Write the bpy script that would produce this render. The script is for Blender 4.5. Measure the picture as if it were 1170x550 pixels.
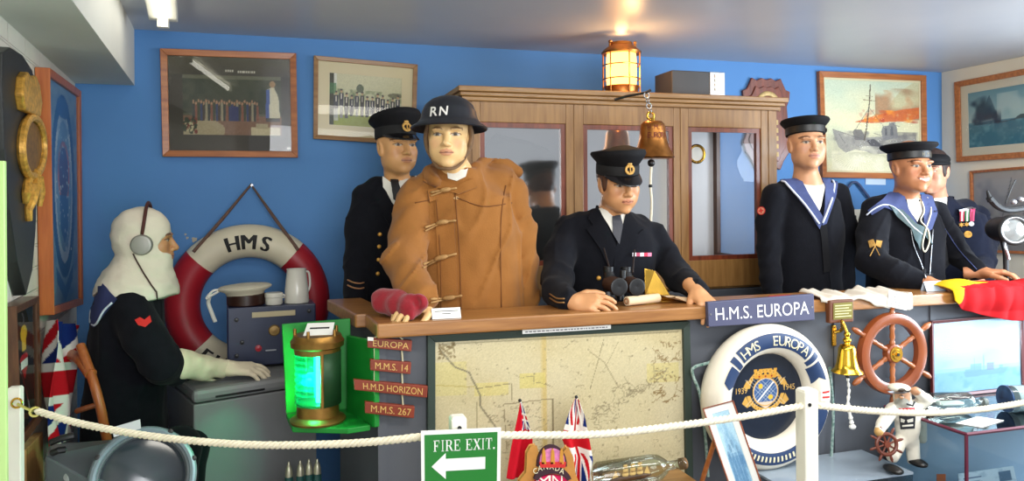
import bpy, bmesh, math, random
import numpy as np
from mathutils import Vector, Matrix, geometry
from mathutils.bvhtree import BVHTree

for o in list(bpy.data.objects):
    bpy.data.objects.remove(o)
SC = bpy.context.scene
COL = SC.collection
V = Vector
PI = math.pi
random.seed(4)

# ---------------------------------------------------------------- camera
FPX, CX, CY = 850.0, 585.0, 228.0
CAM = V((0, 0, 1.55))
YAW, ROLL = math.radians(16.7), math.radians(0.4)
FWD = V((math.sin(YAW), math.cos(YAW), 0))
RG0 = V((math.cos(YAW), -math.sin(YAW), 0))
UP0 = V((0, 0, 1))
RGT = RG0 * math.cos(ROLL) - UP0 * math.sin(ROLL)
UPV = RG0 * math.sin(ROLL) + UP0 * math.cos(ROLL)
cd = bpy.data.cameras.new('camera')
cam = bpy.data.objects.new('camera', cd)
COL.objects.link(cam)
cd.sensor_width = 36.0
cd.sensor_fit = 'HORIZONTAL'
cd.lens = FPX / 1170.0 * 36.0
cd.shift_y = -(275.0 - CY) / 1170.0
cd.clip_start = 0.05
m3 = Matrix((RGT, UPV, -FWD)).transposed()
cam.matrix_world = Matrix.Translation(CAM) @ m3.to_4x4()
SC.camera = cam

# ---------------------------------------------------------------- world, light, exposure
w = bpy.data.worlds.new('world')
SC.world = w
w.use_nodes = True
bg = w.node_tree.nodes['Background']
bg.inputs[0].default_value = (0.86, 0.92, 1.0, 1)
bg.inputs[1].default_value = 0.6
SC.view_settings.view_transform = 'Standard'
SC.view_settings.look = 'None'
SC.view_settings.exposure = 0.08
SC.view_settings.gamma = 1.0
SC.view_settings.use_curve_mapping = False


def area_light(name, loc, target, sx, sy, power, col):
    l = bpy.data.lights.new(name, 'AREA')
    l.shape = 'RECTANGLE'
    l.size, l.size_y = sx, sy
    l.energy = power
    l.color = col
    o = bpy.data.objects.new(name, l)
    COL.objects.link(o)
    o.location = loc
    o.rotation_euler = (V(target) - V(loc)).to_track_quat('-Z', 'Y').to_euler()
    return o


# daylight through the window in the right-hand wall, nearer than the frame's edge
area_light('window_daylight', (3.98, 1.55, 1.45), (1.9, 2.9, 1.2), 1.5, 1.1, 95, (0.74, 0.87, 1.0))
# unseen ceiling lights before the display; last two added to brighten the right wall
area_light('unseen_ceiling_light', (0.7, 1.2, 2.30), (0.75, 1.6, 0.0), 1.3, 0.25, 13, (1.0, 0.95, 0.84))
area_light('unseen_ceiling_light', (2.0, 1.2, 2.30), (2.05, 1.6, 0.0), 1.3, 0.25, 22, (1.0, 0.97, 0.90))
area_light('unseen_ceiling_light', (3.2, 1.6, 2.30), (3.35, 2.0, 0.0), 1.3, 0.25, 20, (1.0, 0.97, 0.90))
# daylight from an unseen source behind the camera, placed to light the right wall
area_light('rear_daylight', (0.5, -1.05, 1.7), (2.6, 2.8, 1.35), 1.6, 1.3, 62, (0.95, 0.97, 1.0))


# ---------------------------------------------------------------- pixel measurements -> places
def ray(px, py):
    return FWD + RGT * ((px - CX) / FPX) + UPV * ((CY - py) / FPX)


def atY(px, py, Y):
    d = ray(px, py)
    return CAM + d * ((Y - CAM.y) / d.y)


def atZ(px, py, z):
    d = ray(px, py)
    return CAM + d * ((z - CAM.z) / d.z)


def atPl(px, py, p, n):
    d = ray(px, py)
    return CAM + d * ((V(p) - CAM).dot(V(n)) / d.dot(V(n)))


WL_N = V((1, 0.1, 0)).normalized()
WL_P = V((-0.925, 3.8, 0))
WR_N = V((-1, 0, 0))
XR = 4.04
YB = 3.8
ZC = 2.35


def onL(px, py, d=0.0):
    return atPl(px, py, WL_P + WL_N * d, WL_N)


def onR(px, py, d=0.0):
    return atPl(px, py, V((XR - d, 0, 0)), WR_N)


def pxlen(px, Y):
    """metres per pixel at depth plane Y in column px"""
    d = ray(px, CY)
    return (Y / d.y) / FPX


# ---------------------------------------------------------------- materials
def lin(c):
    out = []
    for k in c[:3]:
        k = k / 255.0
        out.append(k / 12.92 if k <= 0.04045 else ((k + 0.055) / 1.055) ** 2.4)
    return (out[0], out[1], out[2], 1.0)


MATS = {}


def mat(name, col, rough=0.5, metal=0.0, var=0.0, vs=8.0, bump=0.0, bs=120.0, spec=0.5, sheen=0.0, coat=0.0, stretch=(1, 1, 1), col2=None):
    if name in MATS:
        return MATS[name]
    m = bpy.data.materials.new(name)
    m.use_nodes = True
    nt = m.node_tree
    b = nt.nodes['Principled BSDF']
    b.inputs['Base Color'].default_value = lin(col)
    b.inputs['Roughness'].default_value = rough
    b.inputs['Metallic'].default_value = metal
    b.inputs['Specular IOR Level'].default_value = spec
    if sheen:
        b.inputs['Sheen Weight'].default_value = sheen
        b.inputs['Sheen Roughness'].default_value = 0.5
    if coat:
        b.inputs['Coat Weight'].default_value = coat
        b.inputs['Coat Roughness'].default_value = 0.12
    tc = mp = None
    if var or bump or col2:
        tc = nt.nodes.new('ShaderNodeTexCoord')
        mp = nt.nodes.new('ShaderNodeMapping')
        mp.inputs['Scale'].default_value = stretch
        nt.links.new(tc.outputs['Object'], mp.inputs[0])
    if var or col2:
        n = nt.nodes.new('ShaderNodeTexNoise')
        n.inputs['Scale'].default_value = vs
        n.inputs['Detail'].default_value = 5
        nt.links.new(mp.outputs[0], n.inputs['Vector'])
        r = nt.nodes.new('ShaderNodeValToRGB')
        if col2:
            a, c = lin(col), lin(col2)
        else:
            l = lin(col)
            a = tuple(max(0, k * (1 - var)) for k in l[:3]) + (1,)
            c = tuple(min(1, k * (1 + var)) for k in l[:3]) + (1,)
        r.color_ramp.elements[0].color = a
        r.color_ramp.elements[1].color = c
        r.color_ramp.elements[0].position = 0.32
        r.color_ramp.elements[1].position = 0.68
        nt.links.new(n.outputs[0], r.inputs[0])
        nt.links.new(r.outputs[0], b.inputs['Base Color'])
    if bump:
        n2 = nt.nodes.new('ShaderNodeTexNoise')
        n2.inputs['Scale'].default_value = bs
        n2.inputs['Detail'].default_value = 4
        nt.links.new(mp.outputs[0], n2.inputs['Vector'])
        bp = nt.nodes.new('ShaderNodeBump')
        bp.inputs['Strength'].default_value = bump
        bp.inputs['Distance'].default_value = 0.004
        nt.links.new(n2.outputs[0], bp.inputs['Height'])
        nt.links.new(bp.outputs[0], b.inputs['Normal'])
    MATS[name] = m
    return m


def wood(name, c1, c2, axis=0, rough=0.42, scale=9.0, coat=0.15):
    st = [14, 14, 14]
    st[axis] = 1.2
    return mat(name, c1, rough=rough, col2=c2, vs=scale * 0.45, stretch=tuple(st), bump=0.12, bs=scale * 2, coat=coat)


def emit(name, col, strength):
    if name in MATS:
        return MATS[name]
    m = bpy.data.materials.new(name)
    m.use_nodes = True
    nt = m.node_tree
    nt.nodes.clear()
    e = nt.nodes.new('ShaderNodeEmission')
    e.inputs[0].default_value = lin(col)
    e.inputs[1].default_value = strength
    o = nt.nodes.new('ShaderNodeOutputMaterial')
    nt.links.new(e.outputs[0], o.inputs[0])
    MATS[name] = m
    return m


def glass(name, tint=(255, 255, 255), refl=1.0, rough=0.02, edge=0.0, base=0.03, glow=0.0):
    """thin clear pane: see-through with a fresnel reflection"""
    if name in MATS:
        return MATS[name]
    m = bpy.data.materials.new(name)
    m.use_nodes = True
    nt = m.node_tree
    nt.nodes.clear()
    t = nt.nodes.new('ShaderNodeBsdfTransparent')
    t.inputs[0].default_value = lin(tint)
    g = nt.nodes.new('ShaderNodeBsdfGlossy')
    g.inputs['Roughness'].default_value = rough
    fr = nt.nodes.new('ShaderNodeLayerWeight')
    fr.inputs[0].default_value = 0.25 + edge
    ml = nt.nodes.new('ShaderNodeMath')
    ml.operation = 'MULTIPLY_ADD'
    ml.inputs[1].default_value = refl
    ml.inputs[2].default_value = base * refl
    ml.use_clamp = True
    nt.links.new(fr.outputs['Fresnel'], ml.inputs[0])
    mx = nt.nodes.new('ShaderNodeMixShader')
    nt.links.new(ml.outputs[0], mx.inputs[0])
    if glow:
        tr = nt.nodes.new('ShaderNodeBsdfTranslucent')
        tr.inputs[0].default_value = lin(tint)
        m2 = nt.nodes.new('ShaderNodeMixShader')
        m2.inputs[0].default_value = glow
        nt.links.new(t.outputs[0], m2.inputs[1])
        nt.links.new(tr.outputs[0], m2.inputs[2])
        nt.links.new(m2.outputs[0], mx.inputs[1])
    else:
        nt.links.new(t.outputs[0], mx.inputs[1])
    nt.links.new(g.outputs[0], mx.inputs[2])
    o = nt.nodes.new('ShaderNodeOutputMaterial')
    nt.links.new(mx.outputs[0], o.inputs[0])
    MATS[name] = m
    return m


def vcol(name, rough=0.6, spec=0.3, bump=0.0, bs=150.0, sss=0.0):
    """material whose paint pattern is stored on the mesh"""
    if name in MATS:
        return MATS[name]
    m = mat(name, (200, 200, 200), rough=rough, spec=spec, bump=bump, bs=bs)
    nt = m.node_tree
    a = nt.nodes.new('ShaderNodeVertexColor')
    a.layer_name = 'Col'
    nt.links.new(a.outputs[0], nt.nodes['Principled BSDF'].inputs['Base Color'])
    return m


# ---------------------------------------------------------------- objects
def wmat(o):
    m = Matrix.Translation(o.location) @ o.rotation_euler.to_matrix().to_4x4()
    return wmat(o.parent) @ m if o.parent else m


def tag(o, label=None, cat=None, group=None, kind=None):
    if label:
        o['label'] = label
    if cat:
        o['category'] = cat
    if group:
        o['group'] = group
    if kind:
        o['kind'] = kind
    return o


def thing(name, label, cat, loc=(0, 0, 0), group=None, rotz=0.0):
    o = bpy.data.objects.new(name, None)
    o.empty_display_size = 0.05
    COL.objects.link(o)
    o.location = V(loc)
    o.rotation_euler = (0, 0, rotz)
    return tag(o, label, cat, group)


def add_mesh(name, verts, faces, mats, parent=None, mi=None, smooth=False, ang=40, cols=None, bev=0.0, tagv=None):
    me = bpy.data.meshes.new(name)
    vs = [V(p) for p in verts]
    if parent is not None:
        inv = wmat(parent).inverted()
        org = V((0, 0, 0))
        vs = [inv @ p for p in vs]
    elif vs:
        lo = V((min(p.x for p in vs), min(p.y for p in vs), min(p.z for p in vs)))
        hi = V((max(p.x for p in vs), max(p.y for p in vs), max(p.z for p in vs)))
        org = V(((lo.x + hi.x) / 2, (lo.y + hi.y) / 2, lo.z))
        vs = [p - org for p in vs]
    me.from_pydata([tuple(p) for p in vs], [], faces)
    if not isinstance(mats, (list, tuple)):
        mats = [mats]
    for m in mats:
        me.materials.append(m)
    if mi:
        me.polygons.foreach_set('material_index', mi)
    if cols is not None:
        at = me.color_attributes.new('Col', 'FLOAT_COLOR', 'POINT')
        at.data.foreach_set('color', np.asarray(cols, dtype=np.float32).ravel())
    if smooth:
        me.polygons.foreach_set('use_smooth', [True] * len(me.polygons))
        if ang < 180:
            me.set_sharp_from_angle(angle=math.radians(ang))
    me.update()
    o = bpy.data.objects.new(name, me)
    COL.objects.link(o)
    if parent is not None:
        o.parent = parent
    else:
        o.location = org
    if bev:
        b = o.modifiers.new('bevel', 'BEVEL')
        b.width = bev
        b.segments = 2
        b.limit_method = 'ANGLE'
    return o


def frame_of(z, xhint=(1, 0, 0)):
    z = V(z).normalized()
    x = V(xhint)
    x = x - z * x.dot(z)
    if x.length < 1e-4:
        x = V((0, 1, 0)) - z * z.y
    x.normalize()
    return Matrix((x, z.cross(x), z)).transposed()


def mloc(p, z=(0, 0, 1), xhint=(1, 0, 0)):
    return Matrix.Translation(V(p)) @ frame_of(z, xhint).to_4x4()


class MB:
    def __init__(s):
        s.v, s.f, s.mi, s.cur = [], [], [], 0

    def m(s, i):
        s.cur = i
        return s

    def add(s, vs, fs):
        n = len(s.v)
        s.v += [V(p) for p in vs]
        for q in fs:
            s.f.append(tuple(i + n for i in q))
            s.mi.append(s.cur)
        return s

    def hexa(s, p):
        return s.add(p, [(0, 3, 2, 1), (4, 5, 6, 7), (0, 1, 5, 4), (1, 2, 6, 5), (2, 3, 7, 6), (3, 0, 4, 7)])

    def box(s, lo, hi, M=None):
        p = [V((x, y, z)) for z in (lo[2], hi[2]) for x, y in ((lo[0], lo[1]), (hi[0], lo[1]), (hi[0], hi[1]), (lo[0], hi[1]))]
        if M is not None:
            p = [M @ q for q in p]
        return s.hexa(p)

    def qbox(s, Q, u0, v0, u1, v1, d0, d1):
        p = [Q.at(u, v, d) for d in (d0, d1) for u, v in ((u0, v0), (u1, v0), (u1, v1), (u0, v1))]
        return s.hexa(p)

    def cone(s, p0, p1, r0, r1, n=16, caps=True):
        p0, p1 = V(p0), V(p1)
        M = frame_of(p1 - p0, (0.3, 1, 0.2))
        vs = []
        for p, r in ((p0, r0), (p1, r1)):
            for k in range(n):
                a = 2 * PI * k / n
                vs.append(p + M @ V((math.cos(a) * r, math.sin(a) * r, 0)))
        fs = [(k, (k + 1) % n, n + (k + 1) % n, n + k) for k in range(n)]
        if caps:
            fs += [tuple(range(n - 1, -1, -1)), tuple(range(n, 2 * n))]
        return s.add(vs, fs)

    def tube(s, pts, r, n=8, closed=False):
        pts = [V(p) for p in pts]
        N = len(pts)
        rr = r if isinstance(r, (list, tuple)) else [r] * N
        vs, fs = [], []
        prev = None
        for i, p in enumerate(pts):
            if closed:
                t = pts[(i + 1) % N] - pts[i - 1]
            else:
                t = pts[min(i + 1, N - 1)] - pts[max(i - 1, 0)]
            if t.length < 1e-9:
                t = V((0, 0, 1))
            t.normalize()
            if prev is None:
                x = frame_of(t, (0.31, 0.2, 0.93)).col[0].copy()
            else:
                x = prev - t * prev.dot(t)
                x.normalize()
            prev = x
            y = t.cross(x)
            for k in range(n):
                a = 2 * PI * k / n
                vs.append(p + (x * math.cos(a) + y * math.sin(a)) * rr[i])
        for i in range(N if closed else N - 1):
            j = (i + 1) % N
            for k in range(n):
                l = (k + 1) % n
                fs.append((i * n + k, i * n + l, j * n + l, j * n + k))
        if not closed:
            fs += [tuple(range(n - 1, -1, -1)), tuple((N - 1) * n + k for k in range(n))]
        return s.add(vs, fs)

    def lathe(s, prof, M, n=32, sx=1.0, sy=1.0):
        vs, fs = [], []
        for r, z in prof:
            for k in range(n):
                a = 2 * PI * k / n
                vs.append(M @ V((math.cos(a) * r * sx, math.sin(a) * r * sy, z)))
        for i in range(len(prof) - 1):
            for k in range(n):
                l = (k + 1) % n
                fs.append((i * n + k, i * n + l, (i + 1) * n + l, (i + 1) * n + k))
        if tuple(prof[0]) != tuple(prof[-1]):
            fs += [tuple(range(n - 1, -1, -1)), tuple((len(prof) - 1) * n + k for k in range(n))]
        return s.add(vs, fs)

    def ell(s, c, r, M=None, nu=20, nv=12):
        M = M or Matrix.Identity(4)
        vs, fs = [], []
        for j in range(1, nv):
            b = PI * j / nv
            for i in range(nu):
                a = 2 * PI * i / nu
                vs.append(M @ (V(c) + V((r[0] * math.sin(b) * math.cos(a), r[1] * math.sin(b) * math.sin(a), r[2] * math.cos(b)))))
        vs += [M @ (V(c) + V((0, 0, r[2]))), M @ (V(c) - V((0, 0, r[2])))]
        for j in range(nv - 2):
            for i in range(nu):
                k = (i + 1) % nu
                fs.append((j * nu + i, (j + 1) * nu + i, (j + 1) * nu + k, j * nu + k))
        T = len(vs) - 2
        for i in range(nu):
            k = (i + 1) % nu
            fs.append((T, i, k))
            fs.append((T + 1, (nv - 2) * nu + k, (nv - 2) * nu + i))
        return s.add(vs, fs)

    def torus(s, M, R, r, n=48, m=14, rz=None, a0=0.0, a1=2 * PI):
        rz = rz or r
        full = abs(a1 - a0 - 2 * PI) < 1e-6
        N = n if full else n + 1
        vs, fs = [], []
        for i in range(N):
            a = a0 + (a1 - a0) * i / n
            for j in range(m):
                b = 2 * PI * j / m
                q = R + r * math.cos(b)
                vs.append(M @ V((q * math.cos(a), q * math.sin(a), rz * math.sin(b))))
        for i in range(n):
            k = (i + 1) % N
            for j in range(m):
                l = (j + 1) % m
                fs.append((i * m + j, k * m + j, k * m + l, i * m + l))
        if not full:
            fs += [tuple(range(m - 1, -1, -1)), tuple((N - 1) * m + j for j in range(m))]
        return s.add(vs, fs)

    def prism(s, poly, M, d0, d1):
        n = len(poly)
        area = sum(poly[i][0] * poly[(i + 1) % n][1] - poly[(i + 1) % n][0] * poly[i][1] for i in range(n))
        if area < 0:
            poly = poly[::-1]
        vs = [M @ V((x, y, d0)) for x, y in poly] + [M @ V((x, y, d1)) for x, y in poly]
        fs = [tuple(range(n - 1, -1, -1)), tuple(range(n, 2 * n))]
        fs += [(k, (k + 1) % n, n + (k + 1) % n, n + k) for k in range(n)]
        return s.add(vs, fs)

    def qprism(s, Q, poly, d0, d1):
        n = len(poly)
        area = sum(poly[i][0] * poly[(i + 1) % n][1] - poly[(i + 1) % n][0] * poly[i][1] for i in range(n))
        if area < 0:
            poly = poly[::-1]
        vs = [Q.at(x, y, d0) for x, y in poly] + [Q.at(x, y, d1) for x, y in poly]
        fs = [tuple(range(n - 1, -1, -1)), tuple(range(n, 2 * n))]
        fs += [(k, (k + 1) % n, n + (k + 1) % n, n + k) for k in range(n)]
        return s.add(vs, fs)

    def sheet(s, P):
        """grid of points P[j][i]"""
        h, w_ = len(P), len(P[0])
        vs = [p for row in P for p in row]
        fs = [(j * w_ + i, j * w_ + i + 1, (j + 1) * w_ + i + 1, (j + 1) * w_ + i) for j in range(h - 1) for i in range(w_ - 1)]
        return s.add(vs, fs)

    def build(s, name, mats, parent=None, smooth=False, ang=40, bev=0.0):
        return add_mesh(name, s.v, s.f, mats, parent, s.mi, smooth, ang, None, bev)


class Quad:
    """a flat panel measured at four corners (u to the right, v up); d is out of the panel towards the viewer"""

    def __init__(s, bl, br, tr, tl):
        s.bl, s.br, s.tr, s.tl = map(V, (bl, br, tr, tl))
        n = (s.br - s.bl + s.tr - s.tl).cross(s.tl - s.bl + s.tr - s.br).normalized()
        s.n = n
        s.w = ((s.br - s.bl).length + (s.tr - s.tl).length) / 2
        s.h = ((s.tl - s.bl).length + (s.tr - s.br).length) / 2

    def at(s, u, v, d=0.0):
        a = s.bl.lerp(s.br, u)
        b = s.tl.lerp(s.tr, u)
        return a.lerp(b, v) + s.n * d

    def c(s):
        return s.at(0.5, 0.5)


def quad_on(fn, px):
    """corners given as TL, TR, BR, BL"""
    tl, tr, br, bl = [fn(*p) for p in px]
    return Quad(bl, br, tr, tl)


# ---------------------------------------------------------------- writing
_txt = {}


def text2d(s, bold=0.0, spacing=1.0, fine=False):
    """flat letter outlines; returns verts (x,y) normalised so cap height ~1 and x starts at 0, faces, width"""
    k = (s, bold, spacing, fine)
    if k in _txt:
        return _txt[k]
    cu = bpy.data.curves.new('t', 'FONT')
    cu.body = s
    cu.size = 1.0
    cu.offset = bold
    cu.space_character = spacing
    cu.resolution_u = 3
    o = bpy.data.objects.new('t', cu)
    COL.objects.link(o)
    bpy.context.view_layer.update()
    me = bpy.data.meshes.new_from_object(o.evaluated_get(bpy.context.evaluated_depsgraph_get()))
    if fine:
        bm = bmesh.new()
        bm.from_mesh(me)
        for _ in range(4):
            bmesh.ops.triangulate(bm, faces=bm.faces[:])
            e = [q for q in bm.edges if q.calc_length() > .12]
            if not e:
                break
            bmesh.ops.subdivide_edges(bm, edges=e, cuts=1)
        bmesh.ops.triangulate(bm, faces=bm.faces[:])
        bm.to_mesh(me)
        bm.free()
    vs = [(p.co.x, p.co.y) for p in me.vertices]
    fs = [tuple(p.vertices) for p in me.polygons]
    bpy.data.objects.remove(o)
    bpy.data.curves.remove(cu)
    bpy.data.meshes.remove(me)
    x0 = min(p[0] for p in vs)
    x1 = max(p[0] for p in vs)
    H = 0.69
    vs = [((x - x0) / H, y / H) for x, y in vs]
    _txt[k] = (vs, fs, (x1 - x0) / H)
    return _txt[k]


def text_quad(mb, Q, s, u0, v0, u1, v1, d, bold=0.0, spacing=1.0):
    """letters filling the rectangle u0..u1, v0..v1 of a panel"""
    vs, fs, wd = text2d(s, bold, spacing)
    mb.add([Q.at(u0 + (u1 - u0) * x / wd, v0 + (v1 - v0) * y, d) for x, y in vs], fs)


# ---------------------------------------------------------------- painted / printed flat pictures
class Cv:
    def __init__(s, w_, h_, c):
        s.w, s.h = w_, h_
        s.a = np.zeros((h_, w_, 3))
        s.a[:] = c
        s.X, s.Y = np.meshgrid((np.arange(w_) + 0.5) / w_, (np.arange(h_) + 0.5) / h_)
        s.rng = np.random.RandomState(7)

    def put(s, mask, c, al=1.0):
        s.a[mask] = s.a[mask] * (1 - al) + np.array(c, float) * al
        return s

    def rect(s, x0, y0, x1, y1, c, al=1.0):
        return s.put((s.X >= x0) & (s.X <= x1) & (s.Y >= y0) & (s.Y <= y1), c, al)

    def ell(s, cx, cy, rx, ry, c, al=1.0):
        return s.put(((s.X - cx) / rx) ** 2 + ((s.Y - cy) / ry) ** 2 <= 1, c, al)

    def ring(s, cx, cy, rx, ry, k, c, al=1.0):
        q = ((s.X - cx) / rx) ** 2 + ((s.Y - cy) / ry) ** 2
        return s.put((q <= 1) & (q >= k * k), c, al)

    def poly(s, pts, c, al=1.0):
        ins = np.zeros(s.X.shape, bool)
        n = len(pts)
        for i in range(n):
            x0, y0 = pts[i]
            x1, y1 = pts[(i + 1) % n]
            if y0 == y1:
                continue
            cr = ((s.Y >= min(y0, y1)) & (s.Y < max(y0, y1)) & (s.X < x0 + (s.Y - y0) * (x1 - x0) / (y1 - y0)))
            ins ^= cr
        return s.put(ins, c, al)

    def line(s, pts, wd, c, al=1.0):
        asp = s.w / s.h
        for (x0, y0), (x1, y1) in zip(pts[:-1], pts[1:]):
            dx, dy = (x1 - x0) * asp, y1 - y0
            L2 = dx * dx + dy * dy + 1e-12
            t = np.clip(((s.X - x0) * asp * dx + (s.Y - y0) * dy) / L2, 0, 1)
            d2 = ((s.X - x0) * asp - t * dx) ** 2 + (s.Y - y0 - t * dy) ** 2
            s.put(d2 <= wd * wd / 4, c, al)
        return s

    def grad(s, y0, y1, c0, c1, x0=0, x1=1):
        k = (s.Y >= y0) & (s.Y <= y1) & (s.X >= x0) & (s.X <= x1)
        t = ((s.Y - y0) / (y1 - y0))[..., None]
        g = np.array(c0, float) * (1 - t) + np.array(c1, float) * t
        s.a[k] = g[k]
        return s

    def cloud(s, scale, c, al, seed=0, thr=0.5, x0=0, y0=0, x1=1, y1=1):
        n = vnoise(s.X * scale * s.w / s.h, s.Y * scale, s.X * 0 + seed * 3.7) * 0.6 + vnoise(s.X * scale * 2.3 * s.w / s.h, s.Y * scale * 2.3, s.X * 0 + seed * 1.3) * 0.4
        k = np.clip((n - thr) * 4, 0, 1) * al
        k *= (s.X >= x0) & (s.X <= x1) & (s.Y >= y0) & (s.Y <= y1)
        s.a = s.a * (1 - k[..., None]) + np.array(c, float) * k[..., None]
        return s

    def speck(s, n, c, size, box=(0, 0, 1, 1), al=1.0):
        for _ in range(n):
            x = s.rng.uniform(box[0], box[2])
            y = s.rng.uniform(box[1], box[3])
            r = size * s.rng.uniform(0.5, 1.4)
            s.ell(x, y, r * s.h / s.w, r, c, al)
        return s

    def grain(s, amp):
        s.a = np.clip(s.a + s.rng.normal(0, amp, s.a.shape[:2])[..., None], 0, 255)
        return s

    def colors(s):
        a = np.clip(s.a[::-1], 0, 255) / 255.0
        l = np.where(a <= 0.04045, a / 12.92, ((a + 0.055) / 1.055) ** 2.4)
        return np.concatenate([l.reshape(-1, 3), np.ones((s.w * s.h, 1))], 1)


_tab = np.random.RandomState(11).rand(32, 32, 32)


def vnoise(x, y, z):
    xi, yi, zi = np.floor(x).astype(int), np.floor(y).astype(int), np.floor(z).astype(int)
    fx, fy, fz = x - xi, y - yi, z - zi
    fx, fy, fz = [q * q * (3 - 2 * q) for q in (fx, fy, fz)]
    out = 0
    for a in (0, 1):
        wx = fx if a else 1 - fx
        for b in (0, 1):
            wy = fy if b else 1 - fy
            for c in (0, 1):
                wz = fz if c else 1 - fz
                out = out + wx * wy * wz * _tab[(xi + a) % 32, (yi + b) % 32, (zi + c) % 32]
    return out


def canvas_obj(name, cv, posfn, m, parent=None, smooth=False):
    """a flat printed sheet: posfn(u, v) -> point, u right, v up"""
    vs = [posfn(i / (cv.w - 1), j / (cv.h - 1)) for j in range(cv.h) for i in range(cv.w)]
    W = cv.w
    fs = [(j * W + i, j * W + i + 1, (j + 1) * W + i + 1, (j + 1) * W + i) for j in range(cv.h - 1) for i in range(W - 1)]
    return add_mesh(name, vs, fs, m, parent, cols=cv.colors(), smooth=smooth, ang=180)


def framed(name, label, cat, Q, fw, fd, fm, cv, mount=0.0, mount_m=None, group=None, with_glass=True, lip=0.006, printm=None, back=None, glassm=None):
    """framed picture; Q is the outer front face of the frame, fd its depth behind that face"""
    t = thing(name, label, cat, Q.at(0.5, 0, -fd), group)
    a, b = fw / Q.w, fw / Q.h
    f = MB()
    for (u0, v0, u1, v1, u2, v2, u3, v3) in ((0, 0, 1, 0, 1 - a, b, a, b), (1, 0, 1, 1, 1 - a, 1 - b, 1 - a, b), (1, 1, 0, 1, a, 1 - b, 1 - a, 1 - b), (0, 1, 0, 0, a, b, a, 1 - b)):
        p = [Q.at(u0, v0, -fd), Q.at(u1, v1, -fd), Q.at(u2, v2, -fd), Q.at(u3, v3, -fd), Q.at(u0, v0, -0.002), Q.at(u1, v1, -0.002), Q.at(u2, v2, -lip), Q.at(u3, v3, -lip)]
        f.hexa(p)
    f.build('frame', fm, t, bev=0.002)
    rec = -min(fd * 0.6, 0.016)
    if mount_m is not None:
        mb = MB()
        c, d = a + mount / Q.w, b + mount / Q.h
        for (u0, v0, u1, v1) in ((a * .8, b * .8, 1 - a * .8, d), (a * .8, 1 - d, 1 - a * .8, 1 - b * .8), (a * .8, d, c, 1 - d), (1 - c, d, 1 - a * .8, 1 - d)):
            mb.qbox(Q, u0, v0, u1, v1, rec - 0.003, rec)
        mb.build('mount', mount_m, t)
        a2, b2 = c, d
    else:
        a2, b2 = a, b
    e = 0.003
    ea, eb = a2 - e / Q.w, b2 - e / Q.h
    canvas_obj('print', cv, lambda u, v: Q.at(ea + (1 - 2 * ea) * u, eb + (1 - 2 * eb) * v, rec - 0.0025), printm or vcol('printed_paper', 0.55), t)
    MB().qbox(Q, a * .7, b * .7, 1 - a * .7, 1 - b * .7, -fd + 0.001, rec - 0.0035).build('backing', mat('backing_card', (120, 100, 75), 0.9), t)
    if with_glass:
        MB().add([Q.at(a * .9, b * .9, rec + 0.005), Q.at(1 - a * .9, b * .9, rec + 0.005), Q.at(1 - a * .9, 1 - b * .9, rec + 0.005), Q.at(a * .9, 1 - b * .9, rec + 0.005)], [(0, 1, 2, 3)]).build('glass_pane', glassm or glass('picture_glass', refl=0.55), t)
    return t


# ---------------------------------------------------------------- implicit surfaces (cloth, heads, hands)
def smin(a, b, k):
    h = np.clip(0.5 + 0.5 * (b - a) / k, 0, 1)
    return b * (1 - h) + a * h - k * h * (1 - h)


def smax(a, b, k):
    return -smin(-a, -b, k)


def s_ell(P, c, r):
    q = [(P[i] - c[i]) / r[i] for i in range(3)]
    k0 = np.sqrt(q[0] ** 2 + q[1] ** 2 + q[2] ** 2)
    k1 = np.sqrt((q[0] / r[0]) ** 2 + (q[1] / r[1]) ** 2 + (q[2] / r[2]) ** 2) + 1e-9
    return k0 * (k0 - 1) / k1


def s_cap(P, a, b, ra, rb):
    a, b = np.array(a), np.array(b)
    d = b - a
    L2 = (d * d).sum() + 1e-12
    t = np.clip(((P[0] - a[0]) * d[0] + (P[1] - a[1]) * d[1] + (P[2] - a[2]) * d[2]) / L2, 0, 1)
    return np.sqrt((P[0] - a[0] - t * d[0]) ** 2 + (P[1] - a[1] - t * d[1]) ** 2 + (P[2] - a[2] - t * d[2]) ** 2) - (ra + (rb - ra) * t)


def s_loft(P, rings, p=2.4):
    """rings: (z, cx, cy, rx, ry) bottom to top, superelliptic sections"""
    zs = [r[0] for r in rings]
    f = [np.interp(P[2], zs, [r[i] for r in rings]) for i in range(1, 5)]
    q = (np.abs((P[0] - f[0]) / f[2]) ** p + np.abs((P[1] - f[1]) / f[3]) ** p + 1e-12) ** (1 / p)
    d = (q - 1) * np.minimum(f[2], f[3])
    return np.maximum(d, np.maximum(zs[0] - P[2], P[2] - zs[-1]))


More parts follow.
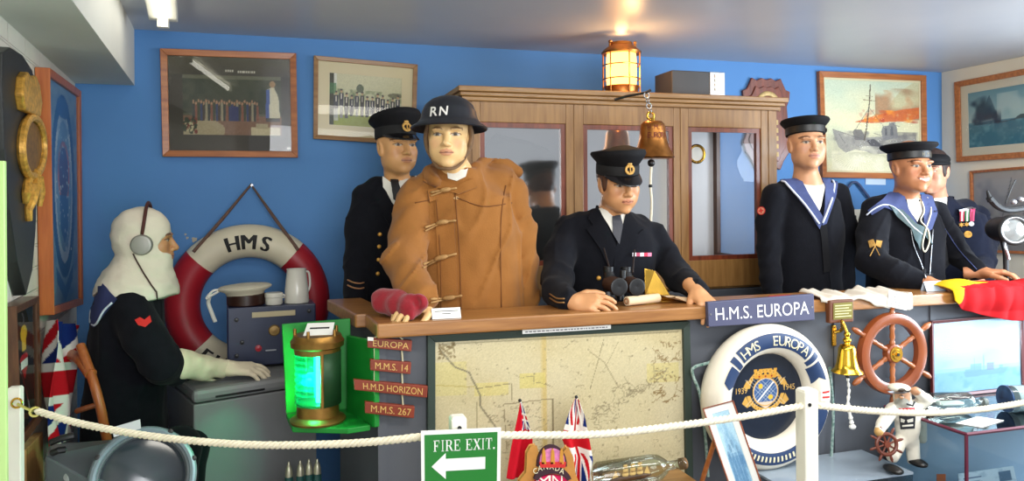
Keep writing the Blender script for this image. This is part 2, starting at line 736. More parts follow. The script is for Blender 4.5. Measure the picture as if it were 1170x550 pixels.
def isosurf(fn, lo, hi, res):
    """naive surface nets; returns verts (n,3) and quads"""
    ax = [np.arange(lo[i], hi[i] + res, res) for i in range(3)]
    P = np.meshgrid(*ax, indexing='ij')
    D = fn(P)
    S = D < 0
    n = [len(a) - 1 for a in ax]
    cnt = np.zeros(n)
    pos = np.zeros(n + [3])
    corners = [(i, j, k) for i in (0, 1) for j in (0, 1) for k in (0, 1)]

    def sl(c):
        return tuple(slice(c[i], c[i] + n[i]) for i in range(3))
    for a in corners:
        for i in range(3):
            if a[i] == 0:
                b = list(a)
                b[i] = 1
                b = tuple(b)
                da, db = D[sl(a)], D[sl(b)]
                cr = (da < 0) != (db < 0)
                t = np.where(cr, da / np.where(np.abs(da - db) < 1e-12, 1e-12, da - db), 0)
                cnt += cr
                for q in range(3):
                    off = a[q] + (t if q == i else 0)
                    pos[..., q] += np.where(cr, off, 0)
    act = cnt > 0
    idx = -np.ones(n, int)
    idx[act] = np.arange(act.sum())
    base = np.argwhere(act)
    vs = (base + pos[act] / cnt[act][:, None]) * res + np.array(lo)
    fs = []
    for i in range(3):
        j, k = (i + 1) % 3, (i + 2) % 3
        a = [slice(0, m) for m in n]
        a[i] = slice(0, n[i])
        sA = [slice(1, n[q]) for q in range(3)]
        sA[i] = slice(0, n[i])
        sB = list(sA)
        sB[i] = slice(1, n[i] + 1)
        A, B = S[tuple(sA)], S[tuple(sB)]
        for cond, flip in ((A & ~B, False), (~A & B, True)):
            g = np.argwhere(cond)
            if not len(g):
                continue
            c = g.copy()
            c[:, j] += 1
            c[:, k] += 1
            q = []
            for dj, dk in ((1, 1), (0, 1), (0, 0), (1, 0)):
                e = c.copy()
                e[:, j] -= dj
                e[:, k] -= dk
                q.append(idx[e[:, 0], e[:, 1], e[:, 2]])
            q = np.stack(q, 1)
            fs.append(q if not flip else q[:, ::-1])
    fs = np.concatenate(fs) if fs else np.zeros((0, 4), int)
    fs = fs[(fs >= 0).all(1)]
    return vs, fs


def bvh_of(o):
    M = wmat(o)
    vs = [M @ p.co for p in o.data.vertices]
    return BVHTree.FromPolygons(vs, [tuple(p.vertices) for p in o.data.polygons])


def cast(bv, px, py):
    d = ray(px, py).normalized()
    h = bv.ray_cast(CAM, d)
    if h[0] is None:
        h = bv.find_nearest(CAM + d * 2.9)
        # slide along the sight line to the nearest cloth
        for t in np.linspace(1.5, 5.0, 60):
            q = bv.find_nearest(CAM + d * t)
            if h[0] is None or q[3] < h[3]:
                h = q
        return h[0], h[1]
    return h[0], h[1]


def patch(bv, poly, off=0.003, th=0.006, step=4.0):
    """a piece of cloth lying on a garment: outline as seen, laid on the surface; returns an MB"""
    pts = []
    n = len(poly)
    for i in range(n):
        a, b = V(poly[i]), V(poly[(i + 1) % n])
        k = max(1, int((b - a).length / step))
        for j in range(k):
            pts.append(a.lerp(b, j / k))
    nb = len(pts)
    ed = [(i, (i + 1) % nb) for i in range(nb)]
    x0, x1 = min(p.x for p in pts), max(p.x for p in pts)
    y0, y1 = min(p.y for p in pts), max(p.y for p in pts)
    y = y0 + step / 2
    ins = []
    while y < y1:
        x = x0 + step / 2
        while x < x1:
            c = False
            for i in range(nb):
                a, b = pts[i], pts[(i + 1) % nb]
                if (a.y > y) != (b.y > y) and x < a.x + (y - a.y) * (b.x - a.x) / (b.y - a.y):
                    c = not c
            if c and min((V((x, y)) - p).length for p in pts) > step * 0.5:
                ins.append(V((x, y)))
            x += step
        y += step
    r = geometry.delaunay_2d_cdt(pts + ins, ed, [], 1, 1e-4)
    P2, E2, F2 = r[0], r[1], r[2]
    front, back = [], []
    for p in P2:
        h, nn = cast(bv, p.x, p.y)
        d = (CAM - h).normalized()
        if nn.dot(d) < 0:
            nn = -nn
        dirv = (nn * 0.6 + d * 0.6).normalized()
        front.append(h + dirv * off)
        back.append(h + dirv * (off - th))
    N = len(front)
    mb = MB()
    fs = []
    cnt = {}
    for f in F2:
        f = tuple(f)
        a, b, c = [front[i] for i in f[:3]]
        if (b - a).cross(c - a).dot(CAM - a) < 0:
            f = f[::-1]
        fs.append(f)
        fs.append(tuple(N + i for i in f[::-1]))
        for i in range(len(f)):
            cnt[(f[i], f[(i + 1) % len(f)])] = 1
    for (a, b) in list(cnt):
        if (b, a) not in cnt:
            fs.append((b, a, N + a, N + b))
    mb.add(front + back, fs)
    return mb


def on(bv, pts, off=0.002):
    out = []
    for p in pts:
        h, nn = cast(bv, p[0], p[1])
        d = (CAM - h).normalized()
        out.append(h + d * off)
    return out


def dens(pts, k=4):
    out = []
    for a, b in zip(pts[:-1], pts[1:]):
        for j in range(k):
            t = j / k
            out.append((a[0] + (b[0] - a[0]) * t, a[1] + (b[1] - a[1]) * t))
    out.append(pts[-1])
    return out


def bez(pts, n=24):
    """Catmull-Rom through points"""
    pts = [V(p) for p in pts]
    P = [pts[0] * 2 - pts[1]] + pts + [pts[-1] * 2 - pts[-2]]
    out = []
    m = len(pts) - 1
    for i in range(m):
        p0, p1, p2, p3 = P[i:i + 4]
        k = max(2, n // m)
        for j in range(k):
            t = j / k
            out.append(0.5 * ((2 * p1) + (p2 - p0) * t + (2 * p0 - 5 * p1 + 4 * p2 - p3) * t * t + (3 * p1 - p0 - 3 * p2 + p3) * t ** 3))
    out.append(pts[-1])
    return out
# ================================================================ shared materials
M_BLUE = mat('blue_wall_paint', (86, 138, 196), 0.75, var=0.05, vs=1.5, bump=0.06, bs=60)
M_CEIL = mat('ceiling_paint', (196, 196, 198), 0.36, spec=.45, col2=(178, 180, 186), vs=0.9, bump=0.08, bs=25)
M_BEIGE = mat('beige_wall_paint', (232, 222, 200), 0.85, var=0.04, vs=2, bump=0.1, bs=30)
M_GREYP = mat('grey_panel_paint', (88, 92, 100), 0.6, var=0.05, vs=3)
M_OAK = wood('oak_wood', (130, 90, 44), (158, 116, 64), 0)
M_OAKV = wood('oak_wood_upright', (130, 90, 44), (158, 116, 64), 2)
M_RAIL = wood('varnished_rail_wood', (140, 92, 48), (172, 120, 66), 0, rough=0.35, coat=0.3)
M_RED = wood('mahogany', (96, 40, 24), (132, 62, 36), 2, rough=0.35, coat=0.3)
M_TEAK = wood('teak', (150, 84, 40), (186, 112, 58), 0, rough=0.4)
M_TEAKV = wood('teak_upright', (150, 84, 40), (186, 112, 58), 2, rough=0.4)
M_BRASS = mat('polished_brass', (214, 168, 70), 0.25, 1.0, var=0.12, vs=30)
M_BRONZE = mat('aged_bronze', (176, 118, 62), 0.34, 1.0, var=0.25, vs=25)
M_BLACK = mat('black_paint', (18, 18, 20), 0.4)
M_WHITE = mat('white_paint', (232, 228, 214), 0.5, var=0.03, vs=12)
M_PAPER = mat('white_card', (236, 236, 230), 0.8)
M_GOLD = mat('gold_paint', (196, 146, 62), 0.42, 0.35, var=0.35, vs=60, bump=.4, bs=90)
M_STEEL = mat('brushed_steel', (170, 172, 176), 0.35, 0.9)
M_INK = mat('black_ink', (24, 22, 22), 0.7)
M_ROPE = mat('white_rope', (232, 222, 196), 0.8, var=0.08, vs=60)
M_DKWOOD = wood('dark_wood', (70, 40, 24), (96, 58, 34), 2, rough=0.4)

# ================================================================ the room
fl = MB().box((-1.6, -1.2, -0.05), (XR + 0.3, YB + 0.2, 0.0)).build('floor', mat('floor_vinyl', (92, 84, 78), 0.5, var=0.15, vs=5))
tag(fl, kind='structure')
o = MB().box((-1.3, YB, 0), (XR + 0.2, YB + 0.15, ZC)).build('wall_back', M_BLUE)
tag(o, kind='structure')
o = MB().box((-1.6, -1.2, ZC), (XR + 0.3, YB + 0.2, ZC + 0.1)).build('ceiling', M_CEIL)
tag(o, kind='structure')


def brick_white():
    m = mat('white_painted_brick', (214, 208, 194), 0.7, var=0.06, vs=6)
    nt = m.node_tree
    br = nt.nodes.new('ShaderNodeTexBrick')
    tc = nt.nodes.new('ShaderNodeTexCoord')
    mp = nt.nodes.new('ShaderNodeMapping')
    mp.inputs['Rotation'].default_value = (PI / 2, 0, PI / 2)
    nt.links.new(tc.outputs['Object'], mp.inputs[0])
    sx = nt.nodes.new('ShaderNodeSeparateXYZ')
    cx = nt.nodes.new('ShaderNodeCombineXYZ')
    nt.links.new(tc.outputs['Object'], sx.inputs[0])
    nt.links.new(sx.outputs['Y'], cx.inputs['X'])
    nt.links.new(sx.outputs['Z'], cx.inputs['Y'])
    nt.links.new(cx.outputs[0], br.inputs['Vector'])
    br.inputs['Scale'].default_value = 1.0
    br.inputs['Brick Width'].default_value = 0.23
    br.inputs['Row Height'].default_value = 0.078
    br.inputs['Mortar Size'].default_value = 0.006
    br.inputs['Mortar Smooth'].default_value = 0.6
    bp = nt.nodes.new('ShaderNodeBump')
    bp.invert = True
    bp.inputs['Strength'].default_value = 0.9
    bp.inputs['Distance'].default_value = 0.006
    nt.links.new(br.outputs['Fac'], bp.inputs['Height'])
    nt.links.new(bp.outputs[0], nt.nodes['Principled BSDF'].inputs['Normal'])
    return m


def xl(Y):
    return -0.925 + 0.1 * (3.8 - Y)


b = MB()
p = [V((xl(-1.2) - .15, -1.2, 0)), V((xl(-1.2), -1.2, 0)), V((xl(YB), YB, 0)), V((xl(YB) - .15, YB, 0))]
b.hexa(p + [q + V((0, 0, ZC)) for q in p])
tag(b.build('wall_left', brick_white()), kind='structure')
# right wall with a window nearer than the frame's edge
b = MB()
wy0, wy1, wz0, wz1 = 0.75, 2.35, 0.9, 2.02
b.box((XR, wy1, 0), (XR + .15, YB, ZC)).box((XR, -1.2, 0), (XR + .15, wy0, ZC)).box((XR, wy0, 0), (XR + .15, wy1, wz0)).box((XR, wy0, wz1), (XR + .15, wy1, ZC))
tag(b.build('wall_right', M_BEIGE), kind='structure')
b = MB()
for q in ((wy0, wz0, wy1, wz0 + .05), (wy0, wz1 - .05, wy1, wz1), (wy0, wz0, wy0 + .05, wz1), (wy1 - .05, wz0, wy1, wz1), ((wy0 + wy1) / 2 - .02, wz0, (wy0 + wy1) / 2 + .02, wz1)):
    b.box((XR + .05, q[0], q[1]), (XR + .1, q[2], q[3]))
tag(b.build('window_1', M_WHITE), kind='structure')
# boxed-in beam along the left wall, its edges converging a little from the wall
dxy = V((-0.1, 1, 0))


def beam_x(Y):
    return -0.68 + 0.083 * (3.8 - Y)


b = MB()
p = [V((xl(1.0) - .05, 1.0, 2.09)), V((beam_x(1.0), 1.0, 2.09)), V((beam_x(YB - .001), YB - .001, 2.09)), V((xl(YB) - .05, YB - .001, 2.09))]
b.hexa(p + [q + V((0, 0, ZC - 2.09)) for q in p])
tag(b.build('trim_1', mat('beam_paint', (206, 204, 198), 0.85, var=0.04, vs=3, bump=0.1, bs=30)), kind='structure')

# fluorescent fitting under the ceiling beside the beam
L0, L1 = V((-0.50, 3.42, ZC)), V((-0.37, 2.30, ZC))
t = thing('fluorescent_light', 'white fluorescent ceiling batten with a lit tube beside the boxed beam', 'ceiling light', (L0 + L1) / 2 + V((0, 0, -0.075)))
ax = (L0 - L1).normalized()
sd = ax.cross(V((0, 0, 1)))
b = MB()
p = [L1 + sd * .055, L1 - sd * .055, L0 - sd * .055, L0 + sd * .055]
b.hexa([q + V((0, 0, -.04)) for q in p] + [q + V((0, 0, -.0005)) for q in p]).build('housing', M_WHITE, t, bev=.004)
MB().cone(L0 - ax * .05 + V((0, 0, -.06)), L1 + ax * .05 + V((0, 0, -.06)), .013, .013).build('tube', emit('lit_tube', (255, 252, 235), 9.0), t, smooth=True)
for q in (L0 - ax * .04, L1 + ax * .04):
    MB().box((-.02, -.02, -.075), (.02, .02, -.038), Matrix.Translation(q)).build('tube_holder', M_WHITE, t)

# ================================================================ the counter
YC = 2.40
ZT = atY(600, 361.5, 2.34).z
XC0 = atY(441, 380, 2.40).x
CB = V((0.185, 2.97, 0))
t = thing('counter', 'long grey panelled counter behind the rope barrier', 'counter', (1.8, 2.42, 0))
MB().box((XC0, YC, 0), (XR - .003, YC + .03, ZT - .046)).build('front_panel', M_GREYP, t)
b = MB()
p0, p1 = V((XC0, YC, 0)), CB + V((0, 0, 0))
dn = (p1 - p0).normalized()
nn = V((-dn.y, dn.x, 0))
b.hexa([p0, p0 - nn * .03, p1 - nn * .03, p1] + [q + V((0, 0, ZT - .046)) for q in (p0, p0 - nn * .03, p1 - nn * .03, p1)])
tr = thing('counter_return', 'short angled grey end return of the counter behind the green lamp', 'counter', (CB.x, CB.y - .2, 0))
b.build('end_panel', M_GREYP, tr)
for px in (431, 952, 1062):
    q = atY(px, 400, YC)
    MB().box((q.x, YC - .006, 0.0), (q.x + .028, YC, ZT - .046)).build('cover_strip', M_GREYP, t)
# the varnished top
b = MB()
q = [V((XC0 - .035, 2.34, ZT)), V((XR - .003, 2.34, ZT)), V((XR - .003, 2.56, ZT)), V((XC0 - .05, 2.56, ZT))]
b.hexa([k + V((0, 0, -.046)) for k in q] + q)
b.build('worktop', M_RAIL, t, bev=.006)
b = MB()
e0, e1 = V((XC0 - .035, 2.34, ZT)), CB + V((-.045, 0.03, ZT))
q = [V((XC0 - .083, 2.561, ZT)), V((XC0 + .05, 2.561, ZT)), CB + V((.09, .03, ZT)), e1]
b.hexa([k + V((0, 0, -.046)) for k in q] + q)
b.build('worktop', M_RAIL, tr, bev=.006)

# ================================================================ glazed cabinet behind the counter
YK = 3.20


def kx(px, py=200, Y=YK):
    return atY(px, py, Y).x


def kz(px, py, Y=YK):
    return atY(px, py, Y).z


ZK = kz(700, 116)      # underside of cornice
ZKB = kz(800, 329)     # bottom of the glazed part
X0, X1 = kx(532), kx(888)
YKB = 3.765
cab = thing('display_cabinet', 'large oak glazed cabinet standing behind the mannequins', 'cabinet', ((X0 + X1) / 2, (YK + YKB) / 2, 0))
zo1, zo0 = kz(700, 143), kz(820, 297)
b = MB()
xs = [(X0, kx(549)), (kx(647), kx(667)), (kx(770), kx(787)), (kx(870), X1)]
for a, c in xs:
    b.box((a, YK, ZKB), (c, YK + .035, ZK))
ops = [(xs[0][1], xs[1][0]), (xs[1][1], xs[2][0]), (xs[2][1], xs[3][0])]
for a, c in ops:
    b.box((a, YK, zo1), (c, YK + .035, ZK))
    b.box((a, YK, ZKB), (c, YK + .035, zo0))
b.build('face_frame', M_OAKV, cab, bev=.003)
for a, c in xs:
    if c - a < 0.14:
        xm = (a + c) / 2
        MB().box((xm - .004, YK - .004, ZKB), (xm + .004, YK, ZK)).build('moulding', M_OAKV, cab)
b = MB()
b.box((X0 - .03, YK - .035, ZK), (X1 + .025, YKB + .01, ZK + .018)).box((X0 - .04, YK - .05, ZK + .018), (X1 + .035, YKB + .01, ZK + .042)).box((X0 - .02, YK - .02, ZK - .02), (X1 + .01, YK, ZK))
b.build('cornice', M_OAK, cab, bev=.004)
ZTOP = ZK + .042
MB().box((X0, YK + .035, ZKB), (X0 + .02, YKB, ZK)).build('side_panel', M_OAKV, cab)
b = MB()
zr0, zr1 = kz(845, 290, 3.6), kz(845, 147, 3.6)
b.box((X1 - .02, YK + .035, ZKB), (X1, YKB, zr0)).box((X1 - .02, YK + .035, zr1), (X1, YKB, ZK)).box((X1 - .022, YKB - .05, ZKB), (X1, YKB, ZK)).box((X1 - .02, YK + .035, ZKB), (X1, YK + .06, ZK))
b.build('glazed_side_frame', M_DKWOOD, cab)
MB().add([(X1 - .01, YK + .05, zr0), (X1 - .01, YKB - .04, zr0), (X1 - .01, YKB - .04, zr1), (X1 - .01, YK + .05, zr1)], [(0, 1, 2, 3)]).build('side_glass', glass('cabinet_glass', refl=0.35), cab)
b = MB()
b.box((X0, YK - .001, 0), (X1, YKB, ZKB - .012))
b.build('base_cabinet', mat('dark_grey_paint', (70, 74, 82), 0.6), cab, bev=.004)
for i, (a, c) in enumerate(ops):
    bead = MB()
    k = .022
    for (x0, z0, x1, z1) in ((a, zo0, a + k, zo1), (c - k, zo0, c, zo1), (a + k, zo0, c - k, zo0 + k), (a + k, zo1 - k, c - k, zo1)):
        bead.box((x0, YK + .008, z0), (x1, YK + .03, z1))
    d = bead.build('glazing_bead', M_RED, cab)
    MB().add([(a, YK + .02, zo0), (c, YK + .02, zo0), (c, YK + .02, zo1), (a, YK + .02, zo1)], [(0, 1, 2, 3)]).build('glass_pane', glass('cabinet_door_glass', refl=0.8, base=.82, rough=.08) if i < 2 else glass('cabinet_glass', refl=0.35), cab)
# rear of the cabinet: a pale board, open to the blue wall at the right
MB().box((X0 + .02, YKB - .012, ZKB), (X1 - .022, YKB, ZK)).build('back_board', mat('pale_board', (226, 226, 228), 0.6, var=0.03, vs=2), cab)
MB().box((X0 + .02, YK + .035, ZKB - .012), (X1 - .02, YKB - .012, ZKB + .004)).build('shelf', M_OAK, cab)

# grey chart hung inside the left door
P = [(553, 176), (556, 165), (566, 152), (580, 157), (602, 161), (626, 170), (634, 178), (640, 196), (642, 240), (642, 320), (560, 320), (552, 260)]
bx = [atY(a, c, 3.46) for a, c in P]
rows = []
for j in range(25):
    row = []
    for i in range(25):
        u, v_ = i / 24, j / 24
        x = 552 + 90 * u
        top = np.interp(x, [552, 556, 566, 580, 602, 626, 634, 642], [176, 165, 152, 157, 161, 170, 178, 200])
        y = 318 + (top - 318) * v_
        q = atY(x, y, 3.46)
        row.append(q + V((0, .02 * math.sin(u * 5 + v_ * 3) + .012 * math.sin(v_ * 9 - u * 4), 0)))
    rows.append(row)
o = MB().sheet(rows).build('hanging_chart', mat('grey_chart_cloth', (164, 168, 166), 0.8, col2=(140, 148, 148), vs=5), smooth=True, ang=180)
sm = o.modifiers.new('s', 'SOLIDIFY')
sm.thickness = .004
tag(o, 'grey creased chart hanging inside the left door of the cabinet', 'chart')
# small brass rimmed dial inside the right door
c = atY(796, 176, 3.50)
t = thing('wall_dial', 'small round brass rimmed dial inside the right cabinet door', 'dial', c - V((0, 0, .05)))
M = mloc(c, (0, -1, 0))
MB().lathe([(.0, -.03), (.045, -.03), (.045, .0), (.0, .0)], M).build('dial_face', M_PAPER, t, True)
MB().torus(M, .045, .008).build('rim', M_BRASS, t, True)

# ---------------------------------------------------------------- on the cabinet
YM = 3.25
xa, xc, xd = kx(768, 100, YM), kx(811, 100, YM), kx(828, 100, YM)
ztp = kz(790, 81, YM)
t = thing('metal_box', 'dark grey metal box with silver end strip on top of the oak cabinet', 'box', ((xa + xd) / 2, YM + .09, ZTOP))
MB().box((xa, YM, ZTOP), (xc, YM + .18, ztp)).build('casing', mat('dark_grey_metal', (62, 60, 60), 0.5, var=0.08, vs=8), t, bev=.004)
MB().box((xc, YM - .004, ZTOP), (xd, YM + .18, ztp)).build('silver_strip', M_STEEL, t, bev=.003)
b = MB()
for k in range(4):
    b.box((kx(816, 100, YM), YM - .009, kz(820, 104 - 5 * k, YM)), (kx(824, 100, YM), YM - .003, kz(820, 101 - 5 * k, YM)))
b.build('control_strip', M_WHITE, t)

# brass ship's lantern
YL = 3.30
mpp = pxlen(710, YL)
c0 = V((kx(710, 80, YL), YL, ZTOP))
t = thing('ship_lantern', 'lit brass ship lantern with guard bars on the cabinet beneath the ceiling', 'lantern', c0)
M = mloc(c0)
h = kz(710, 47, YL) - ZTOP
r = 18.5 * mpp
zb = h * .17
zg = h * .76
MB().lathe([(.0, 0), (r * 1.12, 0), (r * 1.16, .006), (r * 1.0, .014), (r * 1.02, zb * .7), (r * 1.1, zb), (0, zb)], M).build('base', M_BRONZE, t, True)
MB().lathe([(.0, zg), (r * 1.2, zg), (r * 1.24, zg + .008), (r * 1.08, zg + .02), (r * .95, h * .87), (r * .7, h * .92), (r * .66, h * .97), (0, h * .98)], M).build('cap', M_BRONZE, t, True)
lampm = emit('warm_lamp_glass', (255, 178, 92), 5.0)
MB().lathe([(.0, zb + .001), (r * .9, zb + .001), (r * .93, h * .3), (r * .93, h * .6), (r * .9, zg - .001), (0, zg - .001)], M).build('lit_glass', lampm, t, True)
for k in range(6):
    a = PI / 6 + k * PI / 3
    d = V((math.cos(a), math.sin(a), 0))
    MB().tube([c0 + d * r * 1.13 + V((0, 0, .01)), c0 + d * r * 1.13 + V((0, 0, zg + .006))], .0035).build('guard_bar', M_BRONZE, t, True)
b = MB()
for z in (.3, .55):
    b.torus(Matrix.Translation(V((0, 0, h * z))) @ M, r * 1.13, .003, n=32, m=8)
b.build('guard_ring', M_BRONZE, t, True)
for s in (-.62, .78):
    b = MB()
    b.cone(c0 + V((s * r * 1.2, 0, h * .8)), c0 + V((s * r * 1.2, 0, h * .97)), .008, .006)
    b.ell(c0 + V((s * r * 1.2, 0, h * .98)), (.009, .009, .009))
    b.build('finial', M_BRONZE, t, True)
for (dz, en, dy) in ((h * .45, 3.2, -r * 1.6), (h * 1.03, 0.5, 0)):
    l = bpy.data.lights.new('lantern_glow', 'POINT')
    l.energy = en
    l.color = (1.0, 0.58, 0.22)
    l.shadow_soft_size = .03
    lo = bpy.data.objects.new('lantern_glow', l)
    COL.objects.link(lo)
    lo.location = c0 + V((0, dy, dz))

# ---------------------------------------------------------------- bronze bell on a bracket at the cabinet
YBL = 3.03
cb = atY(746, 181, YBL)
mpp = pxlen(746, YBL)
t = thing('ship_bell', 'large bronze ship bell hanging on a chain from the cabinet front', 'bell', cb)
M = mloc(cb)
H = 43 * mpp
R = 24.5 * mpp
prof = [(R * .97, 0), (R, .004), (R * .9, H * .14), (R * .74, H * .3), (R * .63, H * .52), (R * .585, H * .8), (R * .55, H * .9), (R * .42, H * .98), (R * .12, H * 1.0)]
MB().lathe(prof, M, 40).build('bell_body', M_BRONZE, t, True, 60)
b = MB().cone(cb + V((0, 0, H * .98)), cb + V((0, 0, H * 1.08)), R * .14, R * .1)
b.torus(mloc(cb + V((-.01, 0, H * 1.13)), (0, 1, 0)), R * .17, .005)
b.build('crown_loop', M_BRASS, t, True)
b = MB()
top = atY(738, 106, YBL)
z0, z1 = cb.z + H * 1.18, top.z
n = 4
for k in range(n):
    zc = z0 + (z1 - z0) * (k + .5) / n
    b.torus(mloc(V((cb.x - .01 + (top.x - cb.x + .01) * (k + .5) / n, YBL, zc)), (0, 1, 0) if k % 2 else (1, 0, 0)), (z1 - z0) / n * .52, .003, n=20, m=6)
b.build('chain', M_STEEL, t, True)
b = MB().tube([V((top.x - .10, YK - .055, top.z - .02)), V((top.x - .05, YK - .09, top.z - .005)), V((top.x, YBL, top.z)), V((top.x + .02, YBL - .01, top.z + .012))], .006)
b.build('bracket_arm', M_BLACK, t, True)
b = MB().tube([cb + V((0, 0, H * .5)), cb + V((-.012, -.01, -.002))], .004).ell(cb + V((-.015, -.012, -.022)), (.017, .017, .017))
b.build('clapper', M_BLACK, t, True)
pts = bez([cb + V((-.015, -.012, -.04)), cb + V((-.02, -.013, -.12)), cb + V((-.014, -.012, -.2)), cb + V((-.02, -.012, -.30))], 20)
MB().tube(pts, .0062).build('bell_rope', M_ROPE, t, True)
MB().ell(cb + V((-.02, -.013, -.125)), (.009, .009, .009)).build('rope_knot', M_BLACK, t, True)
# raised lettering around the waist of the bell
for s, zz, hh, sp in (('H.M.S.', .74, .13, 4.8), ('EUROPA', .52, .15, 3.9)):
    nn_ = len(s)
    b = MB()
    for k, ch in enumerate(s):
        vs, fs, wd = text2d(ch, .0)
        a = -PI / 2 - .1 + (k - (nn_ - 1) / 2) * (1.55 / nn_)
        z = cb.z + H * zz
        rr = np.interp(H * zz + H * .05, [q[1] for q in prof], [q[0] for q in prof]) + .004
        ctr = V((cb.x + math.cos(a) * rr, cb.y + math.sin(a) * rr, z))
        ux = V((-math.sin(a), math.cos(a), 0))
        s1 = H * hh
        b.add([ctr + ux * (x - wd / 2) * s1 * .8 + V((0, 0, y * s1)) + V((math.cos(a), math.sin(a), 0)) * (-(y - .4) * s1 * .25) for x, y in vs], fs)
    b.build('lettering', mat('bell_letter_paint', (110, 30, 16), 0.5), t)

# ================================================================ wall pictures, back wall
def onB(px, py, d=0.03):
    return atY(px, py, YB - d)


cv = Cv(170, 130, (58, 52, 40))
cv.grad(0, .2, (98, 94, 74), (70, 66, 52)).rect(.12, .2, .91, .82, (92, 92, 72))
cv.grad(.2, .6, (72, 76, 56), (62, 66, 48), .12, .91)
cv.cloud(7, (44, 54, 36), .8, 3, .5, .12, .2, .91, .55)
cv.rect(.12, .2, .91, .24, (118, 116, 92), .8)
cv.rect(.12, .62, .91, .82, (128, 96, 74))
cv.ell(.25, .78, .2, .13, (166, 152, 118)).rect(0, .62, .12, .95, (58, 52, 40)).rect(0, .82, 1, 1, (54, 48, 36))
cv.rect(.66, .74, .9, .82, (190, 178, 142)).rect(.7, .7, .8, .75, (172, 160, 128))
for k in range(26):
    x = .2 + k * .0205
    y = .5 + .015 * math.sin(k * 2.1)
    cl = [(52, 56, 50), (150, 140, 110), (66, 52, 40), (50, 60, 96), (60, 66, 44), (132, 78, 56)][(k * 5) % 6]
    cv.rect(x - .009, y, x + .009, .68, cl)
    cv.ell(x, y - .018, .008, .018, (172, 130, 96))
cv.rect(.485, .52, .56, .68, (42, 50, 96))
cv.poly([(.79, .34), (.85, .3), (.89, .42), (.9, .64), (.78, .64)], (206, 200, 168)).poly([(.79, .34), (.82, .33), (.81, .64), (.78, .64)], (60, 86, 150))
cv.ell(.84, .28, .025, .035, (168, 136, 96)).rect(.78, .64, .9, .68, (50, 40, 30))
cv.speck(40, (120, 50, 40), .016, (.12, .66, .22, .8)).speck(30, (50, 60, 40), .016, (.12, .66, .22, .8)).speck(14, (190, 180, 140), .01, (.13, .7, .2, .8))
cv.rect(.955, .945, .985, .97, (230, 230, 220))
for k in range(4):
    cv.rect(.46 + k * .018, .142, .472 + k * .018, .165, (210, 206, 186))
for k in range(9):
    cv.rect(.56 + k * .016, .145, .571 + k * .016, .168, (210, 206, 186))
cv.grain(5)
Q = quad_on(onB, [(182.5, 55), (338.5, 60.5), (340.5, 180), (185.5, 179)])
framed('framed_picture', 'dark framed group photograph in teak frame on blue wall above the red and white lifebuoy', 'picture', Q, .03, .028, M_TEAK, cv, group='pictures on the walls', glassm=glass('glossy_picture_glass', refl=1.0, rough=.01))

cv = Cv(130, 90, (196, 196, 160))
cv.grad(0, .5, (206, 202, 168), (190, 190, 150)).rect(0, .78, 1, 1, (150, 160, 72)).rect(0, 0, .07, 1, (60, 62, 44)).rect(.07, 0, .11, .25, (214, 214, 200)).rect(0, .2, .1, .4, (66, 120, 72), .7)
cv.cloud(9, (92, 108, 70), .8, 5, .45, .08, .3, 1, .5)
cv.ell(.42, .27, .05, .08, (96, 104, 82)).ell(.9, .36, .1, .05, (110, 110, 80))
for k in range(13):
    x = .1 + k * .07
    y = .42 - .05 * math.sin(k * 1.7) + .004 * k
    cl = [(52, 54, 62), (64, 64, 70), (58, 56, 54)][k % 3]
    cv.rect(x - .03, y, x + .03, y + .26, cl)
    cv.rect(x - .022, y + .24, x + .022, .8 + .04 * (k < 3), [(74, 74, 72), (150, 150, 140), (84, 82, 78)][k % 3])
    cv.rect(x - .006, y + .02, x + .006, y + .12, (214, 208, 190))
    cv.ell(x, y - .035, .014, .035, (186, 150, 112))
    cv.ell(x, y - .06, .018, .02, (70, 66, 58))
cv.rect(.07, .68, .13, .9, (198, 200, 192), .8).grain(6)
Q = quad_on(onB, [(358.5, 63), (477.5, 73.5), (475, 166), (358, 158.5)])
framed('framed_picture', 'pale mounted group photograph in light oak frame above the peaked cap officer', 'picture', Q, .022, .025, M_OAK, cv, .055, mat('cream_mount', (214, 202, 164), 0.8), group='pictures on the walls')

cv = Cv(190, 190, (222, 216, 178))
cv.grad(0, .3, (198, 206, 182), (226, 218, 180)).cloud(3, (180, 198, 180), .5, 2)
cv.poly([(.62, .42), (.7, .22), (.8, .1), (.95, .0), (1, .0), (1, .4)], (190, 176, 130), .5)
cv.cloud(4, (160, 122, 90), .8, 4, .42, .52, .08, 1, .42).cloud(9, (196, 150, 110), .6, 9, .5, .55, .1, 1, .4)
cv.poly([(.3, .46), (.42, .42), (.6, .36), (.8, .31), (1, .28), (1, .4), (.82, .44), (.66, .45), (.5, .47)], (206, 104, 56), .9)
cv.cloud(9, (236, 146, 56), .9, 6, .5, .4, .32, 1, .45).cloud(13, (170, 52, 40), .8, 8, .55, .35, .32, 1, .46).cloud(16, (214, 196, 140), .7, 3, .6, .5, .36, 1, .47)
cv.rect(.02, .60, 1, .86, (200, 194, 164), .5).cloud(8, (170, 168, 150), .6, 5, .5, .0, .56, 1, .86)
cv.poly([(.07, .54), (.12, .56), (.3, .61), (.42, .63), (.5, .62), (.7, .6), (.95, .58), (.98, .76), (.6, .8), (.25, .84), (.13, .74), (.1, .66)], (150, 146, 140), .9)
cv.cloud(12, (118, 114, 112), .8, 12, .52, .08, .56, .98, .8).cloud(15, (190, 184, 164), .7, 14, .58, .08, .56, .98, .82)
cv.poly([(.58, .56), (.6, .50), (.66, .49), (.67, .46), (.73, .45), (.75, .52), (.76, .62), (.6, .66)], (128, 126, 126), .9).rect(.62, .52, .64, .6, (84, 84, 88), .8).rect(.68, .5, .71, .6, (96, 96, 100), .8)
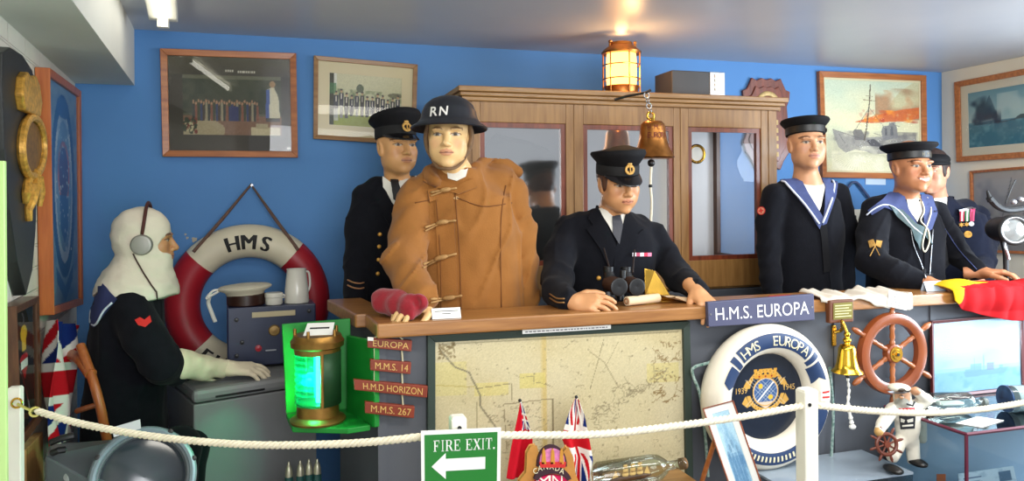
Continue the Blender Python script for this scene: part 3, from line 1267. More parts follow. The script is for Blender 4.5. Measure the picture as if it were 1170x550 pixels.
cv.poly([(.28, .57), (.3, .54), (.37, .54), (.4, .6), (.4, .66), (.3, .66)], (112, 108, 106), .9).poly([(.42, .66), (.5, .64), (.58, .7), (.66, .75), (.5, .76)], (78, 76, 80), .85)
cv.line([(.475, .05), (.462, .25), (.44, .42), (.42, .56), (.4, .66)], .012, (92, 80, 66)).line([(.40, .215), (.53, .225)], .007, (130, 110, 84)).line([(.43, .17), (.50, .175)], .005, (130, 110, 84))
for x0, y0, x1, y1 in ((.08, .55, .3, .62), (.3, .62, .44, .66), (.46, .3, .3, .56), (.46, .3, .62, .52), (.14, .6, .2, .7), (.5, .58, .58, .6), (.7, .47, .78, .5), (.66, .66, .9, .66)):
    cv.line([(x0, y0), (x1, y1)], .006, (96, 92, 92), .7)
cv.poly([(.03, 1), (.1, .84), (.2, .80), (.3, .76), (.42, .78), (.52, .83), (.7, .86), (1, .84), (1, 1)], (222, 216, 184), .9).cloud(7, (232, 226, 200), .9, 21, .45, .06, .72, .6, 1)
for k in range(34):
    a = (k - 17) * .085
    cv.line([(.3 + .02 * k / 6, .79), (.3 + math.sin(a) * .34 + .1, .8 + math.cos(a) * .2)], .006, (184, 180, 152), .5)
cv.grain(6)
Q = quad_on(onB, [(936.5, 81), (1059, 86), (1060.5, 205), (940.5, 203)])
framed('framed_picture', 'painting of a grey warship with orange flames in wooden frame on the blue wall', 'picture', Q, .035, .03, M_TEAK, cv, .012, mat('cream_mount', (214, 202, 164), 0.8), group='pictures on the walls')
Q = quad_on(lambda a, c: onB(a, c, .004), [(989, 203.5), (1012, 204), (1012, 211.5), (989, 211)])
o = MB().qbox(Q, 0, 0, 1, 1, -.003, 0).build('caption_card', mat('pale_blue_card', (196, 214, 232), .7))
tag(o, 'small pale caption card under the burning warship painting', 'card')

# right wall
cv = Cv(110, 80, (90, 140, 158))
cv.grad(0, .55, (110, 156, 172), (170, 200, 200)).rect(0, .58, 1, 1, (64, 122, 142)).cloud(4, (30, 62, 84), .9, 3, .45, 0, .05, .45, .6).cloud(3, (196, 214, 210), .7, 6, .5, .4, .1, 1, .55).cloud(9, (130, 180, 190), .6, 2, .5, 0, .55, 1, 1)
cv.poly([(.15, .55), (.3, .1), (.42, .5)], (40, 76, 98), .6).poly([(.62, .56), (.7, .5), (.8, .5), (.86, .56)], (70, 90, 98)).line([(.4, .6), (.9, .54)], .02, (60, 80, 90), .6)
Q = quad_on(lambda a, c: onR(a, c, .03), [(1089.5, 94), (1208, 71), (1208, 177.5), (1092, 185.5)])
framed('framed_picture', 'blue grey seascape print in brown frame, upper one on the beige wall', 'picture', Q, .034, .028, M_TEAK, cv, .05, mat('cream_mount2', (226, 218, 196), 0.8), group='pictures on the walls')
cv = Cv(90, 80, (178, 172, 166))
cv.grad(0, 1, (186, 180, 174), (160, 156, 152)).cloud(5, (140, 138, 140), .6, 3).line([(.3, .9), (.5, .1)], .015, (120, 118, 118)).line([(.55, .9), (.7, .3)], .01, (120, 118, 118))
Q = quad_on(lambda a, c: onR(a, c, .026), [(1107, 195.5), (1205, 187), (1205, 292), (1109, 288)])
framed('framed_picture', 'grey print in thin brown frame, lower one on the beige wall behind the signal lamp', 'picture', Q, .016, .024, M_TEAK, cv, group='pictures on the walls')

# carved plaque on the blue wall beside the cabinet
def sym(pts):
    return pts + [(-x, y) for x, y in pts[::-1] if x > 1e-6]


Q = quad_on(lambda a, c: onB(a, c, .02), [(848, 88), (903, 90), (905, 197), (850, 195)])
t = thing('carved_plaque', 'dark carved wooden crest plaque on the blue wall beside the oak cabinet', 'plaque', Q.at(.5, 0, -.018))
half = [(0, .98), (.1, 1.0), (.2, .97), (.3, 1.0), (.34, .95), (.4, .88), (.49, .86), (.48, .78), (.42, .7), (.44, .55), (.43, .4), (.5, .3), (.44, .2), (.34, .12), (.26, .02), (.14, .04), (0, 0)]
poly = [(.5 + x, y) for x, y in half] + [(.5 - x, y) for x, y in half[-2:0:-1]]
MB().qprism(Q, poly, -.018, 0).build('board', M_RED, t, bev=.004)
MB().qprism(Q, [(.5 + (x - .5) * .8, .5 + (y - .5) * .82) for x, y in poly], 0, .008).build('raised_field', M_RED, t, bev=.004)
M = Matrix.Translation(Q.at(.5, .7, .01)) @ frame_of(Q.n).to_4x4()
b = MB().torus(M, .072, .014, rz=.005, a0=-.4, a1=PI + .4)
b.build('gilt_ring', mat('dull_gilt', (190, 160, 104), .5, .2, var=.2, vs=60), t, True)
MB().ell((0, 0, 0), (.035, .03, .014), M).torus(M, .045, .005).build('crest_boss', M_GOLD, t, True)
b = MB()
for k in range(5):
    y = .5 - k * .085
    b.qbox(Q, .3, y, .7, y + .05, .008, .012)
b.build('name_strip', mat('dull_gilt', (190, 160, 104)), t)

# ================================================================ left wall
def onLd(d):
    return lambda a, c: onL(a, c, d)


# deep orange frame with the blue crest panel
Q = quad_on(onLd(.05), [(58, 77.5), (93.5, 104), (96, 348), (63, 360)])
cv = Cv(70, 170, (130, 160, 186))
cv.cloud(5, (150, 178, 200), .7, 3).cloud(6, (92, 128, 170), .5, 9)
cv.ell(.5, .46, .4, .42, (48, 100, 156)).ell(.5, .46, .3, .35, (126, 164, 198)).ring(.5, .46, .3, .35, .86, (210, 220, 226), .8)
cv.ell(.5, .1, .2, .05, (60, 110, 170)).ell(.5, .4, .16, .12, (90, 96, 150)).ring(.5, .4, .2, .15, .82, (196, 120, 130)).poly([(.35, .5), (.65, .5), (.62, .66), (.5, .72), (.38, .66)], (70, 120, 180))
cv.poly([(.2, .82), (.5, .92), (.8, .82), (.76, .9), (.5, .99), (.24, .9)], (60, 110, 168)).speck(60, (210, 222, 230), .006, (.25, .2, .75, .78)).cloud(11, (70, 120, 176), .5, 4)
framed('framed_picture', 'tall orange framed blue ship badge picture on the white brick wall', 'picture', Q, .028, .048, wood('orange_pine', (168, 82, 30), (192, 104, 44), 2), cv, group='pictures on the walls')

# black shield board with the gilt carved crest
def shield_pts(lst, d, mbx, d2):
    pts = [onL(a, c, d2) for a, c in lst]
    n_ = len(pts)
    vs = [q - WL_N * (d2 - d) for q in pts] + pts
    fs = [tuple(range(n_)), tuple(range(2 * n_ - 1, n_ - 1, -1))] + [(k, n_ + k, n_ + (k + 1) % n_, (k + 1) % n_) for k in range(n_)]
    mbx.add(vs, fs)
    return mbx


lst = [(3, 60), (12, 54), (26, 63), (37, 80), (40, 92), (42, 220), (41, 262), (37, 310), (30, 338), (20, 300), (11, 240), (5, 170), (2, 100)]
t = thing('crest_board', 'black shield shaped board with carved gilt naval crest on the brick wall', 'plaque', onL(30, 338, .01))
shield_pts(lst, .002, MB(), .037).build('board', mat('black_board', (34, 36, 36), .45), t, bev=.003)
bg_ = MB()
shield_pts([(29, 88), (33, 82), (38, 90), (42, 86), (46, 96), (49, 118), (47, 134), (30, 126), (27, 108)], .034, bg_, .06)
bg_.build('crown', M_GOLD, t, bev=.006)
bg_ = MB()
ring = [onL(37 + 12.5 * math.cos(a), 168 + 34 * math.sin(a), .048) for a in [2 * PI * k / 28 for k in range(28)]]
bg_.tube(ring, .013, 8, True)
bg_.build('rope_ring', M_GOLD, t, True)
bg_ = MB()
shield_pts([(37 + 11 * math.cos(a), 168 + 28 * math.sin(a)) for a in [2 * PI * k / 18 for k in range(18)]], .034, bg_, .046)
bg_.build('ring_field', mat('brown_gilt', (120, 84, 40), .5, .2, var=.3, vs=60), t)
bg_ = MB()
bg_.tube([onL(40, 198, .045), onL(39, 215, .055), onL(36, 230, .05), onL(32, 240, .045), onL(33, 252, .045)], [.018, .02, .016, .013, .01], 8)
bg_.tube([onL(44, 202, .045), onL(47, 220, .05), onL(45, 236, .045)], [.014, .013, .008], 8)
bg_.tube([onL(32, 205, .045), onL(30, 222, .05), onL(29, 232, .045)], [.014, .013, .008], 8)
bg_.build('carved_figure', M_GOLD, t, True)

# deep wooden display frame lower on the wall
Q = quad_on(onLd(.05), [(20, 350), (46, 338), (49, 480), (26, 512)])
cv = Cv(50, 120, (30, 26, 24))
cv.cloud(5, (44, 36, 30), .6, 4).ell(.52, .22, .16, .07, (196, 150, 40)).rect(.42, .2, .62, .36, (206, 156, 44)).ell(.5, .42, .2, .04, (170, 30, 30)).rect(.35, .43, .68, .5, (222, 218, 210)).poly([(.38, .5), (.66, .5), (.52, .6)], (168, 30, 34))
framed('framed_picture', 'dark framed badge picture low on the brick wall beside the hanging flag', 'picture', Q, .024, .048, M_DKWOOD, cv, group='pictures on the walls')
# plank propped below
Q = quad_on(onLd(.03), [(30, 514), (49, 494), (51, 590), (32, 612)])
o = MB().qbox(Q, 0, -.0, 1, 1, -.028, 0).build('pine_plank', wood('plain_pine', (168, 126, 72), (194, 152, 96), 2), bev=.003)
tag(o, 'pale pine plank against the brick wall at the lower left', 'plank')

# union flag hanging in folds beside it
def union_cv(w_, h_):
    cv = Cv(w_, h_, (24, 44, 110))
    cv.line([(0, 0), (1, 1)], .2, (232, 228, 220)).line([(0, 1), (1, 0)], .2, (232, 228, 220)).line([(0, .03), (1, 1.03)], .07, (190, 24, 36)).line([(0, .97), (1, -.03)], .07, (190, 24, 36))
    cv.rect(.40, 0, .60, 1, (232, 228, 220)).rect(0, .33, 1, .67, (232, 228, 220)).rect(.44, 0, .56, 1, (190, 24, 36)).rect(0, .4, 1, .6, (190, 24, 36))
    return cv


M_FLAG = vcol('flag_cloth', .8, .1)
q0, q1 = onL(53, 366, .07), onL(86, 372, .07)
q2, q3 = onL(56, 512, .06), onL(80, 500, .06)


def flagpos(u, v):
    a = q2.lerp(q3, u).lerp(q0.lerp(q1, u), v)
    return a + WL_N * (.022 * math.sin(u * 17 + v * 2) + .012 * math.sin(u * 7 - v * 5))


cv = union_cv(90, 120)
cv.a = np.transpose(cv.a, (1, 0, 2))[::-1][:, :] if False else cv.a
o = canvas_obj('union_flag', cv, flagpos, M_FLAG, None, True)
sm = o.modifiers.new('s', 'SOLIDIFY')
sm.thickness = .002
tag(o, 'red white and blue union flag hanging in folds at the left brick wall', 'flag')

# pale green upright edge at the far left
c = onL(0, 400, .22)
pp = V((c.x, c.y, 0))
q = atY(3, 300, 1.9)
o = MB().box((q.x - .012, 1.893, 0), (q.x + .007, 1.907, atY(3, 184, 1.9).z)).build('acrylic_upright', mat('pale_green_acrylic', (196, 232, 150), .25), bev=.002)
tag(o, 'pale green upright acrylic edge at the far left of the view', 'screen')

# ================================================================ mannequins
M_SKIN = vcol('mannequin_skin', 0.42, 0.45)
M_NAVY = mat('navy_serge', (19, 20, 26), 0.9, var=0.12, vs=40, bump=0.2, bs=260, sheen=0.04, spec=0.12)
M_NAVYB = mat('navy_wool', (25, 29, 44), 0.9, var=0.12, vs=40, bump=0.2, bs=260, sheen=0.05, spec=0.12)
M_SHIRT = mat('white_cotton', (228, 226, 216), 0.75, var=0.03, vs=20, bump=0.15, bs=120)
M_TIE = mat('black_tie', (26, 26, 28), 0.55)
M_FELT = mat('black_cap_cloth', (18, 18, 21), 0.75, var=0.1, vs=50, spec=0.2)
M_PATENT = mat('black_patent', (22, 20, 22), 0.2, spec=0.6)
M_GWIRE = mat('gold_wire', (190, 146, 74), 0.5, 0.4, var=0.25, vs=200)
M_COLLAR = mat('blue_jean_collar', (62, 74, 120), 0.8, var=0.06, vs=60, bump=0.15, bs=200)
M_TAPE = mat('white_tape', (206, 212, 226), 0.7)
M_TROUS = mat('navy_trousers', (24, 25, 31), 0.9)
M_SHOE = mat('black_shoe', (18, 17, 17), 0.35)


class Fig:
    def __init__(s, name, label, px, Y, face, cat='mannequin', group=None, zoff=0.0):
        p = atY(px, 250, Y)
        s.o = V((p.x, p.y, 0))
        f = V((face[0], face[1], 0)).normalized()
        r = V((f.y, -f.x, 0))
        s.M = Matrix.Translation(s.o) @ Matrix((r, f, V((0, 0, 1)))).transposed().to_4x4()
        s.I = s.M.inverted()
        s.root = thing(name, label, cat, s.o, group)
        s.bv, s.bf, s.bc = [], [], []
        s.nb = 0

    def L(s, px, py, Y):
        return tuple(s.I @ atY(px, py, Y))

    def Lz(s, px, py, z):
        return tuple(s.I @ atZ(px, py, z))

    def mesh(s, name, fn, lo, hi, res, m, M=None):
        vs, fs = isosurf(fn, lo, hi, res)
        M = M or s.M
        R = np.array(M)
        w_ = vs @ R[:3, :3].T + R[:3, 3]
        return add_mesh(name, w_.tolist(), fs.tolist(), m, s.root, smooth=True, ang=180)

    def body_add(s, vs, fs, M, cols):
        R = np.array(M)
        w_ = vs @ R[:3, :3].T + R[:3, 3]
        s.bv.append(w_)
        s.bf.append(fs + s.nb)
        s.bc.append(cols)
        s.nb += len(vs)

    def finish(s):
        vs = np.concatenate(s.bv)
        fs = np.concatenate(s.bf)
        cs = np.concatenate(s.bc)
        return add_mesh('body', vs.tolist(), fs.tolist(), M_SKIN, s.root, smooth=True, ang=180, cols=cs)

    # ---- head with face, ears and neck
    def head(s, px, py, Y, face, pitch=0.0, roll=0.0, neck=None, skin=(206, 160, 116), lip=(176, 96, 76), brow=(70, 46, 30), iris=(44, 36, 28), sc=1.0, smile=0.0, hair=None):
        f = V((face[0], face[1], 0)).normalized()
        r = V((f.y, -f.x, 0))
        R = Matrix((r, f, V((0, 0, 1)))).transposed()
        R = R @ Matrix.Rotation(pitch, 3, 'X') @ Matrix.Rotation(roll, 3, 'Y')
        c = atY(px, py, Y)
        s.H = Matrix.Translation(c) @ R.to_4x4() @ Matrix.Scale(sc, 4)
        nb = s.H.inverted() @ V(neck) if neck is not None else V((0, -.04, -.22))
        nb = tuple(nb)

        def fn(P):
            x, y, z = P
            Q = (np.abs(x), y, z)
            d = s_ell(P, (0, -.012, .03), (.073, .095, .092))
            d = smin(d, s_ell(P, (0, .028, -.028), (.06, .06, .082)), .03)
            d = smin(d, s_ell(P, (0, .045, -.082), (.04, .04, .034)), .025)
            d = smin(d, s_ell(Q, (.048, .008, -.062), (.016, .026, .028)), .03)
            d = smin(d, s_ell(P, (0, .076, -.1), (.02, .016, .015)), .018)
            d = smin(d, s_ell(Q, (.042, .06, -.022), (.02, .02, .02)), .024)
            d = smin(d, s_ell(Q, (.036, .046, -.055), (.022, .028, .03)), .03)
            d = smin(d, s_ell(Q, (.027, .083, .02), (.027, .013, .009)), .014)
            d = smax(d, -s_ell(Q, (.032, .109, .001), (.021, .024, .013)), .012)
            d = smin(d, s_ell(Q, (.032, .071, .001), (.0155, .0155, .0125)), .004)
            d = smin(d, s_cap(P, (0, .087, .008), (0, .108, -.03), .008, .0115), .012)
            d = smin(d, s_ell(Q, (.0115, .098, -.034), (.008, .01, .007)), .006)
            mw = .022 + smile * .006
            zc = np.abs(x) * smile * .28
            d = smin(d, s_ell(P, (0, .078, -.06), (.03, .02, .024)), .018)
            d = smin(d, s_ell((x, y, z - zc), (0, .0925, -.0555), (mw, .0085, .005)), .006)
            d = smin(d, s_ell((x, y, z - zc), (0, .0915, -.068), (mw * .85, .0085, .006)), .006)
            ear = s_ell((Q[0], y * .96 + z * .25, z), (.073, -.008, -.008), (.009, .021, .034))
            ear = smax(ear, -s_ell((Q[0], y * .96 + z * .25, z), (.084, -.004, -.006), (.008, .012, .022)), .005)
            d = smin(d, ear, .008)
            n = s_cap(P, (0, -.02, -.05), nb, .05, .055)
            d = smin(d, n, .03)
            return smin(d, s_cap(P, nb, (nb[0], nb[1], nb[2] - .06), .06, .085), .05)
        lo = (-.12 + min(0, nb[0]), -.13 + min(0, nb[1]), nb[2] - .13)
        hi = (.12 + max(0, nb[0]), .14, .14)
        vs, fs = isosurf(fn, lo, hi, .0034)
        x, y, z = vs[:, 0], vs[:, 1], vs[:, 2]
        ax = np.abs(x)
        C = np.ones((len(vs), 4))
        nz = vnoise(x * 40 + 9, y * 40 + 5, z * 40 + 3)[:, None] * .1 + .95
        C[:, :3] = np.array(lin(skin)[:3]) * nz

        def blend(mask, col, al=1.0):
            k = np.clip(mask, 0, 1)[:, None] * al
            C[:, :3] = C[:, :3] * (1 - k) + np.array(lin(col)[:3]) * k
        fr = y > .05
        blend(np.clip(1 - ((ax - .044) / .026) ** 2 - ((z + .03) / .024) ** 2, 0, 1) * fr, lip, .3)
        zz = z - ax * smile * .28
        blend(((ax / (mw_ := (.025 + smile * .006))) ** 2 + ((zz + .0615) / .0125) ** 2 < 1) * (y > .075), lip, .6)
        blend((np.abs(zz + .0618) < .0018) * (ax < mw_) * (y > .075), (90, 40, 34), .8)
        if smile:
            blend((np.abs(zz + .0618) < .0036) * (ax < mw_ * .8) * (y > .075), (226, 220, 206), .9)
        blend((((ax - .032) / .0145) ** 2 + ((z - .0005) / .0048) ** 2 < 1) * fr, (176, 166, 150))
        blend((((ax - .032) / .0072) ** 2 + ((z - .001) / .0056) ** 2 < 1) * fr, iris)
        blend((np.abs(z - .0075 + ((ax - .032) / .016) ** 2 * .004) < .002) * (np.abs(ax - .032) < .019) * fr, (50, 34, 26), .85)
        zb = .0215 + .004 * (1 - ((ax - .036) / .02) ** 2)
        blend((np.abs(z - zb) < .0038) * (ax > .014) * (ax < .056) * fr, brow, .8)
        s.body_add(vs, fs, s.H, C)
        s.skin = skin
        if hair:
            def hf(P):
                x, y, z = P
                Q = (np.abs(x), y, z)
                d = s_ell(P, (0, -.014, .03), (.079, .1, .097))
                d = smin(d, s_ell(Q, (.066, .02, -.004), (.012, .016, .03)), .01)
                d = np.maximum(d, -(z + .05 - .25 * np.maximum(0, y + .02)))
                d = np.maximum(d, -s_ell(Q, (.07, -.012, -.012), (.03, .017, .03)))
                d = np.maximum(d, y - .04 - np.maximum(0, z - .05) * .6)
                return d + .003 * (vnoise(x * 120, y * 120, z * 60) - .5)
            s.mesh('hair', hf, (-.1, -.13, -.08), (.1, .12, .14), .0042, mat('hair_%d_%d_%d' % hair, hair, .6, var=.25, vs=80, stretch=(1, 1, .3)), s.H)

    def hand(s, wrist, d, back, side, curl=(.5, .6, .4), spread=.10, thumb=(.75, .6, -.25), glove=None, sc=1.0, curls=None, stub=.05):
        """wrist in local coordinates; d towards the fingertips, back = out of the back of the hand; side +1 left, -1 right"""
        d, back = V(d).normalized(), V(back)
        back = (back - d * back.dot(d)).normalized()
        x = d.cross(back)
        Hm = Matrix.Translation(V(wrist)) @ Matrix((x, d, back)).transposed().to_4x4() @ Matrix.Scale(sc, 4)
        G = []
        base = [(.03, .088, .072), (.0105, .094, .08), (-.0095, .09, .075), (-.0285, .08, .06)]
        for k, (bx_, by, ln) in enumerate(base):
            c = curls[k] if curls else curl
            p = V((bx_, by, 0))
            a = 0.0
            sp = spread * (1.5 - k) * .8
            r = [.0098, .0092, .0085, .0075]
            seg = [ln * .46, ln * .31, ln * .25]
            for j in range(3):
                a += c[j]
                q = p + V((math.sin(sp) * seg[j] * math.cos(a), math.cos(a) * seg[j], -math.sin(a) * seg[j]))
                G.append((p, q, r[j] * (.88 if k == 3 else 1), r[j + 1] * (.88 if k == 3 else 1)))
                p = q
        t0 = V((.024, .022, -.004))
        t1 = t0 + V(thumb).normalized() * .042
        t2 = t1 + V((thumb[0] * .45, thumb[1] + .35, thumb[2] - .1)).normalized() * .032
        t3 = t2 + V((thumb[0] * .1, thumb[1] + .5, thumb[2] - .2)).normalized() * .026
        G += [(t0, t1, .0165, .0125), (t1, t2, .012, .0105), (t2, t3, .0105, .008)]

        def fn(P):
            P = (P[0] * side, P[1], P[2])
            dd = s_ell(P, (.001, .05, -.001), (.041, .056, .0165))
            dd = smin(dd, s_cap(P, (0, -stub, 0), (0, .02, 0), .027, .027), .02)
            for k in range(4):
                dd = smin(dd, s_cap(P, (base[k][0] * .6, .03, .002), (base[k][0], base[k][1], .001), .011, .0115), .01)
            fd = None
            for a, b, ra, rb in G:
                q = s_cap(P, a, b, ra, rb)
                fd = q if fd is None else np.minimum(fd, q)
            return smin(dd, fd, .006)
        vs, fs = isosurf(fn, (-.085, -.06, -.11), (.085, .2, .05), .0034)
        Mw = s.M @ Hm
        if glove is not None:
            R = np.array(Mw)
            w_ = vs @ R[:3, :3].T + R[:3, 3]
            return add_mesh('glove', w_.tolist(), fs.tolist(), glove, s.root, smooth=True, ang=180)
        C = np.ones((len(vs), 4))
        C[:, :3] = np.array(lin(s.skin)[:3]) * (.94 + .1 * vnoise(vs[:, 0:1] * 60 + 5, vs[:, 1:2] * 60, vs[:, 2:3] * 60))
        s.body_add(vs, fs, Mw, C)

    def hidden_body(s, rings, arms, legs=True):
        """the rest of the mannequin, under the clothes"""
        r2 = [(z, cx, cy, rx * .82, ry * .82) for z, cx, cy, rx, ry in rings]
        zb = rings[0][0]
        pts = []

        def fn(P):
            d = s_loft(P, r2)
            for a in arms:
                for (p, r), (q, r_) in zip(a[:-1], a[1:]):
                    d = smin(d, s_cap(P, p, q, r * .62, r_ * .62), .03)
            if legs:
                cx, cy = rings[0][1], rings[0][2]
                for sx in (-1, 1):
                    d = smin(d, s_cap(P, (cx + sx * .09, cy, zb + .02), (cx + sx * .095, cy, .47), .075, .052), .03)
                    d = smin(d, s_cap(P, (cx + sx * .095, cy, .47), (cx + sx * .1, cy - .02, .09), .05, .035), .02)
            return d
        ap = np.array([p for a in arms for p, r in a] + [(r[1] - r[3], r[2] - r[4], r[0]) for r in rings] + [(r[1] + r[3], r[2] + r[4], r[0]) for r in rings] + ([(rings[0][1] - .2, rings[0][2] - .12, .03), (rings[0][1] + .2, rings[0][2] + .1, .03)] if legs else []))
        vs, fs = isosurf(fn, ap.min(0) - .06, ap.max(0) + .06, .018)
        C = np.ones((len(vs), 4))
        C[:, :3] = np.array(lin(s.skin)[:3])
        s.body_add(vs, fs, s.M, C)

    def garment(s, name, m, rings, arms, yoke=None, folds=.010, res=.0075, blend=.02, extra=None, drape=.0, cut=None, seed=0.0, p=2.3):
        def fn(P):
            x, y, z = P
            d = s_loft(P, rings, p)
            if yoke:
                for (a, b, ra, rb) in yoke:
                    d = smin(d, s_cap(P, a, b, ra, rb), .045)
            ad = None
            for a in arms:
                for (pp, r), (q, r_) in zip(a[:-1], a[1:]):
                    k = s_cap(P, pp, q, r, r_)
                    ad = k if ad is None else smin(ad, k, .02)
            fold = vnoise(x * 13 + seed, y * 13 + seed, z * 5) * .6 + vnoise(x * 26 + seed, y * 26, z * 9 + 3) * .4 - .5
            if ad is not None:
                f2 = vnoise(x * 9 + seed, y * 9 + 7, z * 17 + x * 11) * .65 + vnoise(x * 20, y * 20, z * 34 + x * 20 + seed) * .35 - .5
                rg = 1 - np.abs(2 * vnoise(x * 7 + seed, y * 7 + 2, z * 15 + x * 16) - 1)
                ad = ad + f2 * folds * 1.3 - (np.clip(rg - .7, 0, 1) / .3) ** 2 * folds * .7
                rt = 1 - np.abs(2 * vnoise(x * 9 + seed, y * 9, z * 4 + x * 6) - 1)
                d = smin(d + fold * folds - (np.clip(rt - .72, 0, 1) / .28) ** 2 * folds * .6, ad, blend)
            else:
                d = d + fold * folds
            if extra:
                d = extra(P, d)
            return d
        ap = np.array([tuple(np.array(q) + k * r) for a in arms for q, r in a for k in (-1, 1)] + [(r[1] - r[3], r[2] - r[4], r[0]) for r in rings] + [(r[1] + r[3], r[2] + r[4], r[0]) for r in rings])
        o = s.mesh(name, fn, ap.min(0) - .045, ap.max(0) + .045, res, m)
        s.bvh = bvh_of(o)
        return o

    def legs(s, rings, m=None):
        cx, cy, zb = rings[0][1], rings[0][2], rings[0][0]
        rx, ry = rings[0][3], rings[0][4]

        def fn(P):
            d = s_ell(P, (cx, cy, zb), (rx * .9, ry * .9, .12))
            for sx in (-1, 1):
                d = smin(d, s_cap(P, (cx + sx * .09, cy, zb), (cx + sx * .1, cy - .01, .06), .095, .075), .03)
            return np.maximum(d, .045 - P[2])
        s.mesh('trousers', fn, (cx - .3, cy - .2, .02), (cx + .3, cy + .2, zb + .15), .016, m or M_TROUS)
        for sx in (-1, 1):
            b = MB()
            b.ell((cx + sx * .1, cy + .06, .04), (.045, .14, .04), s.M)
            b.build('shoe', M_SHOE, s.root, True)

    def piece(s, name, poly, m, off=.003, th=.007, step=4.0, bv=None):
        return patch(bv or s.bvh, poly, off, th, step).build(name, m, s.root, True, 50)

    def line(s, name, pts, r, m, off=.002, k=4, bv=None):
        q = [(p.x, p.y) for p in bez([(a, c_, 0) for a, c_ in pts], k * (len(pts) - 1))] if len(pts) > 2 else dens(pts, k)
        return MB().tube(on(bv or s.bvh, q, off), r, 6).build(name, m, s.root, True, 180)

    def button(s, px, py, r, m, name='button', bv=None):
        h, n = cast(bv or s.bvh, px, py)
        d = (CAM - h).normalized()
        if n.dot(d) < 0:
            n = -n
        n = (n + d).normalized()
        M = mloc(h, n)
        return MB().lathe([(0, -.004), (r, -.004), (r, .002), (r * .8, .004), (r * .3, .005), (0, .005)], M, 14).build(name, m, s.root, True)

    # ---- headgear in the head's own frame
    def peaked_cap(s, tilt=.0, badge_m=None, z0=.035, sc=1.0, band_h=.045):
        T = s.H @ Matrix.Translation(V((0, -.008, z0))) @ Matrix.Rotation(tilt, 4, 'X') @ Matrix.Scale(sc, 4)
        n, prof = 40, [(0, .0), (1.0, .0), (1.02, band_h), (1.06, band_h + .004), (1.3, band_h + .03), (1.34, band_h + .04), (1.28, band_h + .05), (.6, band_h + .058), (0, band_h + .06)]
        mb = MB()
        vs, fs = [], []
        for r, z in prof[1:-1]:
            for k in range(n):
                a = 2 * PI * k / n
                fy = math.sin(a)
                zz = z + (max(0, z - band_h) / .05) * .018 * fy
                vs.append(T @ V((math.cos(a) * .079 * r, fy * .099 * r, zz)))
        for i in range(len(prof) - 3):
            for k in range(n):
                l = (k + 1) % n
                fs.append((i * n + k, i * n + l, (i + 1) * n + l, (i + 1) * n + k))
        fs += [tuple(range(n - 1, -1, -1)), tuple((len(prof) - 3) * n + k for k in range(n))]
        mb.add(vs, fs)
        cap = mb.build('peaked_cap', M_FELT, s.root, True, 45)
        b = MB()
        b.lathe([(1.03, .002), (1.045, .006), (1.045, band_h - .006), (1.03, band_h - .002)], T @ Matrix.Diagonal((.079, .099, 1, 1)), 40)
        b.build('mohair_band', mat('cap_band', (14, 14, 16), .8), cap, True)
        # peak
        rows = []
        for j in range(7):
            t_ = j / 6
            row = []
            for i in range(25):
                a = math.radians(22 + 136 * i / 24)
                w_ = math.sin(math.pi * i / 24) ** .7
                rr = 1.02 + .5 * t_ * w_
                row.append(T @ V((math.cos(a) * .079 * (1.02 + .12 * t_ * w_), math.sin(a) * .099 * rr, .006 - t_ * w_ * .034)))
            rows.append(row)
        o = MB().sheet(rows).build('peak', M_PATENT, cap, True, 180)
        sm = o.modifiers.new('s', 'SOLIDIFY')
        sm.thickness = .003
        # badge: crown over anchor in a wreath
        c = T @ V((0, .099 * 1.05 + .006, band_h * .75))
        f = (T.to_3x3() @ V((0, 1, .15))).normalized()
        u = (T.to_3x3() @ V((1, 0, 0))).normalized()
        M = Matrix.Translation(c) @ Matrix((-u, f.cross(-u), f)).transposed().to_4x4()
        b = MB().torus(M, .016, .005, n=20, m=8, rz=.003).ell((0, .024, 0), (.011, .009, .005), M).ell((0, .012, 0), (.013, .006, .004), M)
        b.box((-.0018, -.012, .0), (.0018, .01, .005), M).torus(M @ Matrix.Translation(V((0, -.002, 0))), .009, .0018, n=14, m=6, a0=PI * 1.1, a1=PI * 1.9)
        b.build('cap_badge', badge_m or M_GWIRE, cap, True)
        return cap

    def sailor_cap(s, tilt=.0, z0=.045, R=.118, tally=''):
        T = s.H @ Matrix.Translation(V((0, -.008, z0))) @ Matrix.Rotation(tilt, 4, 'X')
        S = T @ Matrix.Diagonal((.92, 1.08, 1, 1))
        b = MB().lathe([(0, 0), (.09, 0), (.09, .036), (.096, .04), (R - .004, .056), (R, .064), (R - .003, .071), (R * .8, .074), (0, .075)], S, 44)
        cap = b.build('sailor_cap', M_FELT, s.root, True, 45)
        MB().lathe([(.0905, .002), (.0925, .004), (.0925, .033), (.0905, .035)], S, 44).build('cap_ribbon', mat('cap_ribbon', (16, 16, 18), .4), cap, True)
        if tally:
            b = MB()
            for k, ch in enumerate(tally):
                if ch == ' ':
                    continue
                vs, fs, wd = text2d(ch)
                a0 = PI / 2 + .35 + (k - (len(tally) - 1) / 2) * -.15 * -1
                q = [S @ V((math.cos(a0 + (x - wd / 2) * .14) * .0935, math.sin(a0 + (x - wd / 2) * .14) * .0935, .009 + y * .017)) for x, y in vs]
                b.add(q, fs)
            b.build('cap_lettering', mat('tally_thread', (120, 110, 84), .6), cap)
        c = [S @ V((-.0935, .02 - .02 * j, .03 - .013 * k)) for j, k in ((0, 0), (1, 0), (1, 2), (0, 2))]
        b = MB()
        for sx in (-.007, .007):
            b.ell((-.095, .01 + sx, .02), (.004, .012, .011), S)
        b.build('ribbon_bow', mat('cap_ribbon', (16, 16, 18), .4), cap, True)
        return cap


def W(fig, p):
    return fig.M @ V(p)


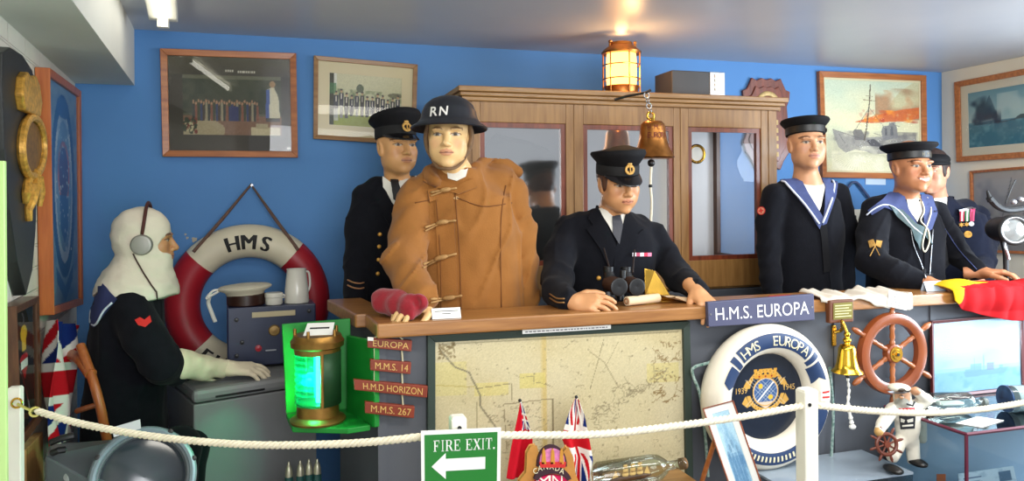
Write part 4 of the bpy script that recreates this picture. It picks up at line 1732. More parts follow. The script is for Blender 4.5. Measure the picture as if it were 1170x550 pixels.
# ---------------------------------------------------------------- duffel coat lookout in a steel helmet
M_DUFFEL = mat('camel_duffel', (148, 98, 50), 0.95, var=0.08, vs=14, bump=0.3, bs=220, sheen=0.12, spec=0.1)
M_TOGGLE = mat('toggle_cord', (170, 130, 78), 0.7, var=.15, vs=60)
F = Fig('mannequin', 'mannequin in tan duffel coat and steel helmet leaning on the counter', 530, 2.74, (-.22, -1))
A = F
F.head(513, 156, 2.66, (-.32, -1), -.02, 0, atY(524, 208, 2.72), skin=(224, 184, 128), lip=(184, 104, 88), brow=(110, 74, 44), iris=(50, 48, 44))
zc = .70
rings = [(zc, *F.L(533, 300, 2.74)[:2], .225, .17), (1.0, *F.L(533, 300, 2.74)[:2], .218, .162), (1.25, *F.L(532, 300, 2.74)[:2], .208, .155), (1.45, *F.L(530, 300, 2.75)[:2], .205, .14), (1.56, *F.L(529, 300, 2.75)[:2], .17, .115), (1.62, *F.L(526, 300, 2.74)[:2], .10, .095), (1.665, *F.L(525, 300, 2.73)[:2], .075, .08)]
armR = [(F.L(479, 226, 2.74), .068), (F.L(468, 262, 2.68), .068), (F.L(461, 302, 2.58), .066), (F.L(471, 324, 2.50), .058), (F.L(482, 338, 2.44), .05)]
armL = [(F.L(583, 222, 2.78), .07), (F.L(590, 262, 2.79), .068), (F.L(595, 305, 2.78), .064), (F.L(595, 345, 2.74), .06), (F.L(590, 385, 2.68), .052)]
yoke = [(F.L(490, 217, 2.75), F.L(572, 214, 2.78), .07, .072)]


def hood(P, d):
    g = None
    for (p, q, ra, rb) in ((F.L(528, 212, 2.66), F.L(544, 192, 2.72), .018, .022), (F.L(544, 192, 2.72), F.L(562, 176, 2.80), .022, .02), (F.L(562, 176, 2.80), F.L(590, 196, 2.84), .02, .026), (F.L(497, 206, 2.66), F.L(490, 196, 2.73), .02, .02), (F.L(490, 196, 2.73), F.L(500, 190, 2.84), .02, .022)):
        k = s_cap(P, p, q, ra, rb)
        g = k if g is None else smin(g, k, .014)
    g = smin(g, s_ell(P, F.L(562, 200, 2.82), (.085, .06, .055)), .02)
    g = g + .008 * (vnoise(P[0] * 26, P[1] * 26, P[2] * 26) - .5)
    return smin(d, g, .014)


F.garment('duffel_coat', M_DUFFEL, rings, [armR, armL], yoke, folds=.017, extra=hood, seed=1.3, blend=.007)
F.hidden_body(rings, [armR, armL])
F.legs(rings)
F.piece('collar', [(487, 196), (500, 205), (524, 212), (540, 204), (545, 214), (524, 222), (498, 214), (484, 208)], M_DUFFEL, .012, .02)
F.piece('shirt', [(510, 190), (536, 188), (532, 202), (522, 207), (512, 204)], M_SHIRT, .005, .01)
F.piece('placket', [(496, 214), (518, 220), (524, 362), (503, 362)], M_DUFFEL, .006, .012)
F.line('seam', [(497, 216), (503, 290), (504, 360)], .0018, mat('dark_seam', (112, 66, 24), .9), .007)
F.line('seam', [(520, 221), (525, 290), (527, 360)], .0018, mat('dark_seam', (112, 66, 24), .9), .003)
F.line('yoke_seam', [(474, 232), (492, 228), (497, 222)], .002, mat('dark_seam', (112, 66, 24), .9), .002)
F.line('yoke_seam', [(522, 226), (552, 236), (585, 232)], .002, mat('dark_seam', (112, 66, 24), .9), .002)
F.line('sleeve_seam', [(578, 212), (574, 235), (572, 270), (573, 360)], .0022, mat('dark_seam', (112, 66, 24), .9), .001)
F.piece('toggle_patch', [(488, 218), (500, 214), (501, 228), (490, 231)], M_DUFFEL, .010, .008)
for (x0, y0, x1, y1, x2, y2) in ((492, 220, 508, 217, 522, 215), (486, 260, 504, 254, 521, 252), (484, 302, 502, 295, 522, 290), (492, 342, 512, 341, 528, 338)):
    pts = on(F.bvh, dens([(x0, y0), (x1, y1), (x2, y2)], 6), .017)
    b = MB().tube(pts, [.0035 + .0012 * (i % 2) for i in range(len(pts))], 7)
    h = pts[len(pts) // 2 - 2:len(pts) // 2 + 4]
    b.tube(h, [.004, .008, .009, .009, .008, .004][:len(h)], 8)
    b.tube(on(F.bvh, dens([(x0, y0 + 4), (x1, y1 + 1)], 5), .014), .0032, 6)
    b.build('toggle', M_TOGGLE, F.root, True, 180)
# helmet
T = F.H @ Matrix.Translation(V((0, -.008, .028))) @ Matrix.Rotation(.06, 4, 'X')
prof = [(.142, -.004), (.146, .0), (.142, .006), (.12, .018), (.108, .034), (.102, .058), (.09, .082), (.068, .1), (.04, .111), (0, .115)]
b = MB().lathe([(0, .03), (.09, .02), (.12, .008)] + prof, T @ Matrix.Diagonal((.97, 1.1, 1.05, 1)), 48)
hel = b.build('steel_helmet', mat('helmet_paint', (34, 36, 42), .32, var=.2, vs=30, spec=.6), F.root, True, 60)
hb = bvh_of(hel)
for s_, x0, x1, y0, y1, dy in (('R', 491, 499.5, 133, 122.5, -1.2), ('N', 501.5, 511, 132, 122, -1)):
    vs, fs, wd = text2d(s_, .02, 1.0, True)
    q = []
    for x, y in vs:
        px, py = x0 + (x1 - x0) * x / wd + y * 1.2, y0 + (y1 - y0) * y + dy * x / wd
        h, n_ = cast(hb, px, py)
        q.append(h + (CAM - h).normalized() * .0025)
    MB().add(q, fs).build('stencil_letter', mat('white_stencil', (230, 228, 222), .6), hel)
b = MB()
st = [F.H @ V(p) for p in ((.076, .0, .045), (.078, .012, -.02), (.062, .03, -.075), (.035, .066, -.112), (0, .088, -.12), (-.035, .066, -.112), (-.062, .03, -.075), (-.078, .012, -.02), (-.076, .0, .045))]
b.tube(bez(st, 40), [.0055] * 41 if False else .0055, 8)
b.build('chin_strap', mat('webbing', (110, 84, 58), .8, var=.2, vs=80), hel, True)
for sx in (-1, 1):
    b = MB()
    for dy in (.0, .014):
        b.tube(bez([F.H @ V((sx * .075, -.01 + dy, .04)), F.H @ V((sx * .083, dy, .0)), F.H @ V((sx * .075, .012 + dy, -.045)), F.H @ V((sx * .056, .03 + dy, -.078))], 12), .009, 8)
    b.build('ear_webbing', mat('webbing', (110, 84, 58), .8), hel, True)
F.hand(F.L(489, 345, 2.45), (.72, .66, -.16), (-.1, .25, 1), -1, (.35, .55, .4), stub=0.0)
F.finish()

# ---------------------------------------------------------------- peaked-cap officer behind him
F = Fig('mannequin', 'mannequin in black officer uniform and peaked cap behind the duffel coat', 450, 3.14, (.0, -1))
F.head(453, 168, 3.12, (.30, -.95), .02, .0, atY(456, 222, 3.16), skin=(212, 158, 104), lip=(170, 100, 76), brow=(96, 60, 34), iris=(60, 50, 36))
c = F.L(452, 300, 3.16)[:2]
rings = [(.72, c[0], c[1], .185, .13), (1.0, c[0], c[1], .18, .125), (1.2, c[0], c[1], .17, .12), (1.42, c[0], c[1], .18, .115), (1.53, c[0], c[1], .16, .095), (1.585, c[0], c[1], .09, .08), (1.62, *F.L(455, 222, 3.16)[:2], .064, .066)]
armR = [(F.L(418, 226, 3.16), .058), (F.L(411, 262, 3.16), .058), (F.L(409, 298, 3.14), .054), (F.L(407, 328, 3.08), .048), (F.L(407, 342, 3.06), .045)]
armL = [(F.L(497, 226, 3.18), .058), (F.L(503, 280, 3.18), .055), (F.L(505, 340, 3.12), .046)]
F.garment('jacket', M_NAVY, rings, [armR, armL], [(F.L(430, 216, 3.16), F.L(484, 216, 3.17), .05, .05)], folds=.008, seed=5.1)
F.hidden_body(rings, [armR, armL])
F.legs(rings)
F.hand(F.L(407, 344, 3.06), (0, .1, -1), (-1, .2, 0), -1, (.3, .3, .2))
F.hand(F.L(505, 344, 3.12), (0, .1, -1), (1, .2, 0), 1, (.3, .3, .2))
F.piece('shirt', [(437, 203), (452, 213), (468, 197), (481, 196), (480, 206), (470, 224), (457, 242), (446, 230), (438, 216)], M_SHIRT, .012, .02)
F.piece('tie', [(446, 207), (455, 207), (457, 216), (455, 232), (449, 228), (448, 216)], M_TIE, .017, .008)
F.piece('lapel', [(435, 211), (442, 220), (454, 246), (450, 268), (438, 246), (426, 225)], M_NAVY, .014, .014)
F.piece('lapel', [(482, 204), (475, 217), (459, 241), (453, 266), (471, 242), (487, 215)], M_NAVY, .014, .014)
for y in (268, 282, 297, 313):
    F.button(434 + (y - 268) * -.05, y, .0085, M_GOLD)
for dy in (0, 6):
    F.line('cuff_stripe', [(397, 320 + dy), (404, 323 + dy), (411, 324 + dy), (416, 323 + dy)], .003, mat('tan_stripe', (170, 120, 80), .6), .003)
F.peaked_cap(.05)
F.finish()

# ---------------------------------------------------------------- officer with binoculars
F = Fig('mannequin', 'mannequin in navy double breasted uniform and peaked cap behind binoculars', 698, 2.84, (-.2, -1))
C_ = F
F.head(706, 208, 2.74, (.02, -1), -.2, .05, atY(697, 254, 2.82), skin=(206, 150, 104), lip=(176, 104, 84), brow=(90, 56, 34), hair=(74, 44, 26))
c0_, c1_ = F.L(694, 300, 2.84), F.L(697, 300, 2.83)
rings = [(.72, c0_[0], c0_[1], .19, .14), (1.0, c0_[0], c0_[1], .185, .135), (1.2, c0_[0], c0_[1] + .01, .18, .13), (1.36, c1_[0], c1_[1], .185, .12), (1.43, c1_[0], c1_[1], .155, .10), (1.48, c1_[0], c1_[1], .09, .08), (1.505, *F.L(697, 252, 2.82)[:2], .066, .068)]
armR = [(F.L(650, 263, 2.86), .063), (F.L(640, 290, 2.80), .062), (F.L(636, 318, 2.70), .058), (F.L(636, 334, 2.58), .052), (F.L(648, 343, 2.46), .044)]
armL = [(F.L(745, 270, 2.84), .061), (F.L(760, 295, 2.80), .058), (F.L(777, 318, 2.68), .052), (F.L(796, 331, 2.49), .044)]
F.garment('jacket', M_NAVY, rings, [armR, armL], [(F.L(664, 256, 2.85), F.L(730, 260, 2.85), .052, .052)], folds=.010, seed=2.7)
F.hidden_body(rings, [armR, armL])
F.legs(rings)
F.piece('shirt', [(683, 229), (692, 240), (703, 250), (712, 238), (716, 244), (712, 262), (704, 274), (694, 256), (684, 240)], M_SHIRT, .012, .02)
F.piece('tie', [(699, 248), (708, 246), (711, 258), (707, 280), (700, 268)], mat('dark_patterned_tie', (44, 46, 56), .5, var=.4, vs=300), .018, .008)
F.piece('lapel', [(681, 230), (690, 250), (704, 282), (698, 312), (686, 285), (670, 262), (678, 258), (672, 250)], M_NAVY, .016, .014)
F.piece('lapel', [(715, 240), (710, 262), (703, 284), (700, 310), (716, 290), (730, 270), (724, 264), (728, 258)], M_NAVY, .016, .014)
F.piece('front_flap', [(700, 300), (722, 275), (735, 262), (740, 300), (736, 350), (702, 350)], M_NAVY, .006, .010)
for k, cl in enumerate(((214, 210, 214), (170, 60, 90), (206, 200, 206), (200, 40, 70), (220, 120, 150))):
    x0 = 722 + k * 4.2
    F.piece('medal_ribbon', [(x0, 289), (x0 + 4.2, 288.8), (x0 + 4.2, 293), (x0, 293.2)], mat('ribbon_%d' % k, cl, .7), .012, .006, 2)
for (x, y) in ((684, 318), (686, 340)):
    F.button(x, y, .009, M_GOLD)
for dy in (0, 4.5):
    F.line('cuff_stripe', [(628, 336 + dy), (636, 341 + dy), (645, 341.5 + dy)], .0028, mat('dull_gold_lace', (150, 112, 66), .6, .3), .003)
F.peaked_cap(.02, z0=.03)
F.hand(F.L(651, 345, 2.44), (-.86, .42, .0), (.15, .62, .75), -1, curls=[(.2, .45, .3), (.3, .45, .3), (.35, .5, .3), (.4, .5, .3)], thumb=(.75, .65, -.15), stub=-.01)
F.hand(F.L(795, 333, 2.46), (-.18, .9, -.42), (-.1, .5, .9), 1, curls=[(.4, .5, .4), (.5, .6, .4), (.6, .6, .4), (.6, .6, .4)], thumb=(.6, .7, -.3))
F.finish()

# ---------------------------------------------------------------- medical rating standing straight
F = Fig('mannequin', 'mannequin in square rig sailor uniform with red cross arm badge', 920, 2.90, (-.36, -.94))
F.head(921, 165, 2.88, (-.30, -.95), .03, 0, atY(922, 214, 2.92), skin=(204, 150, 112), lip=(160, 90, 76), brow=(80, 54, 38))
c = F.L(921, 300, 2.92)[:2]
rings = [(.72, c[0], c[1], .165, .125), (1.0, c[0], c[1], .155, .12), (1.2, c[0], c[1], .155, .118), (1.42, c[0], c[1], .17, .112), (1.53, c[0], c[1], .15, .092), (1.585, c[0], c[1], .09, .078), (1.60, *F.L(922, 214, 2.92)[:2], .07, .068)]
armR = [(F.L(885, 224, 2.93), .057), (F.L(879, 255, 2.94), .055), (F.L(878, 285, 2.93), .05), (F.L(881, 318, 2.88), .045), (F.L(884, 342, 2.85), .042)]
armL = [(F.L(957, 223, 2.93), .057), (F.L(964, 255, 2.94), .054), (F.L(965, 290, 2.92), .049), (F.L(964, 338, 2.87), .041)]
F.garment('jumper', M_NAVY, rings, [armR, armL], [(F.L(898, 217, 2.93), F.L(945, 216, 2.93), .047, .047)], folds=.006, seed=8.2)
F.hidden_body(rings, [armR, armL])
F.legs(rings)
F.hand(F.L(884, 346, 2.85), (0, .1, -1), (-1, .2, 0), -1, (.3, .3, .2))
F.hand(F.L(964, 342, 2.87), (0, .1, -1), (1, .2, 0), 1, (.3, .3, .2))
F.piece('shirt_front', [(904, 200), (922, 206), (940, 199), (943, 210), (938, 236), (932, 252), (922, 236), (910, 212)], M_SHIRT, .006, .012)
F.line('shirt_band', [(917, 200), (925, 203), (934, 201)], .004, mat('navy_edge', (34, 36, 50), .7), .010)
F.piece('collar', [(896, 192), (908, 194), (924, 222), (941, 250), (936, 262), (922, 240), (904, 218), (889, 200)], M_COLLAR, .012, .014)
F.piece('collar', [(934, 192), (950, 192), (958, 200), (954, 226), (944, 256), (939, 258), (942, 236), (942, 214)], M_COLLAR, .012, .014)
F.line('white_tape', [(890, 200), (904, 216), (920, 234), (936, 256)], .0048, M_TAPE, .016)
F.line('white_tape', [(955, 198), (952, 222), (946, 240), (940, 255)], .0048, M_TAPE, .016)
F.piece('black_silk', [(934, 250), (942, 250), (945, 262), (949, 310), (941, 312), (938, 270)], mat('black_silk', (12, 12, 16), .65, spec=.15), .008, .010)
F.line('front_crease', [(938, 262), (946, 300), (950, 335)], .002, M_NAVY, .003)
h, n_ = cast(F.bvh, 870, 241)
M = mloc(h, (n_ + (CAM - h).normalized()).normalized(), (1, 0, 0))
bd = MB().lathe([(0, -.006), (.019, -.006), (.019, .003), (0, .003)], M, 24).build('arm_badge', mat('badge_cream', (206, 150, 120), .7), F.root, True)
MB().torus(M @ Matrix.Translation(V((0, 0, .003))), .0175, .002, n=24, m=6).box((-.003, -.011, .003), (.003, .011, .006), M).box((-.011, -.003, .003), (.011, .003, .0062), M).build('red_cross', mat('badge_red', (196, 40, 34), .6), bd)
F.sailor_cap(.06, .042, .115)
F.finish()

# ---------------------------------------------------------------- veteran with medals at the back
F = Fig('mannequin', 'mannequin in navy blazer and beret wearing three medals at back right', 1085, 3.22, (-.75, -.72))
F.head(1065, 196, 3.18, (-.95, -.42), -.03, 0, atY(1072, 238, 3.24), skin=(206, 146, 116), lip=(176, 100, 84), brow=(70, 46, 34), hair=(52, 34, 28))
c = F.L(1088, 300, 3.24)[:2]
rings = [(.72, c[0], c[1], .19, .14), (1.0, c[0], c[1], .185, .135), (1.2, c[0], c[1], .185, .132), (1.36, c[0], c[1], .19, .12), (1.45, c[0], c[1], .16, .1), (1.50, *F.L(1076, 238, 3.24)[:2], .09, .085), (1.535, *F.L(1072, 234, 3.24)[:2], .07, .07)]
armL = [(F.L(1116, 248, 3.26), .066), (F.L(1126, 275, 3.24), .062), (F.L(1124, 298, 3.12), .056), (F.L(1118, 312, 3.0), .048)]
armR = [(F.L(1050, 248, 3.12), .062), (F.L(1046, 290, 3.08), .056), (F.L(1050, 330, 3.0), .048)]
F.garment('blazer', M_NAVYB, rings, [armR, armL], [(F.L(1062, 240, 3.2), F.L(1104, 240, 3.26), .055, .058)], folds=.010, seed=3.9)
F.hidden_body(rings, [armR, armL])
F.legs(rings)
F.hand(F.L(1116, 318, 2.98), (0, .9, -.5), (0, .4, 1), 1)
F.hand(F.L(1050, 335, 3.0), (0, .6, -.8), (0, .4, 1), -1)
F.piece('shirt', [(1066, 214), (1074, 220), (1081, 209), (1085, 218), (1080, 240), (1074, 252), (1068, 240)], M_SHIRT, .012, .02)
F.piece('tie', [(1069, 236), (1076, 238), (1077, 262), (1070, 268), (1066, 250)], mat('blue_striped_tie', (40, 48, 86), .5, var=.3, vs=120), .018, .008)
F.piece('lapel', [(1084, 214), (1092, 222), (1090, 240), (1078, 272), (1074, 262), (1080, 240)], M_NAVYB, .016, .014)
F.button(1087, 243, .006, mat('blue_pin', (60, 120, 180), .4), 'lapel_pin')
bar = F.piece('medal_bar', [(1095, 239.5), (1113, 238), (1113.5, 240), (1095.5, 241.5)], M_STEEL, .016, .008, 2)
for k, (cl, cs) in enumerate((((180, 40, 60), (230, 224, 220)), ((60, 110, 70), (232, 228, 220)), ((190, 60, 100), (150, 40, 70)))):
    x0 = 1096 + k * 5.8
    rb = F.piece('medal_ribbon', [(x0, 240.5 - k * .4), (x0 + 5.4, 240 - k * .4), (x0 + 5, 253), (x0 + .6, 253.4)], mat('mr_%d' % k, cl, .7), .014, .006, 3)
    F.piece('medal_ribbon_stripe', [(x0 + 2, 240.3 - k * .4), (x0 + 3.6, 240.2 - k * .4), (x0 + 3.4, 253), (x0 + 2.2, 253.2)], mat('ms_%d' % k, cs, .7), .016, .006, 3)
h0 = []
for k, (x, y, r, m) in enumerate(((1098.5, 257, .012, M_GOLD), (1104.5, 256.5, .012, M_GOLD), (1110, 256, .012, M_STEEL), (1106, 268, .018, M_GOLD))):
    h, n_ = cast(F.bvh, x, y)
    d = (CAM - h).normalized()
    M = mloc(h + d * .014, (n_ + d).normalized())
    b = MB()
    if k in (0, 1):
        b.prism([((r * 1.15 if i % 2 == 0 else r * .55) * math.cos(PI / 2 + i * PI / 6), (r * 1.15 if i % 2 == 0 else r * .55) * math.sin(PI / 2 + i * PI / 6)) for i in range(12)], M, -.002, .002)
    else:
        b.lathe([(0, -.002), (r, -.002), (r, .002), (0, .002)], M, 20)
        b.torus(M, r * .92, .0025, n=20, m=6)
    b.build('medal', m, F.root, False)
MB().ell((0, -.008, .06), (.083, .103, .045), F.H).lathe([(.078, .03), (.082, .034), (.082, .046), (.078, .05)], F.H @ Matrix.Translation(V((0, -.008, 0))) @ Matrix.Diagonal((1, 1.25, 1, 1)), 32).ell((.03, -.005, .085), (.075, .085, .022), F.H).build('beret', M_FELT, F.root, True)
F.button(1122, 303, .011, M_STEEL, 'cuff_button')
F.finish()

# ---------------------------------------------------------------- signalman with crossed flags badge
F = Fig('mannequin', 'smiling mannequin in square rig sailor uniform with crossed flags arm badge', 1038, 2.78, (-.32, -.95))
E_ = F
F.head(1040, 191, 2.74, (-.14, -1), .0, 0, atY(1034, 236, 2.80), skin=(186, 126, 88), lip=(160, 86, 70), brow=(90, 58, 40), smile=1.0)
c = F.L(1034, 300, 2.80)[:2]
rings = [(.72, c[0], c[1], .19, .14), (1.0, c[0], c[1], .175, .13), (1.2, c[0], c[1], .165, .128), (1.38, c[0], c[1], .17, .118), (1.46, c[0], c[1], .15, .096), (1.51, c[0], c[1], .09, .08), (1.535, *F.L(1034, 236, 2.80)[:2], .07, .07)]
armR = [(F.L(1002, 240, 2.82), .062), (F.L(996, 268, 2.76), .064), (F.L(996, 298, 2.66), .062), (F.L(1020, 312, 2.56), .055), (F.L(1050, 321, 2.50), .044)]
armL = [(F.L(1068, 244, 2.84), .06), (F.L(1082, 270, 2.84), .056), (F.L(1096, 292, 2.76), .05), (F.L(1115, 310, 2.62), .043)]
F.garment('jumper', M_NAVY, rings, [armR, armL], [(F.L(1014, 234, 2.81), F.L(1056, 236, 2.83), .052, .052)], folds=.010, seed=6.4)
F.hidden_body(rings, [armR, armL])
F.legs(rings)
F.piece('shirt_front', [(1034, 222), (1048, 228), (1052, 224), (1054, 240), (1048, 254), (1038, 240)], M_SHIRT, .008, .014)
F.piece('collar', [(1008, 228), (1022, 216), (1030, 218), (1038, 240), (1050, 260), (1056, 268), (1042, 262), (1026, 244), (1010, 238), (996, 246), (992, 242)], M_COLLAR, .014, .016)
F.piece('collar', [(1050, 218), (1064, 226), (1070, 244), (1064, 262), (1056, 268), (1054, 246)], M_COLLAR, .014, .016)
F.line('white_tape', [(990, 246), (1000, 238), (1012, 234), (1026, 240), (1042, 258), (1054, 268)], .0035, M_TAPE, .020)
F.piece('neck_silk', [(1014, 236), (1030, 240), (1046, 256), (1060, 262), (1064, 280), (1054, 268), (1050, 286), (1040, 262), (1024, 248)], mat('green_grey_silk', (58, 82, 86), .45, var=.15, vs=30), .020, .012)
F.piece('jumper_side', [(1060, 262), (1070, 250), (1080, 272), (1084, 300), (1078, 328), (1056, 328), (1056, 290)], M_NAVY, .004, .008)
F.line('lanyard', [(1050, 222), (1056, 240), (1052, 252), (1060, 262), (1062, 276), (1057, 288), (1054, 280), (1058, 262), (1064, 240), (1058, 222)], .0032, M_ROPE, .026)
F.line('chain', [(1040, 256), (1044, 280), (1052, 300), (1058, 318)], .0025, M_STEEL, .008)
F.line('chain', [(1066, 262), (1064, 290), (1062, 318)], .0025, M_STEEL, .008)
F.line('sleeve_edge', [(1080, 262), (1096, 286), (1116, 308)], .002, M_COLLAR, .004)
bd = MB()
b = MB()
for x0, y0, x1, y1 in ((994, 293, 1003, 275), (1005, 292, 996, 274)):
    b.tube(on(F.bvh, dens([(x0, y0), (x1, y1)], 5), .006), .0018, 6)
b.build('arm_badge', M_GWIRE, F.root, True)
for q in ([(1001, 275), (1008, 276), (1006, 284), (1000, 281)], [(992, 276), (998, 274), (1000, 281), (994, 284)]):
    F.piece('flag_badge', q, M_GWIRE, .006, .005, 2.5)
F.sailor_cap(.05, .032, .124, 'H.M.S.')
F.hand(F.L(1054, 322, 2.48), (-.8, .55, -.12), (.1, -.1, 1), -1, curls=[(.3, .5, .4), (.4, .5, .4), (.45, .5, .4), (.5, .5, .4)])
F.hand(F.L(1118, 312, 2.60), (-.75, .4, .05), (.1, -.2, 1), 1, (.35, .5, .4))
F.finish()

# ---------------------------------------------------------------- radio operator in anti-flash hood
F = Fig('mannequin', 'seated mannequin in white anti-flash hood and gloves at the grey radio desk', 142, 3.16, (1, -.02))
G_ = F
M_HOOD = mat('hood_cotton', (226, 216, 196), .85, var=.04, vs=14, bump=.25, bs=90)
F.head(166, 275, 3.15, (.98, .03), .0, 0, atY(156, 330, 3.16), skin=(196, 142, 96), lip=(170, 106, 84), brow=(60, 40, 30))
hc = F.L(166, 275, 3.15)
c = F.L(145, 400, 3.16)[:2]
zt = atY(150, 350, 3.16).z
rings = [(.52, c[0], c[1] - .01, .17, .15), (.7, c[0], c[1] - .01, .165, .145), (.95, c[0], c[1], .17, .13), (1.14, c[0], c[1] + .005, .175, .12), (1.24, c[0], c[1] + .015, .15, .1), (1.3, *F.L(156, 330, 3.16)[:2], .085, .08), (1.34, *F.L(157, 330, 3.16)[:2], .07, .07)]
armR = [(F.L(150, 352, 3.03), .07), (F.L(165, 385, 2.96), .07), (F.L(186, 418, 2.94), .066), (F.L(200, 422, 2.98), .055)]
armL = [(F.L(152, 354, 3.30), .06), (F.L(172, 405, 3.24), .055), (F.L(212, 424, 3.18), .046)]
F.garment('jumper', M_NAVY, rings, [armR, armL], [(F.L(142, 346, 3.07), F.L(146, 346, 3.27), .055, .055)], folds=.010, seed=4.4)
jb = F.bvh
F.hidden_body(rings, [armR, armL], legs=False)
# seated legs
hip = F.L(140, 490, 3.16)


def lg(P):
    d = s_ell(P, (c[0], c[1], .56), (.18, .16, .1))
    for sx, kx_, ky in ((.08, 205, 2.86), (-.06, 215, 3.0)):
        k = F.L(kx_, 512, ky)
        d = smin(d, s_cap(P, (c[0] + sx, c[1], .56), k, .09, .07), .04)
        d = smin(d, s_cap(P, k, (k[0], k[1] - .03, .05), .068, .055), .03)
    return np.maximum(d, .04 - P[2])


F.mesh('trousers', lg, (-.5, -.35, .02), (.4, .6, .75), .014, M_NAVY)
for kx_, ky in ((205, 2.86), (215, 3.0)):
    k = F.L(kx_, 512, ky)
    MB().ell((k[0], k[1] + .03, .038), (.044, .13, .037), F.M).build('shoe', M_SHOE, F.root, True)


def hoodf(P):
    q = F.M @ V((0, 0, 0))
    x, y, z = [P[i] - hc[i] for i in range(3)]
    L = (x, y, z)
    d = s_ell(L, (0, -.014, .03), (.09, .108, .102))
    d = smin(d, s_ell(L, (0, .03, -.06), (.073, .068, .085)), .03)
    d = smin(d, s_cap(L, (0, -.02, -.06), (0, -.035, -.17), .084, .105), .04)
    cape = s_ell(L, (0, -.03, -.20), (.165, .15, .12))
    d = smin(d, cape, .05)
    d = np.maximum(d, -(z + .20 + .02 * np.sin(y * 22 + x * 9)))
    d = smax(d, -s_ell(L, (0, .138, -.016), (.115, .096, .044)), .006)
    f = vnoise(x * 16, y * 16 + z * 14, z * 30) * .6 + vnoise(x * 30, y * 34 + z * 10, z * 44) * .4 - .5
    return d + f * .014


o = F.mesh('anti_flash_hood', hoodf, (hc[0] - .26, hc[1] - .27, hc[2] - .3), (hc[0] + .26, hc[1] + .2, hc[2] + .16), .0055, M_HOOD)
hbv = bvh_of(o)
F.piece('collar', [(113, 318), (128, 336), (134, 342), (126, 352), (108, 374), (98, 362), (88, 350), (100, 334)], M_COLLAR if False else mat('navy_collar', (40, 48, 92), .8, bump=.15, bs=200), .012, .016, bv=jb)
F.line('white_tape', [(89, 351), (98, 361), (108, 372), (118, 356), (128, 346)], .004, M_TAPE, .017, bv=jb)
F.piece('arm_badge', [(154, 366), (160, 363), (165, 366), (171, 361), (173, 368), (166, 374), (158, 372)], mat('badge_red2', (214, 40, 34), .6), .004, .005, 2.5, bv=jb)
# gauntlet and glove
gl = mat('glove_cotton', (222, 208, 180), .85, var=.05, vs=18, bump=.3, bs=90)
a0, a1, a2 = F.L(204, 417, 2.98), F.L(232, 420, 3.06), F.L(256, 421, 3.10)


def gf(P):
    d = smin(s_cap(P, a0, a1, .056, .046), s_cap(P, a1, a2, .046, .034), .02)
    return d + .012 * (vnoise(P[0] * 20 + P[1] * 16, P[1] * 34, P[2] * 26) - .5)


ap = np.array([a0, a1, a2])
F.mesh('gauntlet', gf, ap.min(0) - .08, ap.max(0) + .08, .006, gl)
F.hand(a2, (-.03, 1, -.10), (.25, .12, 1), -1, curls=[(.2, .35, .3), (.3, .4, .3), (.35, .45, .3), (.4, .45, .3)], glove=gl, sc=1.1)
F.hand(F.L(220, 426, 3.17), (-.2, 1, -.05), (0, .1, 1), 1, glove=gl, sc=.9)
# headphones
hd = F.H
b = MB()
b.tube(bez([hd @ V((.088, .0, .02)), hd @ V((.09, .008, .07)), hd @ V((.06, .012, .125)), hd @ V((0, .012, .146)), hd @ V((-.06, .012, .125)), hd @ V((-.09, .008, .07)), hd @ V((-.088, 0, .02))], 40), .0065, 8)
band = b.build('headphones', mat('brown_leather', (78, 34, 26), .5), F.root, True)
for sx in (1, -1):
    M = mloc(hd @ V((sx * .088, .0, -.012)), hd.to_3x3() @ V((sx, 0, 0)))
    b = MB().lathe([(0, -.012), (.03, -.012), (.039, -.004), (.039, .008), (.034, .016), (.02, .018), (0, .018)], M, 28)
    b.torus(M @ Matrix.Translation(V((0, 0, .016))), .024, .002, n=24, m=6)
    b.build('earpiece', mat('grey_earpiece', (150, 148, 140), .4, .4), band, True)
cord = [(152, 290), (156, 298), (164, 312), (173, 326), (179, 334), (180, 345)]
MB().tube([p for p in on(hbv, dens(cord, 4), .006)], .0028, 6).build('headphone_cord', mat('brown_cord', (70, 48, 40), .7), band, True, 180)
F.finish()

# ================================================================ things on and behind the counter
def card_tent(name, label, px0, py0, px1, py1, Y, lines=2, m=None):
    """folded name card standing on the counter"""
    a, b = atY(px0, py1, Y), atY(px1, py1, Y)
    z0 = ZT + .001
    a.z = b.z = z0
    h = abs(atY(px0, py0, Y).z - atY(px0, py1, Y).z)
    back = V((0, .03, 0))
    t = thing(name, label, 'card', (a + b) / 2)
    Q = Quad(a, b, b + back * .5 + V((0, 0, h)), a + back * .5 + V((0, 0, h)))
    MB().qbox(Q, 0, 0, 1, 1, -.001, 0).build('front_leaf', m or M_PAPER, t)
    Q2 = Quad(b + back * 1.05, a + back * 1.05, a + back * .55 + V((0, 0, h)), b + back * .55 + V((0, 0, h)))
    MB().qbox(Q2, 0, 0, 1, 1, -.001, 0).build('rear_leaf', m or M_PAPER, t)
    for k in range(lines):
        wd = .8 if k == 0 else .3
        MB().qbox(Q, .5 - wd / 2, .68 - k * .25, .5 + wd / 2, .74 - k * .25, 0, .0006).build('print_line', M_INK, t)
    return t


card_tent('name_card', 'white folded name card before the duffel coat mannequin', 494, 354.5, 527, 366, 2.37)
card_tent('name_card', 'pale blue folded card beside the signalman\'s hand', 1059, 324, 1081, 335, 2.40, 0, mat('pale_blue_card', (196, 214, 232), .7))

# red woollen mitten held by the duffel coat figure
M_MITT = mat('red_wool', (140, 12, 30), .9, var=.1, vs=40, bump=.5, bs=160, sheen=.3)
c0 = atY(452, 352, 2.45)


